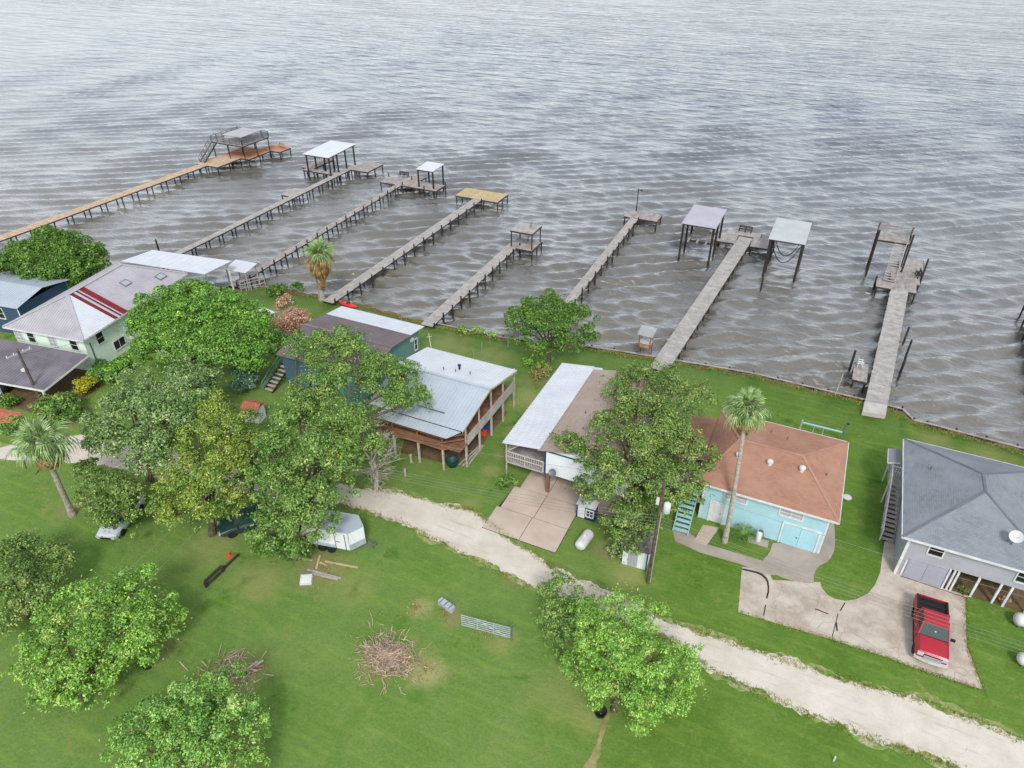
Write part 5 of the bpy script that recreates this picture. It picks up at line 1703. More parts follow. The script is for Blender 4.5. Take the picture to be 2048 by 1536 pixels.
T('shade_tree', 'grey-green tree left of the yellow-green tree', (-45.95, 27.01, 0.00), [(-49.01, 33.27, 5.20, 2.10), (-46.50, 34.76, 5.00, 1.85), (-47.54, 28.62, 5.80, 2.20), (-43.10, 28.70, 6.40, 2.21), (-46.99, 25.84, 5.00, 1.73), (-42.80, 25.98, 5.00, 2.00), (-49.99, 26.99, 4.60, 1.23), (-44.37, 31.33, 6.00, 1.90), (-54.32, 33.18, 4.00, 1.27)], 'leaf_grey', 0.27, 26, 23, tr=0.3, open_=0.12)
T('shade_tree', 'dark grey-green tree with a parked car peeking out below it', (-43.20, 21.31, 0.00), [(-42.96, 22.19, 4.00, 1.84), (-46.29, 22.93, 3.60, 1.38), (-41.56, 21.34, 2.80, 1.53), (-43.14, 21.22, 3.00, 1.40), (-41.75, 22.98, 3.80, 1.33), (-46.18, 22.09, 2.80, 0.91)], 'leaf_olive', 0.24, 28, 24, tr=0.22)
T('shade_tree', 'yellow-green tree between the grey-green and the big green tree', (-36.80, 24.69, 0.00), [(-40.84, 30.70, 6.60, 1.67), (-36.81, 28.79, 6.80, 1.81), (-39.38, 27.95, 6.20, 1.60), (-37.78, 25.05, 5.60, 1.75), (-35.02, 25.54, 6.00, 1.86), (-39.31, 23.53, 3.80, 1.32), (-37.13, 22.80, 3.60, 1.29), (-33.64, 25.09, 4.50, 1.44), (-35.65, 24.04, 4.60, 1.65), (-35.01, 27.10, 6.20, 1.46)], 'leaf_yellow', 0.22, 32, 25, tr=0.28, open_=0.08)
T('shade_tree', 'biggest green tree, spreading over the white trailer', (-29.54, 26.74, 0.00), [(-37.43, 40.16, 7.60, 1.92), (-35.36, 42.05, 7.60, 1.85), (-31.20, 39.25, 7.80, 2.07), (-28.45, 39.87, 7.20, 1.74), (-26.33, 38.82, 6.60, 1.30), (-28.21, 37.48, 6.80, 1.69), (-32.41, 35.47, 8.40, 2.29), (-32.96, 32.45, 7.80, 1.99), (-28.70, 32.89, 8.00, 2.17), (-32.14, 28.90, 6.80, 1.90), (-28.84, 29.38, 7.60, 2.14), (-27.50, 32.29, 6.60, 1.57), (-30.43, 26.43, 5.60, 1.91), (-27.64, 26.39, 5.80, 1.87), (-27.60, 29.51, 5.20, 1.53), (-30.08, 24.37, 3.80, 1.54), (-28.03, 25.02, 3.60, 1.46), (-42.24, 42.65, 5.60, 1.22), (-27.09, 26.18, 3.80, 1.26), (-32.99, 27.22, 5.40, 1.31)], 'leaf_mid', 0.23, 30, 26, th=5.5, tr=0.42)
T('shore_tree', 'dark green tree on the shore behind the tan-roofed house', (-22.70, 57.71, 0.00), [(-25.50, 58.47, 4.20, 2.07), (-24.14, 61.23, 4.80, 1.79), (-21.35, 60.55, 4.60, 1.96), (-22.60, 57.56, 4.20, 2.22), (-19.65, 59.12, 3.40, 1.53), (-25.81, 57.06, 3.20, 1.44), (-23.28, 56.40, 2.60, 1.32), (-20.84, 57.34, 3.00, 1.51), (-26.64, 61.71, 4.00, 1.18)], 'leaf_dark', 0.26, 22, 27, tr=0.22, open_=0.15)
T('shade_tree', 'big open-crowned tree over the tan-roofed house and utility pole', (-8.65, 39.75, 0.00), [(-11.44, 50.93, 5.80, 1.57), (-8.74, 50.34, 6.00, 1.96), (-12.70, 47.52, 6.00, 1.43), (-6.28, 50.00, 5.40, 1.68), (-10.47, 44.79, 6.80, 1.90), (-7.41, 44.27, 7.00, 2.01), (-11.50, 42.10, 6.60, 1.47), (-8.62, 39.82, 7.40, 1.96), (-5.99, 41.48, 6.60, 1.77), (-14.27, 40.35, 5.20, 1.24), (-11.98, 39.62, 5.80, 1.58), (-9.64, 37.49, 6.00, 1.72), (-6.92, 38.06, 6.00, 1.78), (-4.71, 39.94, 5.40, 1.52), (-11.18, 37.12, 4.40, 1.32), (-8.02, 36.09, 4.60, 1.56), (-5.68, 37.45, 4.60, 1.35), (-3.86, 40.18, 4.20, 1.03), (-8.28, 35.65, 2.90, 1.22), (-4.20, 43.33, 5.00, 1.22), (-6.51, 36.43, 3.20, 1.14), (-7.14, 35.52, 2.00, 0.93), (-6.32, 36.73, 4.00, 1.21), (-6.60, 42.74, 6.80, 1.73), (-11.03, 38.68, 5.40, 1.34)], 'leaf_olive', 0.22, 30, 28, th=4.6, tr=0.36, open_=0.16)
T('lime_tree', 'bright lime-green tree in the foreground beside the gravel road', (-4.49, 24.08, 0.00), [(-7.03, 26.40, 3.80, 1.45), (-5.26, 27.26, 4.80, 1.55), (-3.65, 28.12, 4.20, 1.03), (-4.98, 24.69, 4.80, 1.59), (-3.03, 25.27, 4.20, 1.48), (-1.69, 25.98, 3.60, 1.33), (-3.96, 23.62, 3.20, 1.36), (-2.30, 23.86, 2.80, 1.30), (-6.69, 24.75, 2.80, 1.19), (-5.51, 23.93, 2.60, 1.11), (-0.96, 25.71, 2.60, 0.98), (-2.81, 23.19, 1.80, 0.96), (-1.52, 24.69, 2.20, 1.03), (-5.53, 23.36, 1.40, 0.76), (-7.25, 24.56, 1.60, 0.91)], 'leaf_lime', 0.21, 40, 29, tr=0.2, aspect=0.42)
T('sapling', 'sage-green sapling on the gravel road edge behind the lime tree', (-9.65, 28.30, 0.00), [(-10.02, 28.45, 3.20, 1.16), (-10.14, 26.85, 2.60, 0.89), (-8.98, 27.38, 2.60, 1.02), (-9.24, 28.72, 2.80, 0.84), (-9.34, 26.51, 1.60, 0.95), (-8.06, 26.62, 2.20, 1.06), (-7.99, 27.64, 3.00, 1.07), (-8.67, 25.73, 1.20, 0.82)], 'leaf_mid', 0.19, 42, 30, tr=0.12, open_=0.2)
T('shade_tree', 'bright round bushy tree at lower left beside a black tub', (-34.05, 11.18, 0.00), [(-37.51, 13.65, 3.40, 1.50), (-35.64, 15.26, 4.00, 1.57), (-34.22, 16.54, 3.80, 1.59), (-32.27, 16.69, 3.20, 1.14), (-33.93, 13.16, 3.80, 1.68), (-32.11, 14.33, 3.40, 1.69), (-36.19, 11.74, 2.80, 1.45), (-38.06, 11.56, 2.40, 0.92), (-31.47, 16.31, 2.20, 1.08), (-34.68, 10.65, 1.90, 1.18), (-33.03, 11.85, 2.30, 1.42), (-32.18, 12.94, 2.60, 1.19), (-34.89, 9.80, 1.20, 0.88), (-33.57, 10.77, 1.20, 1.07), (-32.20, 11.45, 1.40, 1.00), (-31.78, 14.49, 1.80, 1.11), (-37.23, 10.66, 1.50, 1.03)], 'leaf_lime', 0.21, 40, 31, tr=0.2)
T('shade_tree', 'light green tree over the debris pile at the lower edge', (-23.97, 10.06, 0.00), [(-27.61, 10.20, 2.80, 1.20), (-26.18, 11.42, 3.40, 1.25), (-24.80, 12.70, 3.80, 1.37), (-24.35, 14.31, 3.40, 1.13), (-22.48, 13.15, 3.40, 1.31), (-23.44, 11.35, 3.60, 1.59), (-25.50, 9.71, 3.00, 1.32), (-21.45, 12.40, 2.40, 0.92), (-22.04, 11.01, 2.80, 1.05), (-23.86, 9.87, 2.80, 1.15), (-27.72, 9.53, 1.80, 0.98), (-22.16, 13.55, 2.00, 0.95), (-24.89, 13.52, 2.60, 1.02)], 'leaf_fresh', 0.19, 44, 32, tr=0.16, open_=0.05)
T('shade_tree', 'lime-green young tree cut off by the lower edge', (-20.68, 9.77, 0.00), [(-22.09, 10.70, 2.80, 0.89), (-20.60, 11.67, 2.20, 0.90), (-20.65, 10.37, 2.60, 1.13)], 'leaf_lime', 0.18, 44, 33, tr=0.12)
T('bush_tree', 'olive-green bushy tree at the left edge below the palm', (-42.51, 13.63, 0.00), [(-45.42, 15.99, 2.90, 1.52), (-43.33, 16.67, 2.80, 1.38), (-41.88, 16.94, 2.20, 0.90), (-42.75, 14.08, 2.80, 1.65), (-40.95, 14.83, 2.40, 1.26), (-41.77, 12.47, 1.80, 1.23), (-45.57, 14.35, 3.00, 1.35), (-41.29, 13.64, 1.70, 0.92)], 'leaf_olive', 0.21, 36, 34, tr=0.16)
T('shade_tree', 'small dark tree filling the gap behind the yellow-green tree', (-37.23, 29.55, 0.00), [(-37.75, 31.10, 4.20, 1.37), (-35.85, 29.21, 4.00, 1.32), (-35.34, 27.59, 3.20, 1.22), (-40.26, 33.71, 3.60, 1.02)], 'leaf_dark', 0.22, 28, 35, tr=0.14)

def shrub(label, base, lobes, leaf, size, dens, seed, group='garden shrubs', aspect=0.5, name='shrub'):
    rng = np.random.default_rng(seed)
    global NL
    t = thing(name, label, 'shrub', (base[0], base[1], 0), 0, group)
    lc = [(x - base[0], y - base[1], z, r) for x, y, z, r in lobes]
    P_, N_, cl = lobes_points(lc, dens, rng, 0.5, 0.8, 0.02)
    v, f = leaf_quads(P_, N_, size, aspect, rng)
    NL += len(f)
    o = bpy.data.objects.new('foliage', npmesh('foliage', v, f, leaf))
    COL.objects.link(o)
    o.parent = t
    mb = MB()
    for c in lc:
        mb.tube([(c[0] * 0.2, c[1] * 0.2, -0.05), (c[0] * 0.6, c[1] * 0.6, c[2] * 0.5), (c[0], c[1], c[2])], [0.05, 0.035, 0.015], 5)
    mb.build('stem', 'bark', t)
    return t

shrub('yellow round bush beside the carport', (-61.44, 33.00, 0.00), [(-61.90, 33.72, 0.90, 0.93), (-61.88, 33.29, 0.70, 0.68), (-61.92, 34.18, 0.90, 0.59)], 'leaf_yellow_bush', 0.16, 60, 41)
shrub('broad-leaved green bush at the foot of the mint wall', (-61.12, 36.01, 0.00), [(-62.08, 35.90, 0.70, 1.10), (-61.49, 37.53, 0.80, 1.12), (-60.95, 36.10, 0.60, 0.90)], 'leaf_bright', 0.28, 40, 42)
shrub('dark shrub by the mint house corner', (-63.82, 36.76, 0.00), [(-63.62, 36.40, 0.70, 0.71), (-63.90, 37.13, 0.80, 0.61)], 'leaf_dark', 0.2, 45, 43)
shrub('leafy green hedge in front of the carport post', (-60.66, 29.81, 0.00), [(-61.27, 29.47, 1.20, 1.21), (-60.35, 30.36, 1.30, 1.21), (-58.94, 30.15, 0.90, 1.02), (-60.21, 29.28, 0.80, 1.11)], 'leaf_mid', 0.26, 34, 44)
shrub('low green bush at the left edge below the carport', (-67.41, 29.30, 0.00), [(-67.01, 29.03, 0.60, 0.76), (-66.14, 29.14, 0.50, 0.67)], 'leaf_dark', 0.2, 45, 45)
shrub('grey-blue shrub between the bright tree and the grass strip', (-47.90, 40.25, 0.00), [(-48.15, 40.92, 1.30, 1.18), (-48.72, 42.13, 1.60, 0.80), (-48.16, 40.09, 0.80, 0.88), (-47.31, 40.68, 0.80, 0.69)], 'leaf_blue', 0.22, 36, 46)
shrub('pink-flowering shrub beside the dark-roofed teal house', (-51.01, 51.32, 0.00), [(-51.62, 51.99, 1.30, 1.45), (-51.11, 53.06, 1.20, 1.13), (-51.88, 50.96, 1.00, 1.11), (-50.92, 51.43, 0.80, 1.22)], 'flower_pink', 0.2, 34, 47)
shrub('brown-pink bush on the shore left of the flowering shrub', (-56.40, 56.07, 0.00), [(-55.86, 56.12, 0.90, 0.83), (-56.02, 55.36, 0.70, 0.71)], 'flower_pink', 0.22, 30, 48)
shrub('low green plants on the bank behind the shore palm', (-58.45, 59.44, 0.00), [(-58.88, 58.67, 0.40, 0.99), (-57.24, 59.51, 0.50, 0.86), (-59.26, 57.75, 0.40, 0.73)], 'leaf_dark', 0.26, 28, 49)
shrub('small green shrub at the edge of the concrete slab', (-18.67, 38.86, 0.00), [(-18.67, 38.88, 0.70, 0.57), (-18.87, 38.62, 0.40, 0.41), (-18.16, 39.04, 0.60, 0.37)], 'leaf_mid', 0.18, 55, 50)
shrub('loose shrub below the shed under the big tree', (-7.58, 35.48, 0.00), [(-7.88, 35.60, 0.80, 0.66), (-7.27, 35.55, 0.50, 0.51), (-8.51, 35.74, 0.90, 0.59)], 'leaf_sage', 0.18, 45, 51)
shrub('bright low bank plants right of the shore tree', (-23.48, 56.61, 0.00), [(-24.26, 56.44, 0.50, 0.73), (-22.96, 56.69, 0.40, 0.72)], 'leaf_lime', 0.22, 34, 52)
shrub('dry grassy clump behind the stilt houses', (-22.33, 54.59, 0.00), [(-22.71, 54.79, 0.50, 0.71), (-22.23, 55.62, 0.50, 0.61)], 'grass_dry', 0.22, 34, 53)
shrub('green bank plants along the shore right of the teal house', (-32.82, 60.53, 0.00), [(-33.95, 59.68, 0.30, 0.67), (-32.17, 59.90, 0.30, 0.67), (-30.32, 59.92, 0.30, 0.55)], 'leaf_lime', 0.22, 34, 54)
shrub('green bushes at the left edge by the pale road', (-55.15, 22.86, 0.00), [(-62.38, 26.47, 0.90, 0.90), (-56.03, 25.59, 0.60, 0.61)], 'leaf_mid', 0.22, 34, 55)
shrub('dark bushes below the big tree behind the trailer', (-29.40, 25.30, 0.00), [(-30.12, 24.83, 1.20, 1.01), (-28.70, 25.27, 1.00, 0.87), (-31.59, 24.88, 1.00, 0.88)], 'leaf_dark', 0.2, 38, 56)
shrub('small bush against the grey house bay', (14.90, 42.47, 0.00), [(14.70, 42.63, 0.35, 0.31), (14.96, 42.51, 0.30, 0.24)], 'leaf_dark', 0.14, 70, 57)
shrub('low flowers beside the far-right post of the grey house', (17.48, 43.11, 0.00), [(17.14, 43.01, 0.25, 0.24), (17.59, 42.99, 0.25, 0.24)], 'flower_pink', 0.12, 70, 58)
shrub('dense green thicket behind the big tree by the teal stair', (-51.47, 47.36, 0.00), [(-48.41, 46.66, 1.80, 1.35), (-46.11, 46.29, 2.00, 1.23)], 'leaf_bright', 0.25, 26, 59)

# bare pale tree
dt = thing('bare_tree', 'pale leafless twiggy tree at the right of the biggest green tree', 'tree', (-28.06, 33.82, 0.00), 0, 'trees around the houses')
mb = MB()
r_ = random.Random(5)
def grow(p, d, L, r, dep):
    q = p + d * L
    m = p.lerp(q, 0.5) + Vector((r_.uniform(-.1, .1), r_.uniform(-.1, .1), r_.uniform(-.05, .1))) * L
    mb.tube([p, m, q], [r, r * 0.85, r * 0.65], 5 if dep > 1 else 3, False)
    if dep == 0:
        return
    for k in range(r_.choice((3, 4, 4, 5)) if dep > 1 else 4):
        nd = (d + Vector((r_.gauss(0, .55), r_.gauss(0, .55), r_.gauss(0.05, .4)))).normalized()
        grow(p.lerp(q, r_.uniform(0.55, 1.0)), nd, L * r_.uniform(0.55, 0.82), r * 0.55, dep - 1)
grow(Vector((0, 0, 0)), Vector((0.02, 0.05, 1)), 2.3, 0.12, 5)
mb.build('branches', 'bark_pale', dt)
dt.scale = (1.55, 1.55, 1.35)

# ------------------------------------------------------------------ palms
def frond_mesh(name, mat, droop=0.25, n=20, L=0.95, pet=0.8, spread=125):
    mb = MB()
    mb.tube([(0, 0, 0), (pet * 0.5, 0, 0.04), (pet, 0, 0)], [0.03, 0.022, 0.015], 4)
    for k in range(n):
        a = R(-spread + 2 * spread * k / (n - 1))
        ln = L * (1 - 0.25 * abs(k / (n - 1) - 0.5) * 2) * rnd.uniform(0.9, 1.1)
        d = Vector((math.cos(a), math.sin(a), 0))
        s_ = Vector((-d.y, d.x, 0))
        b0 = Vector((pet, 0, 0))
        w = 0.055
        m1 = b0 + d * ln * 0.55 + Vector((0, 0, 0.05 - 0.2 * abs(math.sin(a)) * droop))
        e = b0 + d * ln * 0.9 + Vector((0, 0, -droop * ln))
        e2 = b0 + d * ln * 0.98 + Vector((0, 0, -droop * ln * 1.9))
        i = len(mb.v)
        for p, ww in ((b0, 0.012), (m1, w), (e, w * 0.6), (e2, 0.006)):
            mb.v += [tuple(p + s_ * ww), tuple(p - s_ * ww + Vector((0, 0, 0.012)))]
        mb.f += [(i, i + 1, i + 3, i + 2), (i + 2, i + 3, i + 5, i + 4), (i + 4, i + 5, i + 7, i + 6)]
    me = mb.mesh(name)
    me.materials.append(M[mat])
    return me
FR = [frond_mesh('frond', 'frond_green', d_, 20) for d_ in (0.12, 0.3, 0.5)]
FD = [frond_mesh('dead_frond', 'frond_dead', d_, 14, 0.8, 0.8, 70) for d_ in (0.3, 0.6)]

def palm(label, base, top, tr, nf, nd, skirt=0.0, sc=1.0, seed=1, lo=-0.45, dlo=-0.75):
    r_ = random.Random(seed)
    t = thing('fan_palm', label, 'palm tree', (base[0], base[1], 0), 0, 'fan palms')
    b, q = Vector((0, 0, 0)), Vector((top[0] - base[0], top[1] - base[1], top[2]))
    mb = MB()
    n = int(q.z / 0.22)
    pts, rads = [], []
    for k in range(n + 1):
        t_ = k / n
        p = b.lerp(q, t_)
        p.x = q.x * t_ ** 1.5
        p.y = q.y * t_ ** 1.5
        pts.append(p)
        rads.append(tr * (1.35 - 0.35 * min(1, t_ * 5)) * (1.0 if k % 2 else 0.93) * (1 - 0.25 * t_))
    mb.tube(pts, rads, 10)
    mb.build('trunk', 'bark_palm', t)
    for k in range(nf):
        el = lo + (1.4 - lo) * (k / nf) ** 0.85
        az = k * 2.399 + r_.uniform(-.2, .2)
        m = FR[0] if el > 0.8 else (FR[1] if el > 0.15 else FR[2])
        s_ = sc * r_.uniform(0.65, 1.12)
        inst('frond', m, t, tuple(q + Vector((0, 0, -0.15 + 0.12 * el))), (r_.uniform(-.6, .6), -el + r_.uniform(-.25, .25), az), (s_, s_ * r_.uniform(.6, 1), s_))
    for k in range(nd):
        f = k / max(1, nd - 1)
        az = k * 2.399 + r_.uniform(-.3, .3)
        z = q.z - 0.2 - f * skirt
        el = dlo + (-1.3 - dlo) * min(1, f * 2) + r_.uniform(-.12, .12)
        s_ = sc * r_.uniform(0.8, 1.05) * (1 - 0.3 * f)
        pp = b.lerp(q, z / q.z)
        inst('dead_frond', r_.choice(FD), t, (pp.x, pp.y, z), (r_.uniform(-.4, .4), -el, az), (s_, s_, s_))
    return t
palm('tall slim fan palm in front of the sky-blue house', (-1.14, 40.48, 0.00), (-1.85, 42.92, 10.60), 0.19, 32, 34, 0.9, 1.02, 1)
palm('leaning fan palm at left by the pale road', (-48.28, 21.57, 0.00), (-47.74, 21.56, 7.60), 0.24, 24, 32, 0.8, 1.3, 2)
palm('shore palm with a thick skirt of brown dead fronds', (-53.08, 59.31, 0.00), (-52.92, 59.84, 5.70), 0.34, 26, 120, 3.0, 1.25, 3, 0.15, 0.1)
# sago by the sky-blue house
cy = thing('sago_palm', 'low dark sago palm in the bed by the sky-blue house', 'plant', (0.05, 41.31, 0.00))
MB().lathe([(0.16, 0), (0.18, 0.25), (0.1, 0.4)], 10).build('trunk', 'bark', cy)
sg = MB()
for k in range(9):
    x0 = k * 0.1
    z0 = 0.12 * math.sin(x0 * 2.2) - 0.1 * x0
    for s_ in (-1, 1):
        i = len(sg.v)
        sg.v += [(x0, 0, z0), (x0 + 0.03, 0, z0), (x0 + 0.1, s_ * 0.16, z0 + 0.03), (x0 + 0.07, s_ * 0.17, z0 + 0.03)]
        sg.f.append((i, i + 1, i + 2, i + 3))
sgm = sg.mesh('frond')
sgm.materials.append(M['leaf_dark'])
for k in range(26):
    inst('frond', sgm, cy, (0, 0, 0.36), (0, -(0.1 + 0.9 * (k % 5) / 5), k * 2.399), (1.1, 1.1, 1.1))
print('leaves', NL)

# ------------------------------------------------------------------ grass tufts on rough ground
def tufts(label, spots, n, seed, mat, h=0.22):
    rng = np.random.default_rng(seed)
    P_ = []
    for k in range(n):
        s_ = spots[rng.integers(len(spots))]
        if len(s_) == 5:      # line with spread
            t_ = rng.random()
            P_.append((s_[0] + (s_[2] - s_[0]) * t_ + rng.normal() * s_[4], s_[1] + (s_[3] - s_[1]) * t_ + rng.normal() * s_[4]))
        else:                 # round patch
            a, r0 = rng.random() * 6.283, s_[2] * abs(rng.normal()) * 0.6
            P_.append((s_[0] + math.cos(a) * r0, s_[1] + math.sin(a) * r0))
    P_ = np.array(P_)
    m = 4
    B = np.repeat(P_, m, 0) + rng.normal(size=(n * m, 2)) * 0.05
    a = rng.random(n * m) * 6.283
    hh = h * rng.uniform(0.4, 1.2, n * m)
    lean = rng.uniform(0.1, 0.6, n * m) * hh
    dx, dy = np.cos(a), np.sin(a)
    w = 0.022
    z0 = np.full(n * m, -0.01)
    v = np.stack([np.stack([B[:, 0] - dy * w, B[:, 1] + dx * w, z0], 1), np.stack([B[:, 0] + dy * w, B[:, 1] - dx * w, z0], 1),
                  np.stack([B[:, 0] + dx * lean + dy * w * .3, B[:, 1] + dy * lean - dx * w * .3, hh], 1), np.stack([B[:, 0] + dx * lean - dy * w * .3, B[:, 1] + dy * lean + dx * w * .3, hh], 1)], 1).reshape(-1, 3)
    o = bpy.data.objects.new('grass', npmesh('grass', v, np.arange(n * m * 4).reshape(-1, 4), mat))
    COL.objects.link(o)
    return tag(o, label, 'grass', None, 'stuff')
RE = [(-30.45, 33.56, 0.00), (-26.28, 34.65, 0.00), (-21.81, 35.02, 0.00), (-19.97, 35.38, 0.00), (-17.00, 34.27, 0.00), (-11.76, 32.60, 0.00), (-3.40, 31.73, 0.00), (2.19, 31.79, 0.00), (8.21, 32.06, 0.00), (12.41, 32.59, 0.00), (17.55, 32.27, 0.00)]
RB = [(-29.93, 31.48, 0.00), (-24.45, 31.78, 0.00), (-19.67, 31.18, 0.00), (-12.73, 30.30, 0.00), (-2.70, 30.34, 0.00), (0.16, 29.18, 0.00), (5.61, 28.79, 0.00), (9.75, 28.70, 0.00), (14.12, 28.98, 0.00)]
ls = [(a[0], a[1], b[0], b[1], 0.16) for e in (RE, RB) for a, b in zip(e[:-1], e[1:])]
tufts('ragged grass along both edges of the gravel road', ls, 4000, 71, 'grass_tuft', 0.10)
tufts('dry grass round the brush pile and the field gate', [(*(-18.95, 21.65, 0.00)[:2], 2.2), (*(-17.12, 25.92, 0.00)[:2], 1.2), (*(-13.78, 25.72, 0.00)[:2], 1.6), (*(-19.19, 25.41, 0.00)[:2], 0.9), (*(-16.12, 21.59, 0.00)[:2], 1.4), (*(-26.82, 25.47, 0.00)[:2], 2.0), (*(-26.84, 16.40, 0.00)[:2], 1.8)], 500, 72, 'grass_dry', 0.14)
AE = [(0.96, 34.39, 0.00), (6.82, 34.78, 0.00), (9.83, 34.87, 0.00), (12.58, 34.78, 0.00), (15.65, 34.90, 0.00), (14.92, 38.06, 0.00), (15.05, 42.30, 0.00)]
tufts('grass creeping over the concrete apron edge', [(a[0], a[1], b[0], b[1], 0.09) for a, b in zip(AE[:-1], AE[1:])], 900, 75, 'grass_tuft', 0.09)
tufts('longer green grass along the shore bank', [(x, interp(SHX, SHY, x) - 0.35, x + 2, interp(SHX, SHY, x + 2) - 0.35, 0.2) for x in np.arange(-62, 22, 2.0)], 2600, 73, 'grass_tuft', 0.16)

# ------------------------------------------------------------------ vehicles
def wheel(parent, x, y, r=0.38, w=0.26, side=1, rim='alloy'):
    """axle along x"""
    prof = [(r * 0.62, -w / 2), (r * 0.93, -w / 2), (r, -w * 0.3), (r, w * 0.3), (r * 0.93, w / 2), (r * 0.62, w / 2)]
    me = MB().lathe(prof, 20).mesh('tyre')
    me.materials.append(M['rubber'])
    t = inst('wheel', me, parent, (x, y, r), (0, R(90), 0))
    rm = MB().lathe([(0.05, w * 0.42), (r * 0.2, w * 0.46), (r * 0.56, w * 0.40), (r * 0.62, w * 0.5), (r * 0.63, -w * 0.5), (0.05, -w * 0.5)], 16).mesh('rim')
    rm.materials.append(M[rim])
    inst('rim', rm, t, (0, 0, 0), (0, 0, 0) if side > 0 else (R(180), 0, 0))
    return t

def sec(y, w, z0, z1, tuck=0.06, crown=0.03):
    """body cross-section at y"""
    return [(-w + tuck, y, z0), (w - tuck, y, z0), (w, y, z0 + (z1 - z0) * 0.35), (w - 0.02, y, z0 + (z1 - z0) * 0.75), (w - 0.10, y, z1), (w * 0.4, y, z1 + crown), (-w * 0.4, y, z1 + crown), (-w + 0.10, y, z1), (-w + 0.02, y, z0 + (z1 - z0) * 0.75), (-w, y, z0 + (z1 - z0) * 0.35)]

# red pickup, nose towards -y ; local y 0 = nose, length 4.9
tk = thing('pickup_truck', 'red pickup truck with black bed parked on the concrete before the grey house', 'pickup truck', (12.6, 35.15, 0.02), 0)
WD = 0.96
MB().loft([sec(0.10, 0.84, 0.55, 0.98), sec(0.22, 0.92, 0.42, 1.08), sec(0.6, WD, 0.36, 1.14), sec(1.35, WD, 0.36, 1.20), sec(1.5, WD, 0.36, 1.20, crown=0.0), sec(3.2, WD, 0.36, 1.20, crown=0.0), sec(3.3, WD, 0.36, 1.20, crown=0.0)]).build('body', 'paint_red', tk, smooth=False)
# bed
bd = MB()
bd.box(-WD, -WD + 0.12, 3.32, 4.85, 0.45, 1.22).box(WD - 0.12, WD, 3.32, 4.85, 0.45, 1.22)
bd.build('bed_side', 'paint_red', tk)
MB().box(-WD + 0.12, WD - 0.12, 3.32, 3.40, 0.45, 1.2).build('bed_wall', 'paint_red', tk)
MB().box(-WD + 0.02, WD - 0.02, 4.852, 4.92, 0.5, 1.2).build('tailgate', 'paint_red', tk)
MB().box(-WD + 0.12, WD - 0.12, 3.402, 4.85, 0.55, 0.62).build('bed_floor', 'black_plastic', tk)
MB().box(-WD + 0.01, -WD + 0.13, 3.33, 4.86, 1.221, 1.25).build('bed_rail', 'black_plastic', tk)
MB().box(WD - 0.13, WD - 0.01, 3.33, 4.86, 1.221, 1.25).build('bed_rail', 'black_plastic', tk)
for y in (3.75, 4.2, 4.62):
    MB().box(-WD + 0.13, WD - 0.13, y - 0.05, y + 0.05, 1.15, 1.2).build('bed_bar', 'black_plastic', tk)
MB().box(-WD + 0.125, WD - 0.125, 3.42, 4.84, 1.05, 1.1).build('bed_cover', 'black_plastic', tk)
# cab
cb = [[(-0.86, 1.45, 1.18), (0.86, 1.45, 1.18), (0.86, 3.28, 1.18), (-0.86, 3.28, 1.18)], [(-0.79, 1.735, 1.49), (0.79, 1.735, 1.49), (0.79, 3.2, 1.49), (-0.79, 3.2, 1.49)], [(-0.72, 2.02, 1.80), (0.72, 2.02, 1.80), (0.72, 3.12, 1.80), (-0.72, 3.12, 1.80)]]
MB().loft(cb).build('cabin_glass', 'glass_car', tk)
rf = [[(-0.74, 1.98, 1.795), (0.74, 1.98, 1.795), (0.74, 3.16, 1.795), (-0.74, 3.16, 1.795)], [(-0.72, 2.0, 1.85), (0.72, 2.0, 1.85), (0.72, 3.14, 1.85), (-0.72, 3.14, 1.85)], [(-0.55, 2.15, 1.89), (0.55, 2.15, 1.89), (0.55, 3.0, 1.89), (-0.55, 3.0, 1.89)]]
MB().loft(rf).build('roof', 'paint_red', tk)
for s_ in (-1, 1):
    MB().bar((s_ * 0.87, 1.44, 1.17), (s_ * 0.735, 2.0, 1.81), 0.07, 0.07).build('pillar', 'paint_red', tk)
    MB().bar((s_ * 0.87, 3.27, 1.17), (s_ * 0.735, 3.13, 1.81), 0.09, 0.14).build('pillar', 'paint_red', tk)
    MB().bar((s_ * 0.87, 2.42, 1.18), (s_ * 0.74, 2.5, 1.80), 0.06, 0.06).build('pillar', 'paint_red', tk)
    mr = MB().box(s_ * 1.0 - 0.06, s_ * 1.0 + 0.14 * s_ + 0.06, 1.62, 1.72, 1.18, 1.38).build('mirror', 'black_plastic', tk)
    dh = MB().box(s_ * 0.965 - 0.012, s_ * 0.965 + 0.012, 2.2, 2.38, 0.98, 1.02).build('door_handle', 'chrome', tk)
    MB().box(s_ * 0.945 - 0.012, s_ * 0.945 + 0.035, 1.3, 3.25, 0.33, 0.38).build('running_board', 'black_plastic', tk)
    MB().box(s_ * 0.70 - 0.17, s_ * 0.70 + 0.17, 0.06, 0.2, 0.82, 1.03).build('headlight', 'headlight', tk)
    MB().box(s_ * 0.90 - 0.06, s_ * 0.90 + 0.06, 4.90, 4.94, 0.8, 1.12).build('tail_light', 'kayak_red', tk)
for s_ in (-1, 1):
    for y in (1.48, 2.45, 3.28):
        MB().box(s_ * 0.958 - 0.006, s_ * 0.958 + 0.006, y - 0.012, y + 0.012, 0.42, 1.16).build('door_gap', 'black_plastic', tk)
    MB().bar((s_ * 0.8, 0.3, 1.115), (s_ * 0.8, 1.4, 1.212), 0.018, 0.012).build('bonnet_gap', 'black_plastic', tk)
MB().box(-0.84, 0.84, 1.40, 1.44, 1.205, 1.225).build('wiper_cowl', 'black_plastic', tk)
MB().box(-0.5, 0.5, 0.04, 0.16, 0.68, 1.0).build('grille', 'black_plastic', tk)
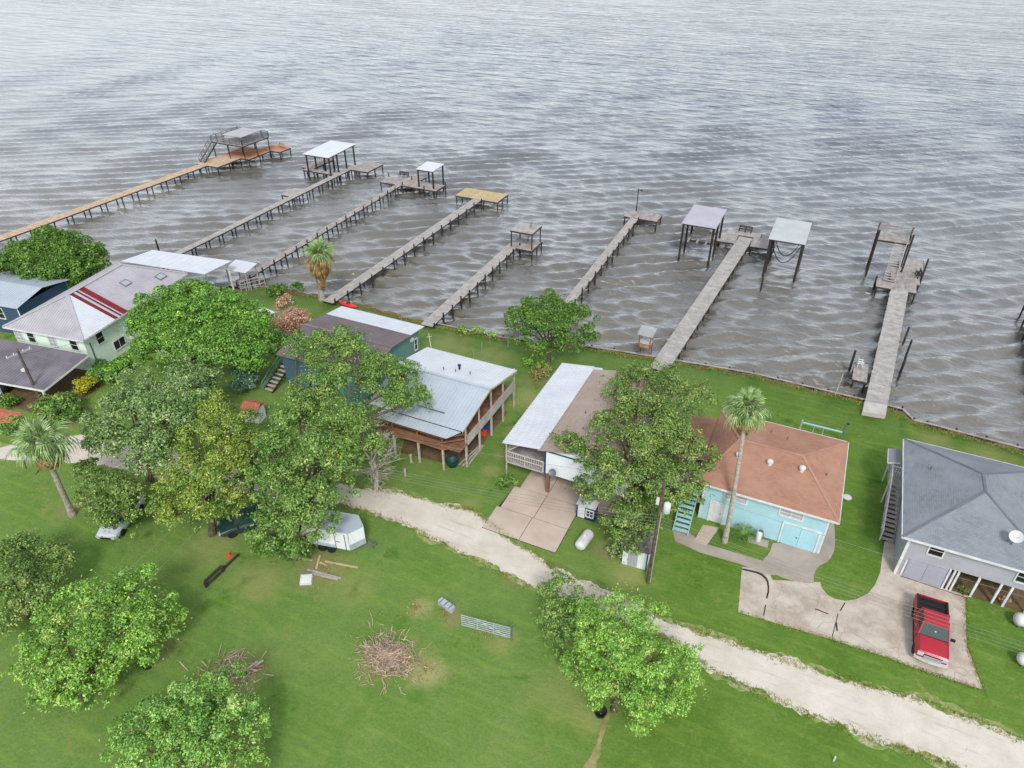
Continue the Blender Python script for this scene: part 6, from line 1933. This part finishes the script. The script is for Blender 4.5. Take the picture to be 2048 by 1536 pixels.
for z in (0.74, 0.84, 0.94):
    MB().box(-0.5, 0.5, 0.01, 0.038, z - 0.02, z + 0.02).build('grille_bar', 'chrome', tk)
bp_ = MB()
bp_.loft([[(x, -0.06 + 0.16 * (x / 0.95) ** 2, 0.42), (x, 0.18 + 0.1 * (x / 0.95) ** 2, 0.42), (x, 0.18 + 0.1 * (x / 0.95) ** 2, 0.64), (x, -0.04 + 0.16 * (x / 0.95) ** 2, 0.62)] for x in (-0.95, -0.8, -0.5, 0, 0.5, 0.8, 0.95)])
bp_.build('bumper', 'chrome', tk)
MB().box(-0.16, 0.16, -0.09, -0.072, 0.46, 0.58).build('licence_plate', 'plastic_white', tk)
MB().box(-0.9, 0.9, 4.93, 5.05, 0.45, 0.62).build('bumper', 'chrome', tk)
MB().box(-0.05, 0.05, 1.66, 1.72, 1.50, 1.56).build('windscreen_sticker', 'plastic_white', tk)
for y in (0.85, 3.95):
    wheel(tk, -0.83, y, side=-1)
    wheel(tk, 0.83, y, side=1)

def car(label, loc, rz, paint, group='cars parked under cover'):
    t = thing('parked_car', label, 'car', loc, rz, group)
    MB().loft([sec(0.0, 0.7, 0.4, 0.62), sec(0.2, 0.82, 0.3, 0.72), sec(1.1, 0.88, 0.26, 0.88), sec(1.3, 0.88, 0.26, 0.9), sec(3.4, 0.88, 0.26, 0.92), sec(4.2, 0.84, 0.3, 0.9), sec(4.4, 0.75, 0.42, 0.8)]).build('body', paint, t)
    MB().loft([[(-0.78, 1.15, 0.88), (0.78, 1.15, 0.88), (0.78, 3.9, 0.9), (-0.78, 3.9, 0.9)], [(-0.62, 1.85, 1.36), (0.62, 1.85, 1.36), (0.62, 3.2, 1.36), (-0.62, 3.2, 1.36)]]).build('cabin_glass', 'glass_car', t)
    MB().loft([[(-0.64, 1.8, 1.35), (0.64, 1.8, 1.35), (0.64, 3.25, 1.35), (-0.64, 3.25, 1.35)], [(-0.5, 1.95, 1.42), (0.5, 1.95, 1.42), (0.5, 3.1, 1.42), (-0.5, 3.1, 1.42)]]).build('roof', paint, t)
    for s_ in (-1, 1):
        MB().box(s_ * 0.6 - 0.14, s_ * 0.6 + 0.14, -0.01, 0.1, 0.5, 0.66).build('headlight', 'headlight', t)
        MB().bar((s_ * 0.79, 1.13, 0.88), (s_ * 0.63, 1.83, 1.37), 0.06).build('pillar', paint, t)
        MB().bar((s_ * 0.79, 3.92, 0.9), (s_ * 0.63, 3.22, 1.37), 0.08).build('pillar', paint, t)
        MB().box(s_ * 0.95 - 0.08, s_ * 0.95 + 0.08, 1.35, 1.45, 0.86, 0.98).build('mirror', 'black_plastic', t)
        for y in (0.85, 3.5):
            wheel(t, s_ * 0.78, y, 0.32, 0.2, s_)
    MB().box(-0.42, 0.42, -0.03, 0.02, 0.42, 0.58).build('grille', 'black_plastic', t)
    return t
car('silver car with its nose showing below the dark grey-green tree', (-43.31, 20.65, 0.00), 20, 'paint_silver')
car('dark green car in the shade between the yellow-green and biggest trees', (-36.28, 24.93, 0.00), -40, 'paint_dark_green')
car('dark teal car parked under the grey carport', (-69.6, 29.6, 0.02), 8, 'paint_dark_green')

# white enclosed trailer with wedge nose
tr_ = thing('cargo_trailer', 'white enclosed cargo trailer with wedge nose under the biggest tree', 'trailer', (-25.7, 27.55, 0), 12)
# local: nose at +x, near side at y = 0
body = [(-4.2, 0), (-0.25, 0), (0.55, 0.95), (-0.25, 1.9), (-4.2, 1.9)]
MB().prism(body, 0.42, 2.15).build('body', 'paint_white', tr_)
MB().prism([(-4.22, -0.02), (-0.24, -0.02), (0.58, 0.95), (-0.24, 1.92), (-4.22, 1.92)], 2.152, 2.2).build('roof', 'pale_metal', tr_)
MB().bar((-0.22, -0.015, 0.72), (0.58, 0.935, 0.72), 0.02, 0.56).build('stone_guard', 'galvanised', tr_)
for x in (-4.18, -0.27):
    MB().box(x - .03, x + .03, -0.025, -0.002, 0.42, 2.14).build('corner_trim', 'galvanised', tr_)
dr_ = MB().box(-1.35, -0.6, -0.03, -0.002, 0.5, 1.95).build('door', 'paint_white', tr_)
for x0, x1, z0, z1 in ((-1.39, -1.352, 0.46, 1.99), (-0.598, -0.56, 0.46, 1.99)):
    MB().box(x0, x1, -0.04, -0.001, z0, z1).build('frame', 'black_plastic', dr_)
MB().box(-1.3, -1.0, -0.055, -0.032, 1.15, 1.2).build('handle', 'black_plastic', dr_)
MB().box(-2.85, -1.4, -0.25, -0.001, 0.72, 0.78).build('fender', 'galvanised', tr_)
for x in (-2.5, -1.78):
    for y, s_ in ((-0.12, -1), (2.0, 1)):
        w_ = wheel(tr_, x, y, 0.32, 0.2, s_, 'plastic_white')
        w_.rotation_euler = (R(90) * -s_, 0, 0)
        for c_ in w_.children:
            c_.rotation_euler = (0, 0, 0) if s_ < 0 else (0, 0, 0)
MB().bar((0.4, 0.6, 0.45), (1.4, 0.95, 0.45), 0.07).build('drawbar', 'steel_grey', tr_)
MB().bar((0.4, 1.3, 0.45), (1.4, 0.95, 0.45), 0.07).build('drawbar', 'steel_grey', tr_)
MB().bar((1.1, 0.95, 0.0), (1.1, 0.95, 0.8), 0.07).build('jack', 'steel_grey', tr_)

# ------------------------------------------------------------------ yard things
def tank(label, loc, rz, L=1.9, r=0.42):
    t = thing('propane_tank', label, 'propane tank', loc, rz, 'white propane tanks')
    prof = [(0.02, -L / 2)]
    for k in range(1, 6):
        a = R(90) * k / 5
        prof.append((r * math.sin(a), -L / 2 + r * 0.7 * (1 - math.cos(a))))
    for k in range(5, 0, -1):
        a = R(90) * k / 5
        prof.append((r * math.sin(a), L / 2 - r * 0.7 * (1 - math.cos(a))))
    prof.append((0.02, L / 2))
    me = MB().lathe(prof, 20).mesh('shell')
    me.materials.append(M['plastic_white'])
    me.polygons.foreach_set('use_smooth', [True] * len(me.polygons))
    inst('shell', me, t, (0, 0, r + 0.15), (0, R(90), 0))
    MB().lathe([(0.14, 0), (0.16, 0.08), (0.1, 0.2)], 12, (0, 0, 2 * r + 0.12)).build('valve_cover', 'plastic_white', t)
    for x in (-L * 0.28, L * 0.28):
        MB().box(x - 0.06, x + 0.06, -0.25, 0.25, 0, 0.22).build('foot', 'steel_grey', t)
    return t
tank('white propane tank lying beside the concrete slabs', (-10.65, 35.66, 0.00), 82)
tank('white propane tank at the right edge by the grey house', (18.6, 41.3, 0), 10, 1.9, 0.45)
tank('white propane tank on the lawn at the right edge below the other', (18.35, 38.0, 0), 12, 1.6, 0.4)

# well pump / softener by the blue house
wpb = thing('water_softener', 'white water tank with grey head on a pad by the blue wall', 'water tank', (1.1, 41.55, 0))
MB().box(-0.7, 0.8, -0.35, 0.35, 0, 0.06).build('pad', 'concrete', wpb)
MB().lathe([(0.2, 0.06), (0.22, 0.15), (0.22, 0.95), (0.14, 1.08)], 14).build('tank', 'plastic_white', wpb, smooth=True)
MB().box(-0.08, 0.22, -0.08, 0.08, 1.08, 1.22).build('valve_head', 'steel_grey', wpb)
MB().bar((0.22, 0, 1.1), (0.4, 0.1, 0.3), 0.05).build('pipe', 'steel_grey', wpb)
# trellis-like swing frame behind the blue house
sf = thing('clothes_frame', 'pale blue bar frame on the lawn behind the sky-blue house', 'frame', (4.1, 56.9, 0), 0)
for x, zt in ((-1.7, 1.3), (1.8, 2.0)):
    MB().box(x - .07, x + .07, -.07, .07, 0, zt).build('post', 'galvanised' if x < 0 else 'steel_grey', sf)
MB().box(-1.63, 1.73, -.05, .05, 1.0, 1.12).build('cross_bar', 'siding_sky_blue', sf)
for x in (-0.6, 0.2):
    MB().box(x - .03, x + .03, -.03, .03, 0, 1.0).build('upright', 'galvanised', sf)
MB().lathe([(0.12, 0), (0.16, 0.06), (0.04, 0.12)], 10, (1.95, 0, 2.0)).build('lamp_head', 'black_plastic', sf)
# round white lid lying on the grass
lid = MB().lathe([(0.34, 0.0), (0.36, 0.06), (0.3, 0.1), (0.04, 0.13)], 20)
tag(lid.build('tank_cover', 'plastic_white', None, (6.94, 49.50, 0.00), True), 'round white cover on the lawn between blue and grey houses', 'cover')
# red kayak on the bank
ky = thing('kayak', 'red kayak lying on the bank right of the shore palm', 'kayak', (-49.3, 59.35, 0.0), -9)
secs = []
for k in range(11):
    x = -1.5 + 0.3 * k
    w = 0.36 * (1 - abs((x) / 1.52) ** 2.4) + 0.01
    rise = 0.12 * (abs(x) / 1.5) ** 2
    secs.append([(x, w * math.cos(a), 0.2 + rise + 0.19 * math.sin(a) * (0.4 + 0.6 * w / 0.36)) for a in [R(36 * j) for j in range(10)]])
MB().loft(secs).build('hull', 'kayak_red', ky, smooth=True)
MB().lathe([(0.24, 0), (0.26, 0.05), (0.2, 0.04), (0.18, -0.06)], 14, (0.1, 0, 0.385)).build('cockpit', 'black_plastic', ky)
MB().lathe([(0.12, 0), (0.12, 0.03)], 12, (-0.8, 0, 0.39)).build('hatch', 'black_plastic', ky)

# field gate
fg = thing('field_gate', 'galvanised tube gate standing alone in the field', 'gate', (-15.56, 25.45, 0.00), 0)
gp, gq = Vector((0, 0, 0)), Vector(((-12.22, 25.90, 0.00)[0] - (-15.56, 25.45, 0.00)[0], (-12.22, 25.90, 0.00)[1] - (-15.56, 25.45, 0.00)[1], 0))
for k in range(6):
    z = 0.15 + k * 0.2
    MB().tube([gp + Vector((0, 0, z)), gq + Vector((0, 0, z))], 0.03, 8).build('bar', 'galvanised', fg)
for t_ in (0, 0.33, 0.66, 1.0):
    c = gp.lerp(gq, t_)
    MB().tube([c + Vector((0, 0, 0.12)), c + Vector((0, 0, 1.18))], 0.028, 8).build('upright', 'galvanised', fg)
MB().tube([gp.lerp(gq, 0.35) + Vector((0, -.03, 1.1)), gp.lerp(gq, 0.95) + Vector((0, -.03, 0.2))], 0.022, 6).build('brace', 'galvanised', fg)
MB().tube([gq + Vector((0.12, 0, -0.1)), gq + Vector((0.12, 0, 1.5))], 0.06, 8).build('post', 'steel_grey', fg)
# grey trough
tg = thing('trough', 'grey ribbed trough lying in the grass left of the field gate', 'trough', (-17.25, 26.36, 0.00), -14)
MB().prism([(-0.6, -0.22), (0.6, -0.22), (0.65, 0), (0.6, 0.22), (-0.6, 0.22), (-0.65, 0)], 0, 0.38).build('tank', 'galvanised', tg)
for x in (-0.4, 0, 0.4):
    MB().box(x - 0.03, x + 0.03, -0.24, 0.24, 0.382, 0.4).build('rib', 'steel_grey', tg)
# brush pile
bpile = thing('brush_pile', 'pile of dry brown branches in the middle of the field', 'brush pile', (-18.69, 21.25, 0.00))
r_ = random.Random(9)
mb = MB()
for k in range(1100):
    a = r_.random() * 6.283
    rr_ = abs(r_.gauss(0, 0.78))
    c = Vector((math.cos(a) * rr_ * 1.3, math.sin(a) * rr_, 0.05 + 0.62 * max(0, 1 - rr_ / 1.9) * r_.random()))
    d = Vector((r_.gauss(0, 1), r_.gauss(0, 1), r_.gauss(0, 0.25))).normalized()
    if r_.random() < 0.25 and rr_ > 0.5:
        d = Vector((math.cos(a), math.sin(a), r_.uniform(0.0, 0.5))).normalized()
    L = r_.uniform(0.25, 0.8) * (1.6 if r_.random() < 0.08 else 1)
    n_ = Vector((-d.y, d.x, r_.gauss(0, 0.4))) * r_.uniform(-0.16, 0.16) * L
    p, q = c - d * L / 2, c + d * L / 2
    pts_ = [p, p.lerp(q, 0.35) + n_, p.lerp(q, 0.7) + n_ * 0.4, q]
    for v_ in pts_:
        v_.z = max(v_.z, 0.01)
    r0_ = r_.uniform(.010, .024)
    mb.tube(pts_, [r0_, r0_ * .9, r0_ * .7, r0_ * .35], 4, False)
    if r_.random() < 0.4:
        e_ = pts_[1] + (d + Vector((r_.gauss(0, .6), r_.gauss(0, .6), r_.uniform(0, .5)))).normalized() * L * 0.4
        e_.z = max(e_.z, 0.01)
        mb.tube([pts_[1], e_], [r0_ * .7, .004], 3, False)
o_ = mb.build('twigs', 'twig', bpile)
o_['kind'] = 'stuff'
bpile.scale = (1.1, 1.1, 1.0)
# debris pile under the lower tree
dp = thing('debris_pile', 'heap of boards and branches behind the light green tree', 'debris pile', (-26.84, 16.40, 0.00))
mb = MB()
for k in range(130):
    a = r_.random() * 6.283
    rr_ = abs(r_.gauss(0, 0.8))
    c = Vector((math.cos(a) * rr_ * 1.4, math.sin(a) * rr_, 0.05 + 0.3 * r_.random()))
    d = Vector((r_.gauss(0, 1), r_.gauss(0, 1), r_.gauss(0, 0.15))).normalized()
    L = r_.uniform(0.4, 1.3)
    p, q = c - d * L / 2, c + d * L / 2
    p.z, q.z = max(p.z, 0.02), max(q.z, 0.02)
    mb.tube([p, q], [.03, .012], 4, False)
mb.build('twigs', 'twig', dp)['kind'] = 'stuff'
for k in range(5):
    a = k * 1.3
    MB().bar((0.5 + 0.2 * math.cos(a), 0.3 + 0.2 * math.sin(a), 0.1 + 0.05 * k), (1.2 + 0.3 * math.sin(a), 0.9 + 0.4 * math.cos(a), 0.3), 0.11, 0.03).build('board', 'terracotta' if k % 2 else 'white_board', dp)

# lumber scattered below the trailer
LUM = [((650,1124), (716,1136), 'long tan plank nearest the trailer wheels'), ((615,1140), (682,1158), 'upper tan plank beside the white box'), ((625,1148), (676,1160), 'lower tan plank beside the white box'), ((640,1125), (650,1150), 'short plank lying crosswise under the big tree'), ((585,1112), (625,1122), 'weathered plank half under the dark bushes'), ((660,1128), (686,1140), 'short weathered plank between the longer ones')]
LUMW = [((-27.28, 26.08, 0.00), (-24.76, 26.63, 0.00)), ((-27.97, 24.93, 0.00), (-25.27, 25.29, 0.00)), ((-27.41, 24.79, 0.00), (-25.41, 25.12, 0.00)), ((-27.97, 26.39, 0.00), (-27.44, 25.28, 0.00)), ((-29.82, 25.53, 0.00), (-28.17, 25.77, 0.00)), ((-27.56, 25.85, 0.00), (-26.86, 25.81, 0.00))]
for (a, b), (_, _, lb) in zip(LUMW, LUM):
    a, b = Vector(a) + Vector((0, 0, 0.06)), Vector(b) + Vector((0, 0, 0.06))
    m_ = (a + b) / 2
    o = MB().bar(tuple(a - m_), tuple(b - m_), 0.14, 0.07).build('plank', rnd.choice(('wood_tan', 'wood_grey_light', 'wood_new')), None, tuple(m_))
    tag(o, lb, 'plank', 'planks scattered below the trailer')
wb = thing('box_lid', 'tilted white box lid on the grass below the trailer', 'box', (-27.39, 24.10, 0.00), 30)
MB().loft([[(-0.42, -0.36, 0.0), (0.42, -0.36, 0.0), (0.42, 0.36, 0.0), (-0.42, 0.36, 0.0)], [(-0.4, -0.34, 0.22), (0.4, -0.34, 0.22), (0.4, 0.34, 0.36), (-0.4, 0.34, 0.36)], [(-0.3, -0.24, 0.26), (0.3, -0.24, 0.26), (0.3, 0.24, 0.40), (-0.3, 0.24, 0.40)]]).build('lid', 'plastic_white', wb)
# old rail / log and cone
lg = thing('broken_fence', 'dark fallen fence rails between the two left trees', 'fence', (-33.54, 21.83, 0.00), 0)
v0, v1 = Vector((-33.45, 20.64, 0.00)), Vector((-33.34, 23.89, 0.00))
vc = Vector((-33.54, 21.83, 0.00))
dv = (v1 - v0)
for k, (s0, s1, off, z) in enumerate(((0.0, 0.5, 0, 0.12), (0.05, 0.55, 0.25, 0.3), (0.55, 1.0, 0.1, 0.12))):
    n_ = Vector((-dv.y, dv.x, 0)).normalized() * off
    MB().bar(tuple(v0 + dv * s0 - vc + n_ + Vector((0, 0, z))), tuple(v0 + dv * s1 - vc + n_ + Vector((0, 0, z))), 0.13, 0.16).build('rail', 'wood_dark', lg)
for t_ in (0.02, 0.5):
    c = v0 + dv * t_ - vc
    MB().box(c.x - .08, c.x + .08, c.y - .08, c.y + .08, 0, 0.5).build('post', 'wood_dark', lg)
cn = thing('marker_cone', 'small orange marker on the grass left of the fallen rails', 'marker', (-34.04, 23.56, 0.00))
MB().lathe([(0.13, 0), (0.11, 0.04), (0.03, 0.45)], 10).build('cone', 'orange', cn)
MB().box(-0.17, 0.17, -0.17, 0.17, 0, 0.03).build('base', 'orange', cn)
bk = MB().lathe([(0.30, 0), (0.38, 0.35), (0.4, 0.36), (0.34, 0.3), (0.26, 0.05)], 16)
tag(bk.build('pot', 'black_plastic', None, (-5.16, 23.49, 0.00), True), 'black pot at the foot of the lime tree', 'pot')
bt = MB().lathe([(0.35, 0), (0.36, 0.3), (0.3, 0.34)], 14)
tag(bt.build('tub', 'black_plastic', None, (-32.19, 14.48, 0.00), True), 'black tub on the grass right of the lower left tree', 'tub')
st_ = MB().tube([(0, 0, -0.1), (0, 0, 0.45)], 0.05, 8)
tag(st_.build('pipe_stub', 'plastic_white', None, (7.68, 26.41, 0.00)), 'short white pipe standing in the lawn at the lower edge', 'pipe')
# stub posts by the stilt house
for (px, lb, h_) in (((-27.40, 38.25, 0.00), 'short pale post in front of the stilt house', 0.9), ((-26.94, 36.56, 0.00), 'pale stub post below the bare tree', 0.8)):
    tag(MB().box(-.07, .07, -.07, .07, -0.1, h_).build('stub_post', 'wood_post', None, px), lb, 'post', 'stub posts near the stilt house')
# wire fence posts on the lawn behind the stilt house
for k, (px, lb) in enumerate((((-30.17, 55.08, 0.00), 'left thin fence post on the lawn behind the stilt house'), ((-30.03, 56.79, 0.00), 'middle thin fence post on the lawn behind the stilt house'), ((-30.04, 58.73, 0.00), 'right thin fence post on the lawn near the shore'), ((-27.94, 58.90, 0.00), 'thin fence post left of the shore tree'))):
    tag(MB().tube([(0, 0, -0.1), (0, 0, 1.25)], 0.045, 6).build('fence_post', 'wood_grey', None, px), lb, 'fence post', 'thin fence posts near the shore')
# brick patch at the left edge
bp2 = thing('brick_paving', None, None, (-65.47, 27.83, 0.00), 10)
struct(bp2)
bm_ = MB().box(-0.19, 0.19, -0.09, 0.09, 0, 0.05).mesh('brick')
bm_.materials.append(M['terracotta'])
for i in range(7):
    for j in range(9):
        inst('brick', bm_, bp2, (-1.5 + i * 0.4 + (0.2 if j % 2 else 0), -0.9 + j * 0.2, rnd.uniform(-0.004, 0.006)), (0, 0, R(rnd.uniform(-1.5, 1.5))))
# garden table under the shore shelter
wt = thing('patio_table', 'white table in the yard left of the flowering shrub', 'table', (-56.19, 53.20, 0.00), -10)
MB().box(-1.0, 1.0, -0.45, 0.45, 0.70, 0.76).build('table_top', 'white_paint', wt)
for x in (-0.9, 0.9):
    for y in (-0.35, 0.35):
        MB().box(x - .04, x + .04, y - .04, y + .04, 0, 0.70).build('leg', 'white_paint', wt)
wc = thing('cooler', 'white cooler on the lawn behind the tan-roofed house', 'cooler', (-17.38, 58.11, 0.00), 10)
MB().box(-0.4, 0.4, -0.25, 0.25, 0.04, 0.5).build('body', 'plastic_white', wc)
MB().box(-0.42, 0.42, -0.27, 0.27, 0.502, 0.6).build('lid', 'plastic_white', wc)

# ------------------------------------------------------------------ utility poles and wires
def upole(label, base, h, arm=True, armrz=0):
    t = thing('utility_pole', label, 'utility pole', base, 0, 'utility poles')
    MB().tube([(0, 0, -0.3), (0, 0, h)], [0.16, 0.11], 10).build('pole', 'bark' , t)
    if arm:
        c, s_ = math.cos(R(armrz)), math.sin(R(armrz))
        MB().bar((-1.1 * c, -1.1 * s_, h - 0.5), (1.1 * c, 1.1 * s_, h - 0.5), 0.1, 0.12).build('cross_arm', 'wood_grey_light', t)
        for k in (-1.0, -0.4, 0.4, 1.0):
            MB().lathe([(0.04, 0), (0.06, 0.08), (0.03, 0.16)], 8, (k * c, k * s_, h - 0.44)).build('insulator', 'plastic_white', t)
    return t
ur = upole('utility pole with white transformer beside the big tree', (-5.3, 34.25, 0), 9.6, False)
MB().lathe([(0.2, 0), (0.24, 0.05), (0.24, 0.75), (0.1, 0.85)], 14, (0.4, 0.1, 7.0)).build('transformer', 'plastic_white', ur, smooth=True)
MB().box(0.1, 0.25, -0.06, 0.06, 7.2, 7.3).build('bracket', 'steel_grey', ur)
MB().box(-0.32, -0.12, -0.1, 0.1, 7.6, 8.1).build('switch_box', 'plastic_white', ur)
MB().tube([(0.14, -0.05, 0.1), (0.13, -0.05, 7.0)], 0.03, 6).build('conduit', 'wood_post', ur)
ul = upole('weathered utility pole with cross-arm in front of the carport', (-64.2, 30.6, 0), 6.2, True, 80)
uh = upole('utility pole hidden among the trees behind the yellow-green tree', (-34.1, 29.5, 0), 7.0, False)
def wirei(label, p, q, sag, r=0.014, mat='wire', group='overhead power lines'):
    p, q = Vector(p), Vector(q)
    pts = []
    for k in range(17):
        t_ = k / 16
        c = p.lerp(q, t_)
        c.z -= sag * 4 * t_ * (1 - t_)
        pts.append(c)
    o = MB().tube([v - p for v in pts], r, 5, False).build('power_line', mat, None, tuple(p))
    return tag(o, label, 'power line', group)
ords = ('lowest', 'second lowest', 'third lowest', 'top')
for k in range(4):
    z = 5.75 + k * 0.28
    wirei('%s of four service wires running left from the transformer pole' % ords[k], (-5.35, 34.2 + 0.02 * k, z), (-34.1, 29.6, 5.6 + k * 0.25), 0.5, 0.009, 'wire_pale')
    wirei('%s of four service wires crossing before the sky-blue and grey houses' % ords[k], (-5.25, 34.2 + 0.02 * k, z), (34.0, 33.4, 6.2 + k * 0.28), 0.8, 0.009, 'wire_pale')
wirei('high wire running left from the transformer pole top', (-5.3, 34.25, 9.5), (-64.2, 30.6, 6.1), 1.0, 0.009, 'wire_pale')
wirei('high wire running right from the transformer pole top', (-5.3, 34.25, 9.5), (34.0, 34.2, 9.6), 0.6, 0.009, 'wire_pale')
wirei('upper wire crossing the lower left tree', (-34.1, 29.5, 6.8), (-33.2, -4.0, 6.2), 0.6, 0.010, 'wire_pale')
wirei('lower wire crossing the lower left tree', (-34.0, 29.5, 5.6), (-31.6, -4.0, 5.0), 0.6, 0.010, 'wire_pale')
wirei('service drop from the carport pole to the mint house', (-64.2, 30.6, 5.6), (-63.9, 37.5, 3.8), 0.2, 0.013, 'wire')
